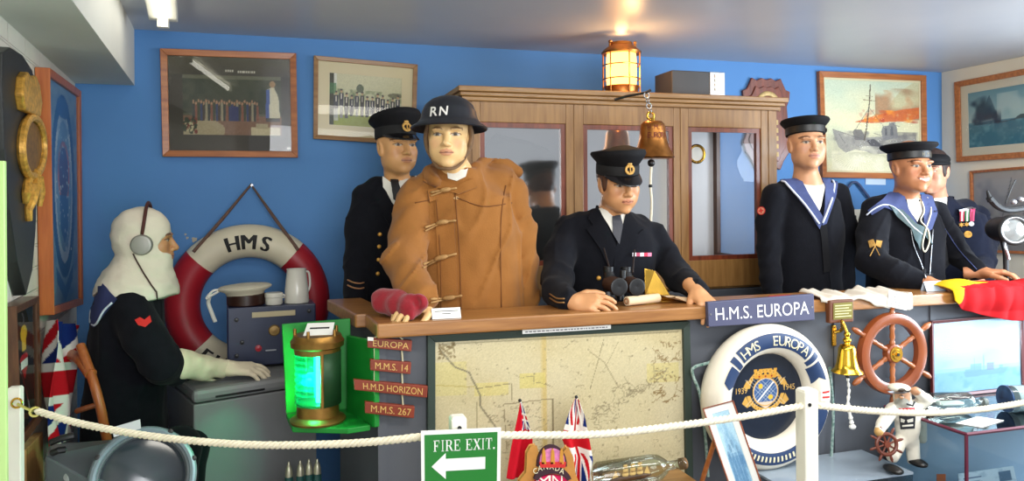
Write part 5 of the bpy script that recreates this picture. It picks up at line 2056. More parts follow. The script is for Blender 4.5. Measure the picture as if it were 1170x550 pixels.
def iso_thing(name, label, cat, fn, lo, hi, res, m, parent=None, group=None):
    vs, fs = isosurf(fn, lo, hi, res)
    o = add_mesh(name, vs.tolist(), fs.tolist(), m, parent, smooth=True, ang=180)
    if parent is None:
        tag(o, label, cat, group)
    return o


pa = [atY(438, 344, 2.50), atY(455, 347, 2.46), atY(470, 350, 2.40), atY(478, 346, 2.385)]
pa2 = [atY(466, 352, 2.39), atY(470, 360, 2.375), atY(462, 368, 2.365)]


def mit(P):
    d = s_cap(P, pa[0], pa[1], .042, .044)
    d = smin(d, s_cap(P, pa[1], pa[2], .044, .036), .02)
    d = smin(d, s_cap(P, pa[2], pa[3], .034, .03), .012)
    d = smin(d, s_cap(P, pa2[0], pa2[1], .026, .018), .012)
    d = np.minimum(d, s_cap(P, pa2[1], pa2[2], .012, .006))
    e = (pa[0] - pa[1]).normalized()
    q = pa[0] + e * .042
    d = smax(d, -s_cap(P, q, q + e * .05, .03, .034), .006)
    q = pa[3] + V((-.01, -.03, .008))
    d = smax(d, -s_ell(P, q, (.014, .02, .02)), .008)
    d = d + .01 * (vnoise(P[0] * 38, P[1] * 38, P[2] * 38) - .5)
    return np.maximum(d, ZT + .002 - P[2])


iso_thing('mittens', 'crumpled red woollen mittens at the duffel coat mannequin\'s hand on the counter', 'mittens', mit, (pa[0].x - .12, 2.28, ZT - .02), (pa[3].x + .08, 2.6, ZT + .2), .005, M_MITT)

# binoculars hung in front of the officer
cb = atY(709, 324, 2.50)
t = thing('binoculars', 'dark brown leather covered binoculars before the officer at the counter', 'binoculars', cb + V((0, 0, -.04)))
M_LEA = mat('brown_leather_cover', (66, 42, 30), .45, var=.3, vs=30, bump=.3, bs=200)
for k, (px_, rr) in enumerate(((699, .030), (719, .029))):
    c = atY(px_, 326, 2.50)
    b = MB().cone(c + V((0, -.06, .0)), c + V((0, .02, .004)), rr * 1.06, rr, 24)
    barrel = b.build('barrel', M_LEA, t, True)
    c2 = c + V((0, .03, .02))
    MB().cone(c + V((0, .01, .005)), c2 + V((0, .0, .025)), .026, .018, 20).cone(c2 + V((0, 0, .018)), c2 + V((0, .0, .045)), .019, .02, 20).build('eyepiece', M_BLACK, barrel, True)
    MB().lathe([(0, 0), (rr * 1.08, 0), (rr * 1.08, .006), (rr * .85, .008), (0, .004)], mloc(c + V((0, -.06, 0)), (0, -1, 0)), 24).build('objective_ring', M_BLACK, barrel, True)
b = MB().cone(atY(699, 324, 2.50), atY(719, 324, 2.50), .014, .014)
b.cone(cb + V((0, -.02, .02)), cb + V((0, -.02, .05)), .011, .011).cone(cb + V((0, 0, -.03)), cb + V((0, 0, -.06)), .012, .016)
b.build('bridge', M_BLACK, t, True)
for pts in ([(690, 284, 2.64), (694, 298, 2.58), (698, 312, 2.52)], [(725, 286, 2.66), (724, 298, 2.58), (723, 312, 2.52)]):
    MB().tube(bez([atY(*q) for q in pts], 10), .0035, 6).build('neck_strap', mat('strap_leather', (40, 32, 30), .5), t, True)

# black stand under the binoculars and the rolled chart beside it
o = MB().lathe([(0, 0), (.034, 0), (.036, .01), (.03, .05), (0, .052)], mloc(V((atY(697, 345, 2.47).x, 2.49, ZT + .001))), 24).build('black_pot', M_BLACK, None, True)
tag(o, 'small black pot on the counter beneath the binoculars', 'pot')
r0, r1 = atY(716, 348, 2.43), atY(752, 347, 2.47)
r0.z = r1.z = ZT + .019
b = MB().tube([r0 + (r1 - r0) * (k / 8) for k in range(9)], .0165, 20)
t = thing('rolled_chart', 'rolled cream paper chart on the counter under the binocular officer', 'chart', (r0 + r1) / 2 + V((0, 0, -.018)))
M_CHP = mat('cream_paper', (222, 196, 160), .8, var=.05, vs=10)
b.build('roll', M_CHP, t, True)
MB().torus(mloc(r0 + V((-.001, 0, 0)), r1 - r0), .009, .002, n=20, m=6).build('roll_end', mat('brown_paper_edge', (150, 96, 60), .8), t, True)
rows = []
for j in range(6):
    row = []
    for i in range(16):
        u, v_ = i / 15, j / 5
        q = r1 + V((.01 + u * .17, -.05 + v_ * .10, 0))
        q.z = ZT + .006 + .022 * (1 - u) ** 2 + .008 * math.sin(u * 9 + v_ * 4) * (.3 + u)
        row.append(q)
    rows.append(row)
MB().sheet(rows).build('loose_end', M_CHP, t, True, 180)
# brass plotting instrument
c = atY(745, 336, 2.56)
t = thing('brass_instrument', 'brass navigation instrument standing on the counter behind the rolled chart', 'instrument', V((c.x, c.y, ZT + .001)))
Q = Quad(V((c.x - .03, c.y, ZT + .012)), V((c.x + .07, c.y - .02, ZT + .012)), V((c.x + .012, c.y, ZT + .11)), V((c.x - .03, c.y, ZT + .12)))
MB().qbox(Q, 0, 0, 1, 1, -.006, 0).build('plate', M_BRASS, t, bev=.002)
MB().torus(mloc(V((c.x + .04, c.y - .03, ZT + .010))), .04, .008, n=32, m=8, rz=.007).build('base_ring', M_BRASS, t, True)

# white chart sheet draped along the counter edge with a handwritten corner
def drape(name, label, cat, us, fn, m, nv=14, th=.003):
    rows = []
    for j in range(nv + 1):
        rows.append([fn(u, j / nv) for u in us])
    o = MB().sheet(rows).build(name, m, None, True, 180)
    s = o.modifiers.new('s', 'SOLIDIFY')
    s.thickness = th
    return tag(o, label, cat)


xa, xb_ = atY(936, 340, 2.34).x, atY(1041, 335, 2.34).x


def dr(u, v_):
    x = xa + (xb_ - xa) * u
    L = .012 + .045 * max(0, min(1, (u - .45) / .3)) + .004 * math.sin(u * 14)
    s_ = v_ * (.12 + L)
    w_ = .006 * math.sin(u * 23 + v_ * 3) + .005 * math.sin(u * 51)
    if s_ < .12:
        return V((x, 2.335 + .12 - s_, ZT + .008 + w_ * (1 - .5 * v_) + .008 * (1 - s_ / .12) * (1 + math.sin(u * 11))))
    k = s_ - .12
    return V((x, 2.331 - .004 * math.sin(u * 30), ZT + .006 - k + w_ * .4))


drape('chart_sheet', 'white creased chart sheet draped along the counter edge above the small ship wheel', 'chart', [i / 60 for i in range(61)], dr, mat('white_linen', (206, 198, 184), .8, var=.04, vs=12), 20)
Q = Quad(*[atY(a, c_, 2.322) for a, c_ in ((1014, 350), (1036, 355), (1041, 337), (1016, 332))])
t = thing('handwritten_note', 'handwritten white note pinned over the counter edge above the ship wheel', 'note', Q.at(.5, 0))
MB().qbox(Q, 0, 0, 1, 1, -.0015, 0).build('paper', M_PAPER, t)
random.seed(5)
for k in range(5):
    b = MB()
    y = .84 - k * .16
    pts = [Q.at(.1 + .8 * i / 30, y + .03 * math.sin(i * 2.3 + k) + .015 * math.sin(i * 5.1), .001) for i in range(int(31 - 6 * (k % 3)))]
    b.tube(pts, .0007, 4).build('ink_line', mat('grey_ink', (96, 92, 100), .7), t)
o = MB().tube([V((atY(882, 346, 2.4).x, 2.42, ZT + .007)), V((atY(905, 345, 2.42).x, 2.43, ZT + .007))], .006, 8).build('red_crayon', mat('red_paint', (190, 30, 46), .5), None, True)
tag(o, 'small red marker lying on the counter behind the name sign', 'marker')

# red and yellow ensign draped over the right end of the counter
fx0, fx1 = atY(1086, 345, 2.33).x, atY(1200, 345, 2.33).x


def flg(u, v_):
    x = fx0 + (fx1 - fx0) * u
    top = .10
    drop = np.interp(u, [0, .06, .12, .3, .6, 1], [.04, .075, .09, .115, .14, .15])
    s_ = v_ * (top + drop)
    rip = .010 * math.sin(u * 13 + v_ * 2) + .005 * math.sin(u * 29)
    up = .028 * math.exp(-((u - .22) / .22) ** 2) + .02 * u
    if s_ < top:
        k = s_ / top
        return V((x, 2.45 - .115 * k, ZT + .010 + up * math.sin(PI * min(1, k * .75 + .2)) + rip * .4 + .004))
    k = (s_ - top)
    return V((x, 2.329 - abs(rip) - .012 * math.sin(PI * min(1, k / .1)), ZT + .012 + up * .3 - k))


cv = Cv(110, 70, (176, 24, 30))
cv.rect(0, 0, 1, .30, (208, 172, 30)).poly([(0, .2), (.14, .5), (.03, 1), (0, 1)], (208, 172, 30)).poly([(.28, 0), (1, 0), (1, .3), (.48, .32)], (176, 24, 30)).poly([(.03, .3), (.4, .3), (.24, .42), (.05, .5)], (208, 172, 30))
o = canvas_obj('ensign', cv, lambda u, v_: flg(u, 1 - v_), M_FLAG, None, True)
s_ = o.modifiers.new('s', 'SOLIDIFY')
s_.thickness = .003
tag(o, 'red and yellow flag draped over the right end of the counter', 'flag')

# signal lamp
lc = atY(1158, 263, 2.52)
t = thing('signal_lamp', 'black signal lamp with round glass on a pedestal at right end of counter', 'lamp', V((lc.x + .02, lc.y, ZT)))
ax = (V((-.45, -1, .0))).normalized()
M = mloc(lc, ax)
M_LB = mat('lamp_black', (20, 21, 23), .6, var=.2, vs=30)
r = .056
MB().lathe([(0, -.17), (.03, -.168), (.05, -.15), (r * 1.0, -.12), (r * 1.05, -.03), (r * 1.2, -.02), (r * 1.22, .012), (r * 1.1, .018), (r * .95, .016), (r * .92, -.01), (0, -.012)], M, 36).build('drum', M_LB, t, True)
MB().lathe([(0, .0), (r * .95, -.004), (r * .93, .004), (r * .6, .012), (0, .016)], M, 30).build('lens', mat('lens_glass', (188, 192, 190), .12, .6, var=.15, vs=30), t, True)
MB().torus(M @ Matrix.Translation(V((0, 0, .012))), r * 1.0, .006, n=36, m=8).build('lens_rim', M_STEEL, t, True)
b = MB()
b.tube(bez([atY(1130, 226, 2.52), atY(1140, 236, 2.52), atY(1152, 240, 2.52), atY(1170, 238, 2.54)], 14), .014, 8).cone(atY(1128, 218, 2.52), atY(1132, 230, 2.52), .004, .014)
b.build('sighting_bracket', M_LB, t, True)
MB().tube([atY(1149, 232, 2.53), atY(1156, 214, 2.53), atY(1160, 206, 2.53)], .003, 6).build('sight_rod', M_LB, t, True)
for q in ((1158, 231), (1166, 228)):
    MB().ell(atY(q[0], q[1], 2.50), (.013, .013, .013)).build('knob', M_STEEL, t, True)
b = MB().tube([lc + V((0, .05, -.05)), V((lc.x - .01, lc.y + .03, lc.z - .10)), V((lc.x - .02, lc.y + .02, ZT + .012))], [.014, .012, .010], 10)
b.lathe([(0, 0), (.045, 0), (.045, .008), (.02, .018), (0, .02)], mloc(V((lc.x - .02, lc.y + .02, ZT + .001))), 24)
b.build('pedestal', M_LB, t, True)
MB().tube(bez([lc + V((-.03, .02, -.04)), lc + V((-.05, 0, -.075)), lc + V((-.035, 0, -.11)), lc + V((-.03, 0, -.13))], 12), .007, 8).build('hand_grip', M_STEEL, t, True)

# board with letters hanging behind the sailors
Q = quad_on(lambda a, c_: onB(a, c_, .03), [(962, 240), (1018, 238), (1018, 264), (962, 267)])
t = thing('hanging_board', 'white lettered board hung on a dark rope between the two sailors', 'sign', Q.at(.5, 0, -.02))
MB().qbox(Q, 0, 0, 1, 1, -.02, 0).build('board', M_WHITE, t, bev=.003)
b = MB()
text_quad(b, Q, 'S. W', .18, .3, .72, .75, .001, .02)
b.build('lettering', M_INK, t)
MB().tube(bez([Q.at(.02, 1, -.01), onB(966, 220, .02), onB(977, 208, .02), onB(990, 222, .02), Q.at(.75, 1, -.01)], 24), .008, 8).build('hanging_rope', mat('dark_blue_rope', (70, 84, 120), .8), t, True)

# ================================================================ front of the counter
# chart under glass
def onC(px, py, d=.0):
    return atY(px, py, YC - d)


cv = Cv(280, 200, (216, 204, 164))
cv.cloud(3, (206, 190, 142), .5, 2).cloud(2, (224, 214, 180), .6, 7)
cv.rect(.41, 0, .425, 1, (206, 176, 96), .5).rect(.405, 0, .43, 1, (212, 190, 122), .4)
cv.rect(.0, .12, .12, .3, (220, 208, 132), .5).rect(.15, .24, .28, .31, (224, 210, 120), .5).rect(.32, .2, .42, .28, (222, 208, 116), .6).rect(.84, .18, .98, .28, (222, 208, 128), .5)
LN = (132, 118, 86)
cv.line([(.02, .04), (.05, .1), (.08, .15), (.13, .18), (.15, .24), (.17, .3), (.17, .36), (.2, .42), (.23, .48)], .009, (128, 120, 96), .8)

cv.line([(.15, .27), (.29, .25), (.29, .34)], .004, LN, .8).line([(.26, .36), (.45, .34), (.45, .6)], .005, LN, .8).line([(.16, .34), (.16, .55)], .004, LN, .7).line([(.26, .36), (.27, .6)], .004, LN, .7)
cv.line([(0, .24), (.15, .26), (.28, .26)], .005, (190, 170, 90), .7)
cv.line([(.66, .04), (.62, .22), (.6, .3)], .004, LN, .7).line([(.6, .1), (.66, .16), (.72, .3)], .004, LN, .7).line([(.72, .06), (.66, .2)], .003, LN, .6)
rs = np.random.RandomState(3)
def squig(x, y, n, st, wd, col, al, dx=0, dy=0):
    p = [(x, y)]
    for _ in range(n):
        x += rs.normal(dx, st)
        y += rs.normal(dy, st)
        p.append((x, y))
    cv.line(p, wd, col, al)
for k in range(70):
    squig(rs.uniform(.03, .97), rs.uniform(.03, .97), 6, .008, .003, (168, 154, 120), .6)
for k in range(26):
    squig(.62 + .012 * k, .44 - .008 * k + rs.normal(0, .015), 9, .012, .004, (158, 146, 114), .7)
for k in range(40):
    squig(rs.uniform(.86, .98), rs.uniform(.05, .4), 5, .01, .004, (142, 116, 72), .65)
for k in range(30):
    squig(rs.uniform(.2, .4), rs.uniform(.38, .62), 7, .011, .003, (158, 146, 114), .6)
for k in range(28):
    squig(rs.uniform(.55, .72), rs.uniform(.45, .8), 6, .01, .003, (160, 146, 112), .6)
squig(.3, .2, 14, .012, .003, LN, .6, .008, .0)
cv.rect(.02, .02, .98, .024, LN, .5).speck(160, (130, 118, 90), .004, (0, 0, 1, 1), .6).speck(60, (120, 100, 60), .006, (.02, .02, .08, .1), .5)
cv.grain(5)
Q = quad_on(lambda a, c_: onC(a, c_, .032), [(489, 384), (789, 367.5), (794, 604), (489, 612)])
M_GREENF = mat('dark_green_frame', (44, 58, 50), .5)
framed('framed_chart', 'large cream sea chart in dark green frame on the counter front', 'chart', Q, .026, .030, M_GREENF, cv, glassm=glass('chart_glass', refl=.55, rough=.08))
Q = quad_on(lambda a, c_: onC(a, c_, .036), [(597, 377.5), (698, 371.5), (698, 376), (597, 382)])
t = thing('label_strip', 'long thin white printed label strip above the framed sea chart', 'label', Q.at(.5, 0))
MB().qbox(Q, 0, 0, 1, 1, -.0025, 0).build('strip', M_PAPER, t)
b = MB()
x = .03
while x < .96:
    wd = random.uniform(.012, .04)
    b.qbox(Q, x, .35, min(x + wd, .97), .62, 0, .0006)
    x += wd + .012
b.build('small_print', mat('grey_ink', (96, 92, 100), .7), t)

# four carved name boards hanging in a column
M_NB = mat('red_brown_board', (128, 48, 24), .5, var=.15, vs=20)
nbq = []
for k, (txt, px, lab) in enumerate((('EUROPA', [(420, 386), (471, 389.5), (470, 402), (420, 397.5)], 'small brown name board lettered EUROPA, topmost of the hanging column'), ('M.M.S. 14', [(423, 411), (470, 414.5), (469, 428), (423, 423.5)], 'small brown name board lettered M.M.S. 14, second in the hanging column'), ('H.M.D HORIZON', [(404, 434), (489, 441.5), (488, 455), (405, 446)], 'long brown name board lettered H.M.D HORIZON, third in the hanging column'), ('M.M.S. 267', [(417, 459.5), (474, 465), (473, 478.5), (417, 472.5)], 'small brown name board lettered M.M.S. 267, lowest in the hanging column'))):
    Q = quad_on(lambda a, c_: onC(a, c_, .03), px)
    nbq.append(Q)
    t = thing('name_board', lab, 'sign', Q.at(.5, 0), 'carved name boards hanging in a column')
    MB().qbox(Q, 0, 0, 1, 1, -.018, 0).build('board', M_NB, t, bev=.002)
    b = MB()
    text_quad(b, Q, txt, .12, .2, .93, .78, .001, .0)
    b.build('lettering', mat('carved_gilt', (206, 166, 92), .5), t)
    if k == 0:
        MB().qbox(Q, .0, .72, .13, 1.06, 0, .002).build('paper_tag', M_PAPER, t)
b = MB()
M_CORD = mat('cream_cord', (190, 182, 150), .8)
for u in (.16, .78):
    pts = [onC(445 if u < .5 else 449, 378, .012)]
    for Q in nbq:
        d = Q.br - Q.bl
        xt = nbq[0].at(u, .5).x
        uu = (xt - Q.bl.x) / (Q.br.x - Q.bl.x)
        pts += [Q.at(uu, 1, -.009), Q.at(uu, 0, -.009)]
    o = MB().tube(pts, .0028, 6).build('display_string', M_CORD, None, True)
    tag(o, 'cream cord threading the %s ends of the four hanging name boards' % ('left' if u < .5 else 'right'), 'cord')

# green sidelight screen with the lamp
M_GRN = mat('bright_green_paint', (12, 128, 40), .5, var=.06, vs=6)
gb0 = atY(322, 371, 2.60)
gbx1 = atY(400, 371, 2.60).x
zt_, zb_ = gb0.z, atY(326, 473, 2.60).z
t = thing('sidelight_screen', 'bright green painted sidelight screen on the angled end of the counter', 'sidelight board', V((.12, 2.5, zb_ - .02)))
MB().hexa([V((gb0.x + .012, 2.60, zb_)), V((gbx1, 2.585, zb_)), V((gbx1, 2.60, zb_)), V((gb0.x + .012, 2.615, zb_)), V((gb0.x, 2.60, zt_)), V((gbx1, 2.585, zt_ + .01)), V((gbx1, 2.60, zt_ + .01)), V((gb0.x, 2.615, zt_))]).build('back_board', M_GRN, t, bev=.003)
p0, p1 = atY(396, 384, 2.56), atY(428, 390, 2.375)
p2, p3 = atY(428, 489, 2.375), atY(396, 487, 2.56)
Q = Quad(p3, p2, p1, p0)
MB().qbox(Q, 0, 0, 1, 1, -.018, 0).build('side_board', M_GRN, t, bev=.003)
sh = [(atY(327, 470, 2.60).x, 2.60), (atY(334, 476, 2.44).x, 2.44), (atY(384, 478, 2.37).x, 2.385), (atY(398, 485, 2.36).x, 2.37), (p2.x - .012, 2.385), (gbx1, 2.59)]
MB().prism(sh, Matrix.Translation(V((0, 0, 0))), zb_ - .018, zb_).build('shelf', M_GRN, t, bev=.003)
# lamp
lcx = atY(363, 430, 2.485)
rl = 29.0 * pxlen(363, 2.485)
zlb = zb_ + .001
zlt = atY(363, 381, 2.485).z
hl = zlt - zlb
t = thing('starboard_lamp', 'lit green brass ship sidelight lamp standing in the green screen', 'lamp', V((lcx.x, 2.485, zlb)))
M = mloc(V((lcx.x, 2.485, zlb)))
M_OBR = mat('old_lamp_brass', (150, 112, 56), .4, .85, var=.3, vs=18)
MB().lathe([(0, 0), (rl * 1.06, 0), (rl * 1.08, .006), (rl * 1.02, .012), (rl * .82, hl * .07), (rl * .8, hl * .22), (0, hl * .22)], M, 40).build('base', M_OBR, t, True)
MB().lathe([(0, hl * .78), (rl * .88, hl * .78), (rl * .9, hl * .84), (rl * 1.02, hl * .86), (rl * 1.04, hl * .92), (rl * .96, hl * .945), (rl * .9, hl * .99), (rl * .7, hl * 1.0), (0, hl * 1.0)], M, 40).build('cap', M_OBR, t, True)
for k in range(5):
    a = k * 2 * PI / 5 + .5
    MB().cone(V((lcx.x + math.cos(a) * rl * .86, 2.485 + math.sin(a) * rl * .86, zlb + hl * .98)), V((lcx.x + math.cos(a) * rl * .86, 2.485 + math.sin(a) * rl * .86, zlb + hl * 1.06)), .006, .005, 10).build('thumb_screw', M_OBR, t, True)
# metal shield at the right and back, ribbed green glass facing front left
def arc(a0, a1, rr, z0, z1, n=30, ribs=0):
    rows = []
    m_ = 2 if not ribs else ribs * 6
    for j in range(m_ + 1):
        z = z0 + (z1 - z0) * j / m_
        q = rr + (.0025 * math.sin(j / m_ * ribs * 2 * PI) if ribs else 0)
        rows.append([V((lcx.x + math.cos(a0 + (a1 - a0) * i / n) * q, 2.485 + math.sin(a0 + (a1 - a0) * i / n) * q, zlb + z)) for i in range(n + 1)])
    return rows


A0, A1 = math.radians(118), math.radians(278)
o = MB().sheet(arc(A1, A0 + 2 * PI, rl * .9, hl * .2, hl * .8, 40)).build('metal_shield', mat('dark_green_metal', (36, 74, 44), .45, .3, var=.2, vs=12), t, True, 180)
s_ = o.modifiers.new('s', 'SOLIDIFY')
s_.thickness = .003
MB().sheet(arc(A0, A1, rl * .86, hl * .2, hl * .8, 30, 9)).build('green_lens', glass('green_lens_glass', (30, 225, 160), refl=.4, rough=.15, glow=.10), t, True, 180)
MB().cone(V((lcx.x + .004, 2.485 - .035, zlb + hl * .24)), V((lcx.x + .004, 2.485 - .035, zlb + hl * .78)), .011, .011).build('lit_bulb', emit('green_lit_bulb', (220, 255, 232), 24.0), t, True)
rows = arc(A0 - .1, A1 + .1, rl * .55, hl * .22, hl * .79, 24)
rows = [[V((2 * lcx.x - q.x, 2 * 2.485 - q.y, q.z)) for q in r_] for r_ in rows]
MB().sheet(rows).build('reflector', mat('lamp_reflector', (210, 225, 215), .6), t, True, 180)
for a in (A0, A1):
    MB().cone(V((lcx.x + math.cos(a) * rl * .9, 2.485 + math.sin(a) * rl * .9, zlb + hl * .2)), V((lcx.x + math.cos(a) * rl * .9, 2.485 + math.sin(a) * rl * .9, zlb + hl * .8)), .006, .006, 10).build('lens_post', M_OBR, t, True)
l = bpy.data.lights.new('sidelight_glow', 'POINT')
l.energy = 4.5
l.color = (.02, 1.0, .55)
l.shadow_soft_size = .02
lo = bpy.data.objects.new('sidelight_glow', l)
COL.objects.link(lo)
lo.location = V((lcx.x - .03, 2.485 - .06, zlb + hl * .5))
l = bpy.data.lights.new('sidelight_beam', 'SPOT')
l.energy = 9
l.color = (.05, 1.0, .6)
l.shadow_soft_size = .03
l.spot_size = math.radians(30)
l.spot_blend = .5
lo = bpy.data.objects.new('sidelight_beam', l)
COL.objects.link(lo)
lo.location = V((lcx.x - .062, 2.465, zlb + hl * .5))
lo.rotation_euler = (V((-.2, 2.97, .62)) - lo.location).to_track_quat('-Z', 'Y').to_euler()
Q = Quad(*[V((x_, y_, z_)) for x_, y_, z_ in ((lcx.x - .045, 2.45, zlt + .001), (lcx.x + .045, 2.44, zlt + .001), (lcx.x + .055, 2.50, zlt + .03), (lcx.x - .03, 2.51, zlt + .03))])
t = thing('caption_card', 'small white caption card leaning on top of the green sidelight lamp', 'card', Q.at(.5, 0))
MB().qbox(Q, 0, 0, 1, 1, -.0015, 0).build('paper', M_PAPER, t)
MB().qbox(Q, .15, .5, .85, .62, 0, .0006).build('print_line', M_INK, t)

# ship name sign on the rail
Q = quad_on(lambda a, c_: atY(a, c_, 2.318), [(808.5, 345.5), (930, 336), (931, 366), (810, 374)])
t = thing('name_sign', 'slate grey sign lettered H.M.S. EUROPA fixed to the counter edge', 'sign', Q.at(.5, 0, -.02))
MB().qbox(Q, 0, 0, 1, 1, -.02, 0).build('board', mat('slate_paint', (74, 76, 104), .5), t, bev=.003)
b = MB()
text_quad(b, Q, 'H.M.S. EUROPA', .065, .25, .945, .74, .001, .0, 1.0)
b.build('lettering', mat('white_letter_paint', (236, 236, 238), .5), t)
for u in (.022, .978):
    MB().lathe([(0, 0), (.004, 0), (.003, .002), (0, .002)], mloc(Q.at(u, .5, 0), Q.n), 10).build('screw', M_STEEL, t)

# little wooden plaque with brass plate
Q = quad_on(lambda a, c_: atY(a, c_, 2.312), [(948, 344), (975.5, 342), (975.5, 368), (948, 370)])
t = thing('brass_plaque', 'small wooden plaque with engraved brass plate on the counter edge', 'plaque', Q.at(.5, 0, -.024))
MB().qbox(Q, 0, 0, 1, 1, -.024, 0).build('block', M_RED if False else mat('brown_block', (104, 58, 32), .4, var=.15, vs=10), t, bev=.004)
MB().qbox(Q, .14, .16, .94, .88, 0, .002).build('plate', mat('dull_brass_plate', (128, 118, 60), .4, .7), t)
for k in range(5):
    MB().qbox(Q, .2, .74 - k * .12, .88 - (k % 2) * .1, .78 - k * .12, .002, .0026).build('engraved_line', mat('pale_engraving', (206, 200, 150), .5), t)

# brass bell on a wall bracket
bc = atY(968, 426, 2.29)
mp_ = pxlen(968, 2.29)
t = thing('brass_bell', 'small polished brass bell on a bracket on the counter front', 'bell', bc)
M = mloc(bc)
H, R = 33 * mp_, 17.5 * mp_
MB().lathe([(R * .93, .0), (R, .003), (R * .98, .006), (R * .78, H * .16), (R * .66, H * .34), (R * .58, H * .6), (R * .54, H * .84), (R * .4, H * .96), (R * .12, H)], M, 36).build('bell_body', mat('bright_brass', (232, 186, 62), .16, 1.0), t, True, 60)
b = MB().cone(bc + V((0, 0, H * .97)), bc + V((0, 0, H * 1.3)), R * .2, R * .13).ell(bc + V((0, 0, H * 1.12)), (R * .27, R * .27, R * .2)).ell(bc + V((0, 0, H * 1.32)), (R * .2, R * .2, R * .2))
b.build('crown', mat('bright_brass', (232, 186, 62), .16, 1.0), t, True)
a0_ = atY(954, 386, 2.385)
MB().box((a0_.x - .009, 2.386, atY(954, 396, 2.385).z), (a0_.x + .009, 2.397, atY(954, 372, 2.385).z)).build('bracket_plate', M_BRASS, t, bev=.003)
MB().tube(bez([V((a0_.x, 2.386, atY(954, 380, 2.385).z)), V((a0_.x + .012, 2.36, atY(958, 377, 2.36).z)), V((bc.x - .005, 2.31, bc.z + H * 1.75)), V((bc.x, 2.29, bc.z + H * 1.38))], 18), .0065, 8).build('bracket_arm', M_BRASS, t, True)
MB().tube([bc + V((0, 0, .03)), bc + V((.002, 0, -.012))], .003, 6).ell(bc + V((.002, 0, -.014)), (.008, .008, .008)).build('clapper', M_BLACK, t, True)
pts = bez([bc + V((.002, 0, -.02)), atY(970, 446, 2.29), atY(969, 462, 2.29), atY(972, 478, 2.29), atY(974, 488, 2.29)], 26)
b = MB().tube(pts, [.0045 + .0035 * max(0, (i - 5) / 21) + .002 * math.sin(i * 2.2) for i in range(len(pts))], 8).ell(pts[-1], (.013, .012, .010))
b.build('lanyard', mat('white_cord', (240, 238, 232), .7), t, True)

# ship's wheel
wc = atY(1019.5, 404, 2.335)
mp_ = pxlen(1019, 2.335)
M = mloc(wc, (0, -1, 0), (1, 0, 0))
t = thing('ship_helm', 'varnished wooden ship wheel with brass hub hung on the counter front', 'ship wheel', wc + V((0, .03, -.16)))
M_WH = mat('varnished_teak', (150, 78, 40), .28, col2=(122, 58, 28), vs=9, coat=.4)
Ro, Ri = 46.5 * mp_, 34 * mp_
MB().lathe([(Ri, -.012), (Ro, -.012), (Ro * 1.01, .0), (Ro * .985, .014), (Ro * .93, .016), (Ri * 1.08, .016), (Ri, .012), (Ri * .99, 0), (Ri, -.012)], M, 64).build('rim', M_WH, t, True, 30)
MB().lathe([(0, -.012), (.036, -.012), (.036, .014), (.030, .018), (.026, .018), (0, .018)], M, 32).build('hub', M_WH, t, True, 30)
b = MB().lathe([(0, .018), (.029, .018), (.029, .022), (.02, .022), (.018, .026), (.009, .026), (.008, .03), (0, .03)], M, 32)
b.build('hub_plate', M_BRASS, t, True, 30)
MB().lathe([(0, .03), (.006, .03), (.006, .0315), (0, .0315)], M, 16).build('hub_bolt', M_BLACK, t)
prof = [(0, .034), (.010, .034), (.011, .045), (.007, .052), (.0105, .062), (.008, .085), (.011, .098), (.008, .105), (.011, Ri - .002), (.011, Ro + .002), (.007, Ro + .008), (.0095, Ro + .014), (.012, Ro + .034), (.009, Ro + .048), (.006, Ro + .056), (0, Ro + .058)]
for k in range(6):
    a = PI / 2 + k * PI / 3
    S = M @ Matrix.Rotation(a, 4, 'Z') @ Matrix.Rotation(PI / 2, 4, 'Y')
    MB().lathe(prof, S, 16).build('spoke', M_TEAK if False else mat('teak_spoke', (176, 104, 56), .35, col2=(146, 78, 38), vs=12, coat=.3), t, True, 60)

# the white lifebuoy with its navy centre
rc = atY(880.5, 455, 2.30)
mp_ = pxlen(880, 2.30)
RR, rr_ = 66.5 * mp_, 17.0 * mp_
Mr = mloc(V((rc.x, 2.325, rc.z)), (0, -1, 0), (1, 0, 0))
t = thing('lifebuoy', 'white lifebuoy lettered HMS EUROPA with navy crest centre leaning on the counter', 'lifebuoy', V((rc.x, 2.325, rc.z - RR - rr_)), 'lifebuoys')
M_RING = mat('cream_ring_paint', (232, 224, 206), .45, var=.04, vs=8)
MB().torus(Mr, RR, rr_, n=72, m=22).build('ring', M_RING, t, True, 180)


def ringpt(Mx, a, rad, R_, r_, off=.002):
    z = math.sqrt(max(0, r_ * r_ - (rad - R_) ** 2))
    n_ = V((math.cos(a) * (rad - R_) / r_, math.sin(a) * (rad - R_) / r_, z / r_))
    return Mx @ (V((math.cos(a) * rad, math.sin(a) * rad, z)) + n_ * off)


def ring_band(mb, Mx, R_, r_, a0, a1, f0, f1, off=.0015, n=40, e0=0, e1=0):
    """a painted strip on a ring from angle a0 to a1, radii R + f*r; e0/e1 notch the ends like a ribbon"""
    m_ = 8
    rows = []
    for j in range(m_ + 1):
        v_ = j / m_
        q = 1 - abs(2 * v_ - 1)
        b0, b1 = a0 - e0 * q, a1 + e1 * q
        rows.append([ringpt(Mx, b0 + (b1 - b0) * i / n, R_ + r_ * (f0 + (f1 - f0) * v_), R_, r_, off) for i in range(n + 1)])
    mb.sheet(rows)


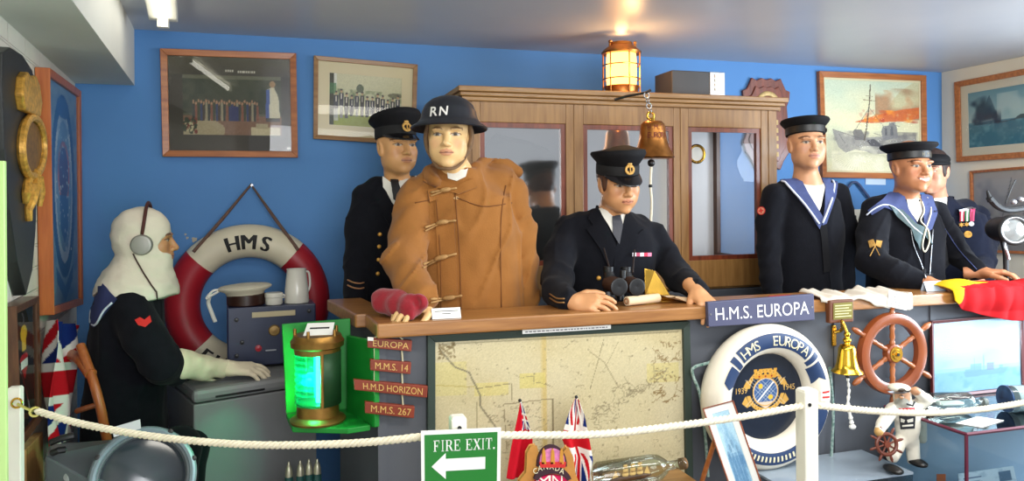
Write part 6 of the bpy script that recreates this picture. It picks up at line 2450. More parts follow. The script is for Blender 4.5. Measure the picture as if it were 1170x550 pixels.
def ring_text(mb, Mx, R_, r_, txt, amid, da, f0, hgt, off=.0025, bold=.0, flip=False, fat=0.0):
    for k, ch in enumerate(txt):
        if ch == ' ':
            continue
        vs, fs, wd = text2d(ch, bold, 1.0, True)
        a = amid + (-1 if not flip else 1) * (k - (len(txt) - 1) / 2) * da
        out = []
        for x, y in vs:
            xx = (x - wd / 2) * hgt
            rad = R_ + r_ * f0 + (y * hgt if not flip else -y * hgt)
            out.append((a - xx / R_ if not flip else a + xx / R_, rad))
        for da_ in ((0,) if not fat else (-fat, 0, fat)):
            mb.add([ringpt(Mx, q + da_ * hgt / R_, g, R_, r_, off + abs(da_) * .001) for q, g in out], fs)


M_NVP = mat('navy_paint', (34, 58, 98), .5)
for nm, args in (('ribbon_band', (math.radians(132), math.radians(46), -.45, .50, .0015, 50, 0, 0)), ('ribbon_tail', (math.radians(160), math.radians(143), -.75, .2, .0015, 14, -.10, 0)), ('ribbon_tail', (math.radians(35), math.radians(14), -.75, .25, .0015, 14, 0, .10)), ('ribbon_fold', (math.radians(141), math.radians(135), -.6, .45, .0015, 6, 0, 0)), ('ribbon_fold', (math.radians(43.5), math.radians(37.5), -.6, .45, .0015, 6, 0, 0)), ('ribbon_tail', (math.radians(-16), math.radians(-38), -.5, .5, .0015, 14, -.08, 0)), ('ribbon_tail', (math.radians(196), math.radians(218), -.5, .5, .0015, 14, .08, 0)), ('ribbon_band', (math.radians(-50), math.radians(-130), -.35, .45, .0015, 50, 0, 0))):
    b = MB()
    ring_band(b, Mr, RR, rr_, *args)
    b.build(nm, M_NVP, t, True, 180)
M_CRM = mat('cream_letter_paint', (226, 216, 180), .5)
b = MB()
ring_text(b, Mr, RR, rr_, 'HMS', math.radians(118), math.radians(7.4), -.28, rr_ * .62)
b.build('lettering', M_CRM, t)
b = MB()
ring_text(b, Mr, RR, rr_, 'EUROPA', math.radians(71), math.radians(7.4), -.28, rr_ * .62)
b.build('lettering', M_CRM, t)
b = MB()
for k in range(16):
    a = math.radians(-124 + k * 4.5)
    ring_band(b, Mr, RR, rr_, a + .02, a - .015, -.12, .22, .003, 3)
b.build('small_lettering', M_CRM, t)
b = MB()
ring_band(b, Mr, RR, rr_, math.radians(6), math.radians(-6), -.3, .5, .002, 6)
b.build('sticker', M_PAPER, t, True)
b = MB()
ring_band(b, Mr, RR, rr_, math.radians(4), math.radians(2), -.2, .4, .003, 4)
ring_band(b, Mr, RR, rr_, math.radians(-1), math.radians(-3), -.2, .4, .003, 4)
b.build('sticker_stripe', mat('badge_red', (196, 40, 34), .6), t)
# navy disc with the gilt crest
cv = Cv(150, 150, (24, 34, 50))
GO, GD = (206, 160, 78), (150, 108, 46)
cx_, cy_ = .5, .43
cv.ring(cx_, .46, .31, .30, .82, GO)
cv.poly([(.0, .42), (.32, .42), (.32, .52), (0, .52)], (24, 34, 50)).poly([(.68, .40), (1, .40), (1, .52), (.68, .52)], (24, 34, 50))
cv.poly([(.13, .42), (.2, .30), (.27, .36), (.22, .38), (.2, .46), (.17, .4)], GO).poly([(.87, .42), (.8, .30), (.73, .36), (.78, .38), (.8, .46), (.83, .4)], GO)
cv.poly([(.12, .62), (.18, .52), (.22, .6), (.26, .66), (.2, .68)], GO).poly([(.88, .62), (.82, .52), (.78, .6), (.74, .66), (.8, .68)], GO)
cv.rect(.30, .28, .70, .36, (24, 34, 50)).ell(.5, .48, .21, .2, (214, 190, 168)).ell(.5, .48, .185, .178, (60, 92, 140))
for i in range(-6, 7):
    cv.line([(.5 + i * .06 - .2, .30), (.5 + i * .06 + .2, .66)], .010, (200, 200, 196), .55) if abs(i) < 3 else None
    cv.line([(.5 + i * .06 + .2, .30), (.5 + i * .06 - .2, .66)], .010, (200, 200, 196), .55) if abs(i) < 3 else None
cv.line([(.38, .6), (.62, .36)], .026, (226, 226, 222)).ell(.42, .40, .035, .035, (222, 178, 60)).ell(.58, .56, .04, .035, (222, 178, 60)).poly([(.34, .62), (.66, .62), (.5, .72)], (214, 190, 168))
cv.ring(.5, .48, .21, .2, .93, GO)
cv.rect(.33, .24, .67, .29, (204, 146, 52))
for k in range(5):
    cv.poly([(.31 + k * .08, .16), (.37 + k * .08, .16), (.365 + k * .076, .25), (.33 + k * .076, .25)], (210, 156, 60))
for k in range(3):
    cv.ell(.4 + k * .1, .265, .016, .014, (150, 40, 30))
for k in range(12):
    a = math.radians(205 + k * 11.5)
    cv.ell(.5 + .285 * math.cos(a), .46 + .275 * math.sin(a), .008, .010, GD)
    a = math.radians(35 + k * 10)
    cv.ell(.5 + .285 * math.cos(a), .46 + .275 * math.sin(a), .008, .010, GD)
rd = RR - rr_ * .25
n_ = 150
vs, cols = [], cv.colors().reshape(150, 150, 4)
MB().lathe([(0, -.012), (rd, -.012), (rd, -.005), (0, -.005)], Mr, 64).build('centre_disc', mat('navy_gloss', (24, 34, 50), .25, spec=.6), t, True, 30)
h_ = rd * .66
ids = {}
fs = []
cl = []
keep = [[math.hypot(2 * i / 149 - 1, 2 * j / 149 - 1) < .99 for i in range(150)] for j in range(150)]
for j in range(150):
    for i in range(150):
        if keep[j][i]:
            ids[(i, j)] = len(vs)
            vs.append(Mr @ V(((2 * i / 149 - 1) * h_, (2 * j / 149 - 1) * h_ + h_ * .08, -.0042)))
            cl.append(cols[j, i])
for j in range(149):
    for i in range(149):
        q = [(i, j), (i + 1, j), (i + 1, j + 1), (i, j + 1)]
        if all(k in ids for k in q):
            fs.append(tuple(ids[k] for k in q))
add_mesh('painted_crest', vs, fs, vcol('gloss_crest_paint', .25, .6), t, cols=np.array(cl))
b = MB()
for txt, x0 in (('1939', -.96), ('1945', .60)):
    vs, fs, wd = text2d(txt, .0)
    hh = h_ * .16
    b.add([Mr @ V((x0 * h_ + x / wd * h_ * .36, h_ * .12 + y * hh, -.0035)) for x, y in vs], fs)
b.build('year_lettering', mat('carved_gilt', (206, 166, 92), .5), t)
# grab line
M_GL = mat('green_white_line', (70, 110, 100), .7, col2=(170, 190, 184), vs=90)
for pts in ([(832, 404), (812, 414), (793, 420), (792, 430), (800, 452), (806, 500), (809, 545)], [(948, 420), (952, 470), (950, 520), (949, 548)]):
    MB().tube(bez([atY(a, c_, 2.35) for a, c_ in pts], 30), .0055, 8).build('grab_line', M_GL, t, True)

# framed photograph leaning in front of it
tl, tr_ = atY(803.5, 467, 2.13), atY(838.5, 457.5, 2.11)
br_, bl_ = atY(884, 590, 1.99), atY(850, 602, 2.01)
Q = Quad(bl_, br_, tr_, tl)
cv = Cv(60, 120, (176, 212, 230))
cv.cloud(5, (120, 170, 204), .7, 3).cloud(9, (206, 230, 238), .6, 5).rect(.1, .45, .9, .95, (90, 142, 184), .5).cloud(8, (70, 120, 166), .7, 8, .5, .1, .4, .95, 1)
for x in (.2, .38, .55, .72):
    cv.ell(x, .38 + .05 * math.sin(x * 9), .06, .04, (120, 160, 190)).rect(x - .07, .42, x + .07, .8, (84, 134, 176), .6)
cv.grain(8)
t = framed('framed_photograph', 'small white mounted blue photograph on an easel before the white lifebuoy', 'picture', Q, .004, .016, wood('red_pine', (140, 66, 36), (166, 88, 52), 2), cv, .020, M_PAPER)
foot = Q.at(.5, .5, -.02)
MB().tube([Q.at(.3, .8, -.02), V((Q.at(.3, .8).x - .0, Q.at(.3, .8).y + .12, .585))], .008, 8).build('easel_leg', M_TEAK, t, True)

# ---------------------------------------------------------------- glass cases at the right
M_CG = glass('case_glass', (224, 236, 240), refl=.8, rough=.03)
zs = .57
xl_, xr_ = atZ(858, 536, zs).x, 2.12
t = thing('glass_case', 'low wide glass topped case in front of the lifebuoy and ship wheel', 'display case', ((xl_ + xr_) / 2, 2.25, 0))
MB().box((xl_, 2.13, .02), (xr_, 2.37, .34)).build('plinth', mat('case_grey', (112, 120, 130), .6), t)
MB().box((xl_, 2.125, zs - .008), (xr_, 2.375, zs)).build('top_glass', mat('frosted_case_top', (150, 164, 178), .12, spec=.7), t)
MB().add([(xl_, 2.127, .34), (xr_, 2.127, .34), (xr_, 2.127, zs - .008), (xl_, 2.127, zs - .008)], [(0, 1, 2, 3)]).build('front_glass', M_CG, t)
for x in (xl_, xr_):
    MB().add([(x, 2.127, .34), (x, 2.37, .34), (x, 2.37, zs - .008), (x, 2.127, zs - .008)], [(0, 1, 2, 3)]).build('end_glass', M_CG, t)
Q = quad_on(lambda a, c_: atY(a, c_, 2.12), [(1070, 542), (1080, 542), (1080, 552), (1070, 552)])
MB().qbox(Q, 0, 0, 1, 1, 0, .002).build('orange_tag', mat('orange_tag_paint', (196, 104, 60), .6), t)

zc_ = .748
k0 = atZ(1104, 495.5, zc_)
cx0, cy0 = k0.x, k0.y
t = thing('glass_case', 'tall glass case with dark red edging at the right end of the counter', 'display case', (cx0 + .5, cy0 + .17, 0))
W1, D1 = 1.1, .36
M_EDG = mat('maroon_edging', (92, 26, 50), .4)
MB().box((cx0, cy0, .0), (cx0 + W1, cy0 + D1, .30)).build('plinth', mat('case_grey', (112, 120, 130), .6), t)
for nm, p in (('front_glass', [(cx0, cy0, .3), (cx0 + W1, cy0, .3), (cx0 + W1, cy0, zc_ - .004), (cx0, cy0, zc_ - .004)]), ('side_glass', [(cx0, cy0 + D1, .3), (cx0, cy0, .3), (cx0, cy0, zc_ - .004), (cx0, cy0 + D1, zc_ - .004)])):
    MB().add(p, [(0, 1, 2, 3)]).build(nm, M_CG, t)
MB().box((cx0 + .001, cy0 + .001, zc_ - .006), (cx0 + W1, cy0 + D1, zc_)).build('top_glass', glass('case_top_glass', (190, 206, 216), refl=1.6, rough=.04), t)
MB().box((cx0 + .01, cy0 + D1 - .008, .3), (cx0 + W1, cy0 + D1 - .002, zc_ - .008)).build('back_panel', mat('blue_grey_back', (140, 160, 178), .6), t)
for a, c_ in (((cx0, cy0, zc_ - .004), (cx0 + W1, cy0, zc_ - .004)), ((cx0, cy0, zc_ - .004), (cx0, cy0 + D1, zc_ - .004)), ((cx0, cy0, .3), (cx0, cy0, zc_ - .004))):
    MB().tube([a, c_], .006, 4).build('edging', M_EDG, t)
# inside: a folded leaflet
Q = quad_on(lambda a, c_: atY(a, c_, cy0 + .12), [(1095, 542), (1158, 533), (1164, 560), (1098, 572)])
cv = Cv(60, 40, (206, 218, 226))
cv.rect(.08, .2, .4, .24, (90, 110, 140)).rect(.08, .34, .36, .38, (120, 140, 160)).rect(.3, .4, .4, .9, (60, 80, 110)).rect(.7, .15, .92, .55, (90, 116, 140)).cloud(9, (150, 170, 190), .5, 2)
o = canvas_obj('leaflet', cv, lambda u, v_: Q.at(u, v_), vcol('printed_paper', .55))
s_ = o.modifiers.new('s', 'SOLIDIFY')
s_.thickness = .003
tag(o, 'printed leaflet propped inside the tall glass case at right', 'leaflet')
Q2 = Quad(V((cx0 + .02, cy0 + .14, .30)), V((cx0 + .5, cy0 + .14, .30)), V((cx0 + .5, cy0 + .3, .44)), V((cx0 + .02, cy0 + .3, .44)))
o = MB().qbox(Q2, 0, 0, 1, 1, -.02, -.008).build('sloping_stand', mat('case_grey', (112, 120, 130), .6))
tag(o, 'grey sloping stand behind the leaflet in the tall glass case', 'stand')
# card, bottle and glass drum on it
Q = Quad(*[atZ(a, c_, zc_ + .001) for a, c_ in ((1092, 484), (1122, 489), (1147, 481), (1117, 476.5))])
o = MB().qbox(Q, 0, 0, 1, 1, 0, .0015).build('caption_card', M_PAPER)
tag(o, 'white caption card lying on top of the tall glass case', 'card')


def bottle(name, label, p0, p1, r, rn, m, parts=None):
    """a bottle lying from its base p0 to its mouth p1"""
    p0, p1 = V(p0), V(p1)
    L = (p1 - p0).length
    t = thing(name, label, 'bottle', (p0 + p1) / 2 - V((0, 0, r)))
    M = mloc(p0, p1 - p0, (0, 0, 1))
    MB().lathe([(r * .9, 0), (r, r * .12), (r, L * .62), (r * .92, L * .69), (r * .6, L * .76), (rn, L * .80), (rn, L * .93), (rn * 1.3, L * .94), (rn * 1.3, L * .985), (rn, L)], M, 36).build('glass', m, t, True, 50)
    return t, M, L


M_BTL = glass('bottle_glass', (236, 244, 240), refl=.7, rough=.05, edge=.1)
p0, p1 = atY(1066, 472, 2.17), atY(1126, 464, 2.13)
rb = 12.5 * pxlen(1090, 2.15)
p0.z = p1.z = zc_ + rb + .001
t, M, L = bottle('glass_bottle', 'clear glass bottle lying on the tall case below the seascape', p0, p1, rb, rb * .36, M_BTL)
MB().lathe([(0, L * .95), (rb * .34, L * .95), (rb * .34, L * 1.02), (0, L * 1.02)], M, 16).build('stopper', mat('grey_stopper', (150, 150, 150), .5), t, True)
MB().lathe([(rb * .5, L * .1), (rb * .7, L * .12), (rb * .66, L * .5), (rb * .4, L * .55)], M @ Matrix.Diagonal((.3, .8, 1, 1)), 20).build('white_model', mat('white_model_paint', (220, 230, 232), .6), t, True)
pc = atY(1148, 462, 2.12)
rj = 15 * pxlen(1150, 2.12)
pc.z = zc_ + rj + .001
ax = V((.75, -.2, 0)).normalized()
t = thing('glass_drum', 'glass jar on its side with dark blue end at the right of the tall case', 'jar', pc - V((0, 0, rj)))
M = mloc(pc, ax, (0, 0, 1))
MB().lathe([(rj, .004), (rj, .16), (rj * .9, .17)], M, 36).build('glass', M_BTL, t, True, 60)
MB().lathe([(0, 0), (rj, 0), (rj, .006), (0, .006)], M, 36).build('blue_end', mat('blue_dial', (46, 70, 104), .3, var=.5, vs=30), t, True, 30)
MB().lathe([(rj * .93, .03), (rj * .95, .035), (rj * .95, .13), (rj * .93, .135)], M, 36).build('paper_lining', mat('pale_lining', (206, 222, 230), .6), t, True)

# framed seascape standing on the case against the counter
cv = Cv(120, 110, (150, 198, 222))
cv.grad(0, .65, (156, 200, 222), (172, 212, 230)).rect(0, .7, 1, 1, (128, 178, 208)).cloud(3, (132, 186, 212), .6, 2).cloud(3, (190, 222, 236), .5, 8).cloud(10, (104, 158, 192), .6, 4, .5, 0, .72, 1, 1)
sh_ = (112, 156, 186)
cv.poly([(.34, .72), (.85, .70), (.8, .78), (.36, .79)], sh_, .8).rect(.42, .62, .54, .73, sh_, .7).rect(.56, .5, .575, .7, sh_, .6).rect(.46, .5, .47, .7, sh_, .5).rect(.6, .62, .68, .72, (120, 130, 176), .7).rect(.74, .66, .78, .72, sh_, .7).rect(.36, .68, .42, .74, sh_, .7)
Q = quad_on(lambda a, c_: atY(a, c_, 2.335), [(1065.5, 367), (1170, 358), (1173, 478), (1067, 489)])
Q = Quad(V((Q.bl.x, 2.335, zc_ + .002)), V((Q.br.x, 2.335, zc_ + .002)), atY(1170, 358, 2.372), atY(1065.5, 367, 2.372))
framed('framed_picture', 'pale blue seascape with faint warship in dark red frame under the draped flag', 'picture', Q, .013, .016, mat('dark_red_frame', (92, 32, 34), .4), cv, group='pictures on the walls', glassm=glass('soft_glass', refl=.6, rough=.15))

# the captain figurine with his little wheel
fc = atZ(1032, 533, zs + .002)
fm = pxlen(1032, fc.y)
t = thing('captain_figurine', 'white coated bearded sea captain figurine saluting with one foot on a little wheel', 'figurine', fc)


def fp(px, py, dy=0.0):
    return atY(px, py, fc.y + dy)


M_FW = vcol('painted_resin', .4, .5)


def figs(P):
    c = lambda *a: tuple(fp(*a))
    d = s_ell(P, c(1037, 484), (14.5 * fm, 12 * fm, 29 * fm))
    d = smin(d, s_ell(P, c(1034, 470), (20 * fm, 13 * fm, 14 * fm)), .012)
    d = smin(d, s_cap(P, c(1042, 505), c(1044, 526), 7.5 * fm, 7 * fm), .012)
    d = smin(d, s_cap(P, c(1028, 505), c(1020, 522, -.03), 7.5 * fm, 6.8 * fm), .012)
    # coat tails
    d = smin(d, s_cap(P, c(1052, 478), c(1054, 502), 6 * fm, 5 * fm), .012)
    # arms
    d = smin(d, s_cap(P, c(1048, 464), c(1058, 457, -.01), 7.5 * fm, 7 * fm), .008)
    d = smin(d, s_cap(P, c(1058, 457, -.01), c(1046, 447, -.03), 6.5 * fm, 5 * fm), .006)
    d = smin(d, s_cap(P, c(1020, 468), c(1008, 485, -.02), 7.5 * fm, 6.5 * fm), .008)
    d = smin(d, s_cap(P, c(1008, 485, -.02), c(1004, 494, -.04), 6 * fm, 5 * fm), .006)
    # head and beard
    d = smin(d, s_ell(P, c(1031, 454), (9.5 * fm, 10 * fm, 11.5 * fm)), .006)
    d = smin(d, s_ell(P, c(1031, 462, -.012), (7.5 * fm, 7 * fm, 8 * fm)), .006)
    d = smin(d, s_ell(P, c(1030, 454, -.032), (2.5 * fm, 2.5 * fm, 2.5 * fm)), .004)
    # cap
    d = smin(d, s_ell(P, c(1027, 443, .003), (12 * fm, 12 * fm, 4.5 * fm)), .003)
    return d + .002 * (vnoise(P[0] * 60, P[1] * 60, P[2] * 60) - .5)


lo_, hi_ = fp(992, 538, -.09), fp(1068, 432, .06)
vs, fs = isosurf(figs, (lo_.x - .02, fc.y - .09, fc.z + .004), (hi_.x + .02, fc.y + .07, hi_.z + .02), .0034)
C = np.ones((len(vs), 4))
C[:, :3] = lin((222, 216, 200))[:3]


def near(px, py, dy, rad, col):
    q = np.array(fp(px, py, dy))
    k = ((vs - q) ** 2).sum(1) < (rad * fm) ** 2
    C[k, :3] = lin(col)[:3]


near(1031, 454, -.02, 9, (196, 150, 116))
near(1031, 463, -.02, 8.5, (150, 150, 140))
near(1031, 449, -.03, 5, (70, 60, 50))
near(1046, 446, -.03, 6, (190, 140, 104))
near(1003, 495, -.04, 6, (190, 150, 90))
add_mesh('body', vs.tolist(), fs.tolist(), M_FW, t, smooth=True, ang=180, cols=C)
fb = bvh_of(bpy.data.objects[[o.name for o in t.children][0]])
patch(fb, [(1027, 467), (1045, 466), (1046, 474), (1027, 475)], .002, .004, 2.5).build('red_neckerchief', mat('statue_red', (190, 24, 40), .4), t, True)
patch(fb, [(1027, 475), (1046, 474), (1045, 490), (1029, 491)], .002, .004, 2.5).build('dark_vest', mat('statue_dark', (40, 42, 48), .4), t, True)
for q in ([(1029, 478), (1034, 480), (1033, 483), (1029, 482)], [(1036, 480), (1043, 478), (1043, 482), (1037, 483)], [(1031, 486), (1043, 485), (1043, 487), (1031, 488)]):
    patch(fb, q, .0035, .003, 2).build('vest_marking', M_WHITE, t, True)
b = MB()
for k, (a, c_, dy, yaw_) in enumerate(((1047, 530, -.012, 0), (1019, 529, -.04, 0))):
    q = fp(a, c_, dy)
    q.z = fc.z + 4.5 * fm
    MB().ell((q.x, q.y - .006, q.z), (8 * fm, 13 * fm, 4.5 * fm)).build('boot', mat('statue_boot', (26, 24, 24), .3), t, True)
MB().sheet([[fp(1027 + 13 * math.cos(a) * k, 447 + 3.2 * math.sin(a) * k, -.028 - .012 * k) for a in [PI * .0 + PI * i / 14 for i in range(15)]] for k in (.5, .8, 1.0)]).build('cap_peak', mat('statue_boot', (26, 24, 24), .3), t, True)
MB().tube([fp(1036, 462, -.04), fp(1043, 464, -.05), fp(1045, 459, -.05)], .0035, 6).build('pipe', mat('statue_dark', (40, 42, 48), .4), t, True)
# his little wheel
wc2 = fp(1013, 508, -.055)
mw = pxlen(1013, wc2.y)
Mw = mloc(wc2, (-.25, -1, .12), (1, 0, 0))
M_MW = mat('statue_wheel', (104, 48, 30), .4, var=.2, vs=40)
whl = MB().torus(Mw, 11.5 * mw, 2.2 * mw, n=36, m=8).lathe([(0, -.006), (3.6 * mw, -.006), (3.6 * mw, .008), (0, .008)], Mw, 16).build('held_wheel', M_MW, t, True)
for k in range(8):
    S = Mw @ Matrix.Rotation(k * PI / 4 + .25, 4, 'Z') @ Matrix.Rotation(PI / 2, 4, 'Y')
    MB().lathe([(0, .005), (.0042, .005), (.003, 11 * mw), (.0045, 14 * mw), (.005, 18 * mw), (.0025, 20.5 * mw), (0, 21 * mw)], S, 10).build('spoke', M_MW, whl, True)

# ---------------------------------------------------------------- low table in front of the chart, below the view
zt2 = .62
o = MB().box((.30, 1.98, zt2 - .03), (1.28, 2.34, zt2)).box((.33, 2.0, 0), (.37, 2.04, zt2 - .03)).box((1.2, 2.0, 0), (1.24, 2.04, zt2 - .03)).box((.33, 2.28, 0), (.37, 2.32, zt2 - .03)).box((1.2, 2.28, 0), (1.24, 2.32, zt2 - .03)).build('display_table', M_OAK, bev=.004)
tag(o, 'low oak display table in front of the framed sea chart', 'table')

# carved merchant navy crest
yc_ = 2.10
t = thing('crest_plaque', 'carved crest lettered CANADA and MN with crown standing before the sea chart', 'plaque', V((atY(627, 540, yc_).x, yc_, zt2)))


def yp(px, py, d=0.0):
    return atY(px, py, yc_ - d)


def slab(mbx, lst, d0, d1):
    f_ = [yp(a, c_, 0) for a, c_ in lst]
    n_ = len(f_)
    vs = [q + V((0, -d1, 0)) for q in f_] + [q + V((0, -d0, 0)) for q in f_]
    mbx.add(vs, [tuple(range(n_ - 1, -1, -1)), tuple(range(n_, 2 * n_))] + [(k, n_ + k, n_ + (k + 1) % n_, (k + 1) % n_) for k in range(n_)][::1])
    return mbx


M_TANW = mat('tan_carving', (184, 128, 58), .5, var=.15, vs=20)
arcp = lambda cx, cy, rx, ry, a0, a1, n=16: [(cx + rx * math.cos(math.radians(a0 + (a1 - a0) * k / n)), cy - ry * math.sin(math.radians(a0 + (a1 - a0) * k / n))) for k in range(n + 1)]
slab(MB(), [(601, 516), (605, 509), (610, 508), (612, 516), (618, 520), (640, 518), (646, 510), (651, 520), (654, 540), (662, 560), (656, 602), (600, 602), (596, 560), (592, 548), (600, 538)], 0, .02).build('backboard', M_TANW, t, bev=.003)
slab(MB(), arcp(627, 528, 17, 22.5, 180, 0) + [(644, 530), (610, 530)], .018, .028).build('crown_field', mat('dark_velvet', (52, 22, 34), .7), t)
slab(MB(), arcp(627, 522, 14, 13, 180, 0) + [(641, 527), (613, 527)], .026, .032).build('crown', mat('crown_pink', (206, 120, 170), .5, var=.2, vs=90), t)
for x in (617, 627, 637):
    slab(MB(), [(x - 2.6, 526), (x - 1.6, 512), (x, 508), (x + 1.6, 512), (x + 2.6, 526)], .031, .036).build('crown_arch', mat('crown_gilt', (214, 150, 60), .4, .3), t)
slab(MB(), [(612, 524), (642, 524), (641, 530), (613, 530)], .031, .036).build('crown_band', mat('badge_red', (196, 40, 34), .6), t)
slab(MB(), arcp(627, 548, 22, 19, 165, 15) + arcp(627, 548, 17, 11, 15, 165), .026, .034).build('name_scroll', mat('dark_velvet', (52, 22, 34), .7), t)
b = MB()
for k, ch in enumerate('CANADA'):
    vs, fs, wd = text2d(ch, .0)
    a = math.radians(90 - (k - 2.5) * 20.5)
    cx_, cy_ = 627 + 19.3 * math.cos(a), 548 - 13.6 * math.sin(a)
    an = (a - PI / 2) * .3
    q = []
    for x, y in vs:
        x1, y1 = (x - wd / 2) * 5.4, y * 6.2 - 2.2
        q.append(yp(cx_ + x1 * math.cos(an) + y1 * math.sin(an) * -1, cy_ - (y1 * math.cos(an) + x1 * math.sin(an)), .0352))
    b.add(q, fs)
b.build('scroll_lettering', M_CRM, t)
slab(MB(), arcp(627, 556, 23, 17, 0, 360, 40)[:-1], .018, .030).build('badge_field', mat('crimson_enamel', (206, 24, 84), .35), t)
b = MB()
QM = Quad(yp(613, 556, .031), yp(643, 556, .031), yp(643, 543.5, .031), yp(613, 543.5, .031))
for ch_, u0_, u1_ in (('M', .0, .54), ('N', .6, .99)):
    b = MB()
    text_quad(b, QM, ch_, u0_, .0, u1_, 1.0, 0, .0)
    b.build('badge_letter', M_WHITE, t)
# two table flags behind it
def table_flag(label, tip, foot, cvf, edge, dropf, yy):
    a, b_ = atY(tip[0], tip[1], yy), atY(foot[0], foot[1], yy)
    t = thing('table_flag', label, 'flag', V((b_.x, yy, zt2)), 'small flags on sticks beside the crest')
    d = (b_ - a)
    d = d * ((a.z - zt2) / -d.z) if abs(d.z) > 1e-6 else d
    MB().tube([a, a + d], .0035, 8).build('stick', M_WHITE, t, True)
    MB().ell(a, (.0055, .0055, .0055)).build('finial', M_BLACK, t, True)
    MB().lathe([(0, 0), (.025, 0), (.022, .012), (0, .014)], mloc(a + d + V((0, 0, .001))), 18).build('base', M_BLACK, t, True)
    o = canvas_obj('flag_cloth', cvf, lambda u, v_: dropf(u, v_), M_FLAG, t, True)
    s_ = o.modifiers.new('s', 'SOLIDIFY')
    s_.thickness = .0012
    return t


cv = Cv(60, 80, (196, 22, 40))
cv.rect(0, 0, .5, .36, (30, 44, 112)).line([(0, 0), (.5, .36)], .05, (230, 228, 224)).line([(0, .36), (.5, 0)], .05, (230, 228, 224)).rect(.2, 0, .3, .36, (230, 228, 224)).rect(0, .13, .5, .23, (230, 228, 224)).rect(.225, 0, .275, .36, (196, 22, 40)).rect(0, .155, .5, .205, (196, 22, 40))


def hang(poly_l, poly_r, yy, amp, ph):
    """cloth hanging between two measured edges"""
    def f(u, v_):
        t_ = 1 - v_
        L = [np.interp(t_, [p[2] for p in poly_l], [p[i] for p in poly_l]) for i in (0, 1)]
        R_ = [np.interp(t_, [p[2] for p in poly_r], [p[i] for p in poly_r]) for i in (0, 1)]
        q = atY(L[0] + (R_[0] - L[0]) * u, L[1] + (R_[1] - L[1]) * u, yy)
        return q + V((0, amp * math.sin(u * 9 + ph + t_ * 3) * (.3 + t_) - .008 + .03 * u * (1 - u), 0))
    return f


f1 = hang([(593.5, 460, 0), (588, 490, .33), (584, 510, .6), (578, 546, 1)], [(595.5, 460, 0), (602, 480, .2), (607, 500, .5), (606, 548, 1)], 2.20, .008, 0)
table_flag('small red ensign table flag left of the carved crest', (594, 458), (613, 530), cv, None, lambda u, v_: f1(1 - u, v_), 2.20)
cv = union_cv(80, 110)
f2 = hang([(656.5, 456, 0), (650, 472, .18), (641, 500, .5), (650, 522, .72), (652, 546, 1)], [(659.5, 456, 0), (666, 474, .2), (671, 500, .45), (676, 526, .75), (672, 556, 1)], 2.20, .012, 1)
table_flag('small union table flag right of the carved crest', (658.5, 454), (672, 530), cv, None, f2, 2.20)

# ship in a bottle
p0, p1 = atY(683, 539, 2.14), atY(782, 531, 2.16)
rb = 15.5 * pxlen(720, 2.14)
p0.z = p1.z = (p0.z + p1.z) / 2 - .006
t, M, L = bottle('ship_in_bottle', 'clear bottle holding a model sailing ship on the table before the sea chart', p0, p1, rb, rb * .33, M_BTL)
MB().lathe([(0, L * .955), (rb * .42, L * .955), (rb * .42, L * 1.01), (0, L * 1.01)], M, 18).build('cork', mat('brown_cork', (124, 92, 60), .8), t, True)
ex = (p1 - p0).normalized()
hb_ = p0 + ex * L * .14 + V((0, 0, -rb * .45))
he_ = p0 + ex * L * .60 + V((0, 0, -rb * .45))
MB().tube([hb_, hb_.lerp(he_, .2), hb_.lerp(he_, .8), he_], [.004, .010, .010, .003], 10).build('ship_hull', M_DKWOOD, t, True)
M_SAIL = mat('cream_sail', (226, 180, 112), .8)
for k, (f_, hh) in enumerate(((.12, .75), (.36, 1.15), (.54, 1.3), (.72, 1.2), (.9, .8))):
    q = hb_.lerp(he_, f_)
    mast = MB().cone(q, q + V((0, 0, rb * hh)), .0016, .001, 8).build('ship_mast', M_DKWOOD, t)
    for j in range(1 if k in (0, 4) else 3):
        w_ = .011 - .002 * j
        z0_, z1_ = rb * (.12 + j * .32), rb * (.40 + j * .32)
        if k in (0, 4):
            MB().add([q + ex * -.012 + V((0, -.002, rb * .1)), q + ex * .012 + V((0, -.002, rb * .1)), q + V((0, -.002, rb * hh * .95))], [(0, 1, 2)]).build('ship_sail', M_SAIL, mast)
        else:
            rows = [[q + ex * ((i / 6 - .5) * 2 * w_) + V((0, -.003 - .006 * math.sin(PI * i / 6) * math.sin(PI * jj / 4), z0_ + (z1_ - z0_) * jj / 4)) for i in range(7)] for jj in range(5)]
            MB().sheet(rows).build('ship_sail', M_SAIL, mast, True)
for f_ in (.12, .55):
    q = p0 + ex * L * f_
    MB().box((q.x - .008, q.y - .03, zt2 + .0005), (q.x + .008, q.y + .03, q.z - rb * .92)).build('cradle', M_DKWOOD, t)

# ---------------------------------------------------------------- rope barrier
def post(px0, px1, pytop, Y, label, sq=None):
    a, b_ = atY(px0, pytop, Y), atY(px1, pytop, Y)
    w_ = b_.x - a.x
    t = thing('barrier_post', label, 'post', V(((a.x + b_.x) / 2, Y + w_ / 2, 0)), 'white rope barrier posts')
    x0, x1, y0, y1, zt_ = a.x, b_.x, Y, Y + w_, a.z
    c_ = w_ * .12
    b = MB().box((x0, y0, 0), (x1, y1, zt_ - c_))
    b.hexa([V((x0, y0, zt_ - c_)), V((x1, y0, zt_ - c_)), V((x1, y1, zt_ - c_)), V((x0, y1, zt_ - c_)), V((x0 + c_, y0 + c_, zt_)), V((x1 - c_, y0 + c_, zt_)), V((x1 - c_, y1 - c_, zt_)), V((x0 + c_, y1 - c_, zt_))])
    b.build('upright', M_WHITE, t, bev=.003)
    MB().box((x0 - .05, y0 - .05, 0), (x1 + .05, y1 + .05, .025)).build('foot', M_WHITE, t, bev=.004)
    return t, V(((x0 + x1) / 2, y0, zt_))


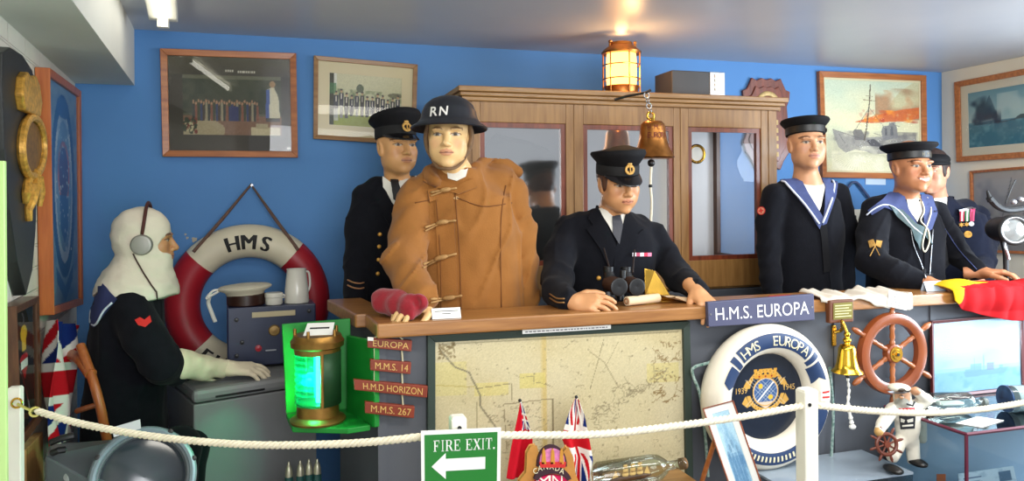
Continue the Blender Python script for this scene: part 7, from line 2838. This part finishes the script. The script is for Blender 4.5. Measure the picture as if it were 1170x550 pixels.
t1, q1 = post(7.5, 23, 444, 2.26, 'white square rope barrier post at the far left')
MB().torus(mloc(atY(19, 461, 2.255), (0, -1, 0)), .012, .003, n=20, m=6).build('ring_bolt', M_BRASS, t1, True)
pts = [atY(20, 462, 2.25), atY(30, 467, 2.235), atY(38, 470, 2.225)]
MB().tube(pts, .0035, 6).torus(mloc(atY(40, 471, 2.22), (.3, -1, 0)), .011, .0035, n=20, m=6).build('hook', mat('gilt_hook', (220, 210, 120), .35, .8), t1, True)
t2, q2 = post(516, 533.5, 478, 1.66, 'white square rope barrier post behind the fire exit sign')
MB().lathe([(0, 0), (.005, 0), (.005, .002), (0, .002)], mloc(atY(525, 489.5, 1.659), (0, -1, 0)), 12).build('rope_hole', M_BLACK, t2)
t3, q3 = post(920, 935, 446.5, 1.64, 'white square rope barrier post before the white lifebuoy')
MB().lathe([(0, 0), (.005, 0), (.005, .002), (0, .002)], mloc(atY(925, 463, 1.639), (0, -1, 0)), 12).build('rope_hole', M_BLACK, t3)


def rope(label, pts, r=.0085, n=420):
    P = bez(pts, n)
    t = [0.0]
    for a, b_ in zip(P[:-1], P[1:]):
        t.append(t[-1] + (b_ - a).length)
    b = MB()
    for s_ in range(3):
        out = []
        for i, p in enumerate(P):
            d = (P[min(i + 1, len(P) - 1)] - P[max(i - 1, 0)]).normalized()
            x = d.cross(V((0, 0, 1))).normalized()
            y = x.cross(d)
            a = t[i] / .042 * 2 * PI + s_ * 2 * PI / 3
            out.append(p + (x * math.cos(a) + y * math.sin(a)) * r * .52)
        b.tube(out, r * .62, 6)
    o = b.build('barrier_rope', M_ROPE, None, True, 180)
    return tag(o, label, 'rope', 'white barrier ropes')


def onseg(px, py, A_, B_):
    """place on the vertical plane through two barrier posts"""
    d = (B_ - A_)
    n_ = V((d.y, -d.x, 0)).normalized()
    return atPl(px, py, A_, n_)


A_, B_ = atY(42, 471, 2.21), V((q2.x - .022, q2.y + .01, 0))
rope('white twisted barrier rope sagging between the left post and the fire exit sign', [onseg(a, c_, A_, B_) for a, c_ in ((42, 470), (90, 484), (160, 497), (230, 505), (300, 509), (380, 508), (440, 504), (511, 496))])
A_, B_ = V((q2.x + .026, 1.672, 0)), V((q3.x - .022, 1.655, 0))
rope('white twisted barrier rope passing before the sea chart between two posts', [onseg(a, c_, A_, B_) for a, c_ in ((535, 497.5), (600, 497.5), (690, 496), (780, 486), (850, 476), (917, 464))])
A_, B_ = V((q3.x + .022, 1.655, 0)), V((atY(1185, 455, 1.70).x, 1.70, 0))
rope('white twisted barrier rope running from the right post past the glass cases', [onseg(a, c_, A_, B_) for a, c_ in ((935, 463.5), (1000, 470), (1060, 472), (1120, 468), (1190, 457))])

# fire exit sign
Q = quad_on(lambda a, c_: atY(a, c_, 1.645), [(481, 493), (572.5, 489), (571, 590), (482, 596)])
t = thing('fire_exit_sign', 'green FIRE EXIT sign with white arrow on a white barrier post', 'sign', Q.at(.5, 0, -.004))
MB().qbox(Q, 0, 0, 1, 1, -.003, 0).build('white_card', M_PAPER, t)
MB().qbox(Q, .04, .05, .955, .955, 0, .0008).build('green_panel', mat('sign_green', (14, 118, 30), .5), t)
b = MB()


def serif(ch):
    """slab-serif capitals as strokes in a unit box"""
    S = {'F': [((.12, 0, .3, 1)), ((0, .94, .85, 1)), ((.3, .46, .6, .54)), ((0, 0, .42, .06)), ((.8, .72, .85, 1)), ((.56, .36, .61, .64))],
         'I': [(.3, 0, .5, 1), (.12, .94, .68, 1), (.12, 0, .68, .06)],
         'E': [(.12, 0, .3, 1), (0, .94, .88, 1), (0, 0, .9, .06), (.3, .47, .62, .53), (.83, .74, .88, 1), (.85, 0, .9, .26), (.58, .36, .63, .64)],
         'T': [(.38, 0, .56, 1), (0, .94, .94, 1), (.24, 0, .70, .06), (0, .72, .05, 1), (.89, .72, .94, 1)]}
    return S.get(ch)


x = .15
letters = [('F', .085), ('I', .05), ('R', .095), ('E', .085), (' ', .05), ('E', .085), ('X', .095), ('I', .05), ('T', .085), ('.', .03)]
vb, vt = .765, .89
for ch, wd in letters:
    X = lambda u: x + u * wd
    Y_ = lambda v_: vb + v_ * (vt - vb)
    if serif(ch):
        for (u0, v0, u1, v1) in serif(ch):
            b.qbox(Q, X(u0), Y_(v0), X(u1), Y_(v1), .0008, .0014)
    elif ch == 'R':
        for (u0, v0, u1, v1) in ((.1, 0, .27, 1), (0, .94, .6, 1), (0, 0, .38, .06), (.27, .46, .6, .52), (.78, 0, 1.0, .06)):
            b.qbox(Q, X(u0), Y_(v0), X(u1), Y_(v1), .0008, .0014)
        b.qprism(Q, [(X(.55), Y_(1)), (X(.78), Y_(.9)), (X(.82), Y_(.74)), (X(.76), Y_(.56)), (X(.55), Y_(.47)), (X(.55), Y_(.53)), (X(.62), Y_(.6)), (X(.64), Y_(.74)), (X(.62), Y_(.88)), (X(.55), Y_(.94))], .0008, .0014)
        b.qprism(Q, [(X(.42), Y_(.48)), (X(.62), Y_(.5)), (X(.96), Y_(.0)), (X(.76), Y_(.0))], .0008, .0014)
    elif ch == 'X':
        b.qprism(Q, [(X(.06), Y_(1)), (X(.28), Y_(1)), (X(.96), Y_(0)), (X(.74), Y_(0))], .0008, .0014)
        b.qprism(Q, [(X(.76), Y_(1)), (X(.86), Y_(1)), (X(.2), Y_(0)), (X(.1), Y_(0))], .0008, .0014)
        for (u0, v0, u1, v1) in ((0, .94, .36, 1), (.62, .94, .98, 1), (0, 0, .34, .06), (.64, 0, 1.02, .06)):
            b.qbox(Q, X(u0), Y_(v0), X(u1), Y_(v1), .0008, .0014)
    elif ch == '.':
        b.qbox(Q, X(.1), Y_(0), X(.7), Y_(.16), .0008, .0014)
    x += wd * 1.10
b.build('lettering', M_PAPER, t)
MB().qprism(Q, [(.125, .60), (.30, .745), (.30, .68), (.80, .68), (.80, .545), (.30, .545), (.30, .455)], .0008, .0014).build('arrow', M_PAPER, t)
MB().qbox(Q, .42, .09, .92, .30, .0008, .0014).build('white_panel', M_PAPER, t)
MB().add([Q.at(-.04, -.03, .002), Q.at(1.04, -.03, .002), Q.at(1.04, 1.05, .002), Q.at(-.04, 1.05, .002)], [(0, 1, 2, 3)]).build('plastic_sleeve', glass('plastic_sleeve', refl=.25, rough=.15), t)

# ================================================================ the radio corner at the left
zd = .85
d0 = atZ(222, 447, zd)
dx, dy = V((.94, .342, 0)), V((-.342, .94, 0))
Lf, Df = .475, .48
M_DSK = mat('desk_grey', (128, 129, 130), .45, var=.06, vs=5)
t = thing('radio_desk', 'grey metal equipment desk under the radio and the operator\'s glove', 'desk', d0 + dx * Lf / 2 + dy * Df / 2 + V((0, 0, -zd)))
Md = Matrix.Translation(V((d0.x, d0.y, 0))) @ Matrix((dx, dy, V((0, 0, 1)))).transposed().to_4x4()
MB().box((0, .012, .0), (Lf, Df, zd - .055), Md).build('body', M_DSK, t, bev=.006)
MB().box((-.004, 0, zd - .05), (Lf + .004, Df, zd), Md).build('desk_top', M_DSK, t, bev=.016)
MB().box((.075, -.002, zd - .038), (.26, .004, zd - .03), Md).build('slot', M_BLACK, t)
# radio set
zr1 = atY(310, 350, 3.28).z
ra, rb_ = atY(260, 380, 3.28), atY(361, 380, 3.30)
t = thing('radio_set', 'dark blue metal radio set standing on the grey desk', 'radio', V(((ra.x + rb_.x) / 2, 3.36, zd)))
Q = Quad(V((ra.x, 3.27, zd + .012)), V((rb_.x, 3.30, zd + .012)), V((rb_.x, 3.30, zr1)), V((ra.x, 3.27, zr1)))
M_RB = mat('radio_blue', (30, 40, 70), .35, var=.15, vs=10, spec=.6)
MB().qbox(Q, 0, 0, 1, 1, -.17, 0).build('casing', M_RB, t, bev=.005)
for u in (.08, .92):
    MB().box((Q.at(u, 0).x - .02, 3.31, zd + .001), (Q.at(u, 0).x + .02, 3.43, zd + .013)).build('foot', M_BLACK, t)
MB().qbox(Q, .27, .82, .76, .91, 0, .006).build('dial_strip', mat('ivory_plate', (190, 176, 140), .5), t, bev=.001)
M_ = mloc(Q.at(.52, .58, 0), Q.n)
MB().lathe([(0, 0), (.024, 0), (.02, .006), (0, .008)], M_, 24).build('gilt_badge', mat('dull_gilt2', (150, 120, 70), .4, .5), t, True)
MB().lathe([(0, 0), (.014, 0), (.013, .01), (0, .012)], mloc(Q.at(.34, .30, 0), Q.n), 20).build('red_knob', mat('red_knob', (170, 36, 50), .35), t, True)
for u, v_ in ((.1, .8), (.92, .88), (.1, .2), (.66, .25), (.8, .5), (.16, .42)):
    MB().lathe([(0, 0), (.009, 0), (.008, .012), (0, .013)], mloc(Q.at(u, v_, 0), Q.n), 16).build('knob', M_BLACK, t, True)
MB().qbox(Q, .42, .24, .54, .26, 0, .003).build('scale_mark', M_STEEL, t)
MB().qbox(Q, .62, .70, .90, .92, 0, .0015).build('dark_window', M_BLACK, t) if False else None
# white topped cap, tin and jug on the radio
cc = atY(281, 350, 3.34)
zr = zr1 + .001
t = thing('naval_hat', 'white topped naval cap with brown band lying on the blue radio', 'cap', V((cc.x, 3.36, zr)))
M = mloc(V((cc.x, 3.36, zr)))
MB().lathe([(0, 0), (.074, 0), (.078, .004), (.078, .044), (.072, .048), (0, .048)], M, 36).build('band', mat('brown_band', (52, 30, 24), .35), t, True, 40)
Mt = M @ Matrix.Translation(V((-.004, 0, .052))) @ Matrix.Rotation(-.05, 4, 'Y')
MB().lathe([(0, -.01), (.074, -.01), (.08, .004), (.108, .018), (.11, .024), (.1, .030), (.05, .036), (0, .037)], Mt, 40).build('crown', mat('white_cap_cloth', (216, 208, 184), .7), t, True, 60)
MB().tube(bez([V((cc.x - .10, 3.33, zr + .07)), V((cc.x - .13, 3.33, zr + .066)), V((cc.x - .155, 3.33, zr + .035)), V((cc.x - .14, 3.33, zr + .045)), V((cc.x - .105, 3.33, zr + .064))], 20), .005, 6).build('tape_loop', M_SHIRT, t, True)
tb = [atY(240, 337, 3.34), atY(238, 346, 3.36), atY(242, 358, 3.36), atY(246, 368, 3.36)]
b = MB().tube(bez([V((cc.x - .15, 3.33, zr + .038))] + tb, 20), [.006 + .003 * math.sin(i * .5) ** 2 for i in range(21)][:len(bez([V((0, 0, 0))] + tb, 20))] if False else .0085, 8)
b.build('hanging_tape', M_SHIRT, t, True)
tc_ = atY(313, 349, 3.32)
t = thing('white_tin', 'small round white enamel tin between cap and jug on the radio', 'tin', V((tc_.x, 3.33, zr)))
M = mloc(V((tc_.x, 3.33, zr)))
M_EN = mat('white_enamel', (218, 214, 202), .22, spec=.6)
MB().lathe([(0, 0), (.033, 0), (.036, .004), (.036, .03), (0, .031)], M, 30).build('tin_body', M_EN, t, True, 40)
MB().lathe([(0, .0315), (.038, .0315), (.038, .046), (.034, .05), (0, .051)], M, 30).build('lid', M_EN, t, True, 40)
MB().tube(bez([M @ V((.036, -.01, .028)), M @ V((.045, -.015, .032)), M @ V((.042, -.02, .04)), M @ V((.036, -.014, .04))], 10), .003, 6).build('clasp', M_EN, t, True)
jc = atY(339, 346, 3.36)
jm = pxlen(339, 3.36)
t = thing('enamel_jug', 'tall tapering white enamel jug on the right of the radio', 'jug', V((jc.x, 3.37, zr)))
M = mloc(V((jc.x, 3.37, zr)))
h_ = 38 * jm
MB().lathe([(0, 0), (13.8 * jm, 0), (14 * jm, .004), (13 * jm, h_ * .4), (10.6 * jm, h_ * .96), (11.2 * jm, h_), (9.6 * jm, h_ * .99), (9.6 * jm, h_ * .9), (0, h_ * .88)], M, 36).build('jug_body', M_EN, t, True, 50)
MB().tube(bez([M @ V((.030, .012, h_ * .9)), M @ V((.052, .02, h_ * .86)), M @ V((.056, .022, h_ * .45)), M @ V((.040, .016, h_ * .2))], 16), .005, 8).build('handle', M_EN, t, True)

# red and white lifebuoy on the wall
rc = atY(284.5, 346, 3.74)
mp_ = pxlen(284, 3.72)
RR, rr_ = 70.5 * mp_, 19.0 * mp_
yy = YB - rr_ - .004
rc = atY(284.5, 346, yy)
Mr = mloc(rc, (0, -1, 0), (1, 0, 0))
t = thing('lifebuoy', 'red and white lifebuoy lettered HMS hung by a rope on the blue wall', 'lifebuoy', V((rc.x, yy, rc.z - RR - rr_)), 'lifebuoys')
M_RW, M_RR = mat('old_white_ring', (222, 212, 184), .5, var=.06, vs=6), mat('old_red_ring', (164, 26, 40), .45, var=.08, vs=6)
seg = [(48, 137, M_RW, 'white_section'), (137, 221, M_RR, 'red_section'), (221, 312, M_RW, 'white_section'), (312, 408, M_RR, 'red_section')]
for a0, a1, m_, nm in seg:
    MB().torus(Mr, RR, rr_, n=30, m=20, a0=math.radians(a0), a1=math.radians(a1)).build(nm, m_, t, True, 60)
b = MB()
for ch, a, hgt in (('H', 103, 1), ('M', 89, 1), ('S', 74, 1)):
    ring_text(b, Mr, RR, rr_, ch, math.radians(a), .1, -.42, rr_ * .82, .003, .0, False, .06)
b.build('lettering', M_INK, t)
b = MB()
for k, ch in enumerate('EUROPA'):
    ring_text(b, Mr, RR, rr_, ch, math.radians(231 + 14 * k), .1, .42, rr_ * .82, .003, .0, True, .06)
b.build('lower_lettering', M_INK, t)
nail = onB(288, 212, .03)
M_BR = mat('brown_rope', (104, 78, 66), .85, var=.15, vs=60)
pts = [ringpt(Mr, math.radians(133), RR + rr_ * .6, RR, rr_, .006), nail + V((-.06, 0, -.085)), nail + V((-.004, 0, .004)), nail + V((.09, 0, -.10)), ringpt(Mr, math.radians(48), RR + rr_ * .5, RR, rr_, .006)]
MB().tube([pts[0], pts[0].lerp(pts[2], .5) + V((0, 0, -.004)), pts[2], pts[2].lerp(pts[4], .5) + V((0, 0, -.004)), pts[4]], .008, 8).build('hanging_rope', M_BR, t, True)
MB().cone(nail + V((0, .028, 0)), nail + V((0, -.01, .0)), .005, .007, 10).build('wall_nail', M_STEEL, t)
# chipped plaster patches on the wall
for (a, c_, r_) in ((222, 274, .012), (214, 272, .006), (212, 268, .005)):
    q = onB(a, c_, .0)
    o = MB().prism([(r_ * (1 + .3 * math.sin(k * 2.1)) * math.cos(k * PI / 5), r_ * (1 + .3 * math.sin(k * 2.1)) * math.sin(k * PI / 5)) for k in range(10)], mloc(q, (0, -1, 0)), 0, .002).build('trim_2', mat('bare_plaster', (190, 180, 160), .9))
    tag(o, kind='structure')

# wooden chair under the operator
hc_ = G_.o
t = thing('wooden_chair', 'orange brown wooden chair under the seated radio operator', 'chair', V((hc_.x, 3.12, 0)))
M_CH = wood('chair_wood', (160, 84, 40), (186, 106, 56), 2)
sx0, sx1, sy0, sy1 = hc_.x - .12, hc_.x + .16, 2.96, 3.32
MB().box((sx0, sy0, .40), (sx1, sy1, .438)).build('seat', M_CH, t, bev=.008)
for x in (sx0 + .02, sx1 - .03):
    for y in (sy0 + .02, sy1 - .03):
        MB().cone((x, y, .40), (x + (.02 if x > hc_.x else -.01), y, 0), .018, .014, 12).build('leg', M_CH, t, True)
pa_, pb_ = atY(104, 428, 2.93), atY(118, 482, 2.90)
MB().tube(bez([atY(92, 395, 3.0), pa_, atY(112, 455, 2.90), pb_, atY(124, 530, 2.93), V((sx0 + .05, 2.98, .42))], 20), .016, 10).build('back_post', M_CH, t, True)
MB().tube(bez([atY(80, 405, 3.1), atY(92, 412, 3.0), pa_], 12), .02, 10).build('back_rail', M_CH, t, True)
MB().tube(bez([atY(88, 470, 3.0), atY(100, 466, 2.95), atY(114, 462, 2.9)], 10), .010, 8).build('back_slat', M_CH, t, True)
# a second curved timber in front of the desk
o = MB().tube([atY(206, 515, 2.62), atY(210, 530, 2.60), atY(214, 560, 2.58), atY(216, 640, 2.56)], .017, 8).build('timber_upright', M_CH, None, True)
tag(o, 'orange brown wooden upright between the radar console and the grey desk', 'stand leg')

# radar console with round screen, lower left
rcn = atY(164, 546, 2.40)
t = thing('radar_console', 'dark grey radar display console with round screen at the lower left', 'radar display', V((rcn.x - .05, 2.5, 0)))
M_RC = mat('console_grey', (82, 90, 94), .45, var=.12, vs=8)
axn = V((.20, -.90, .37)).normalized()
M = mloc(rcn, axn, (1, 0, 0))
Rr = 52 * pxlen(160, 2.40)
MB().lathe([(0, -.22), (Rr * .9, -.22), (Rr * 1.0, -.06), (Rr * 1.0, -.02), (Rr * 1.08, -.015), (Rr * 1.08, .012), (Rr * 1.0, .018), (Rr * .88, .012), (Rr * .86, -.012), (0, -.014)], M, 48).build('drum', M_RC, t, True, 40)
MB().torus(M @ Matrix.Translation(V((0, 0, .012))), Rr * .99, .010, n=48, m=8).build('bezel_ring', mat('bezel_grey', (120, 134, 142), .35, .3), t, True)
MB().lathe([(0, -.012), (Rr * .86, -.012), (Rr * .6, -.004), (0, .0)], M, 40).build('screen', mat('dark_screen', (40, 48, 54), .15, spec=.7, var=.2, vs=6), t, True)
for k in range(8):
    a = k * PI / 4 + .3
    MB().lathe([(0, .012), (.009, .012), (.008, .02), (0, .022)], M @ Matrix.Translation(V((Rr * 1.04 * math.cos(a), Rr * 1.04 * math.sin(a), 0))), 12).build('bezel_bolt', M_BLACK, t, True)
Q = quad_on(lambda a, c_: atY(a, c_, 2.36), [(128, 489), (160, 479.5), (161, 490), (130, 500)])
MB().qbox(Q, 0, 0, 1, 1, -.002, 0).build('paper_label', mat('pale_label', (200, 206, 206), .7), t)
b = MB().hexa([atY(52, 520, 2.46), atY(120, 560, 2.34), atY(120, 700, 2.34), atY(50, 700, 2.46), atY(56, 508, 2.72), atY(150, 500, 2.70), atY(150, 690, 2.7), atY(56, 690, 2.72)])
b.build('housing', M_RC, t, bev=.008)
for (a, c_, e, f_) in ((58, 506, 84, 498), (60, 518, 74, 514)):
    MB().tube([atY(a, c_, 2.44), atY((a + e) / 2, (c_ + f_) / 2 - 1, 2.43), atY(e, f_, 2.44)], .010, 8).build('grab_handle', M_BLACK, t, True)
MB().lathe([(0, 0), (.014, 0), (.012, .016), (0, .018)], mloc(atY(80, 545, 2.43), (-.1, -1, .3)), 16).build('knob', M_STEEL, t, True)
MB().cone(V((rcn.x - .02, 2.52, 0)), V((rcn.x - .02, 2.55, rcn.z - .1)), .11, .10, 24).build('pedestal', M_RC, t, True)

# four shells on a plinth
o = MB().box((atY(322, 540, 2.62).x, 2.56, 0), (atY(372, 540, 2.62).x, 2.68, .56)).build('shell_plinth', mat('dark_plinth', (50, 52, 56), .6), bev=.004)
tag(o, 'dark plinth carrying four shell cartridges before the grey desk', 'plinth')
M_SHG, M_SHT = mat('shell_green', (30, 74, 70), .35, var=.1, vs=10), mat('shell_tip', (176, 172, 150), .35, .7)
lab = ['leftmost of the four teal shells with steel tips below the green lamp', 'tallest of the four teal shells with steel tips, second from left', 'third from left of the four teal shells with steel tips', 'rightmost of the four teal shells with steel tips below the green lamp']
proto = None
for k, (px_, pyt, yy) in enumerate(((330, 528, 2.60), (343, 526, 2.60), (353, 528, 2.605), (362.5, 528.5, 2.60))):
    q = atY(px_, pyt, yy)
    if proto is None:
        t = thing('shell_cartridge', lab[0], 'shell', V((q.x, yy, .561)), 'shells on the plinth')
        mp_ = pxlen(px_, yy)
        r_ = 4.6 * mp_
        hh = q.z - .561
        M = mloc(V((q.x, yy, .561)))
        MB().lathe([(0, 0), (r_ * 1.1, 0), (r_ * 1.1, .004), (r_, .006), (r_, hh - .05), (0, hh - .05)], M, 20).build('case', M_SHG, t, True, 40)
        MB().lathe([(0, hh - .0495), (r_ * .95, hh - .0495), (r_ * .86, hh - .03), (r_ * .55, hh - .014), (r_ * .4, hh - .012), (r_ * .22, hh), (0, hh)], M, 20).build('tip', M_SHT, t, True, 40)
        proto, kids, hp = t, list(t.children), hh
    else:
        c_ = proto.copy()
        COL.objects.link(c_)
        c_.location = V((q.x, yy, .561))
        c_['label'] = lab[k]
        for ch in kids:
            d = ch.copy()
            COL.objects.link(d)
            d.parent = c_
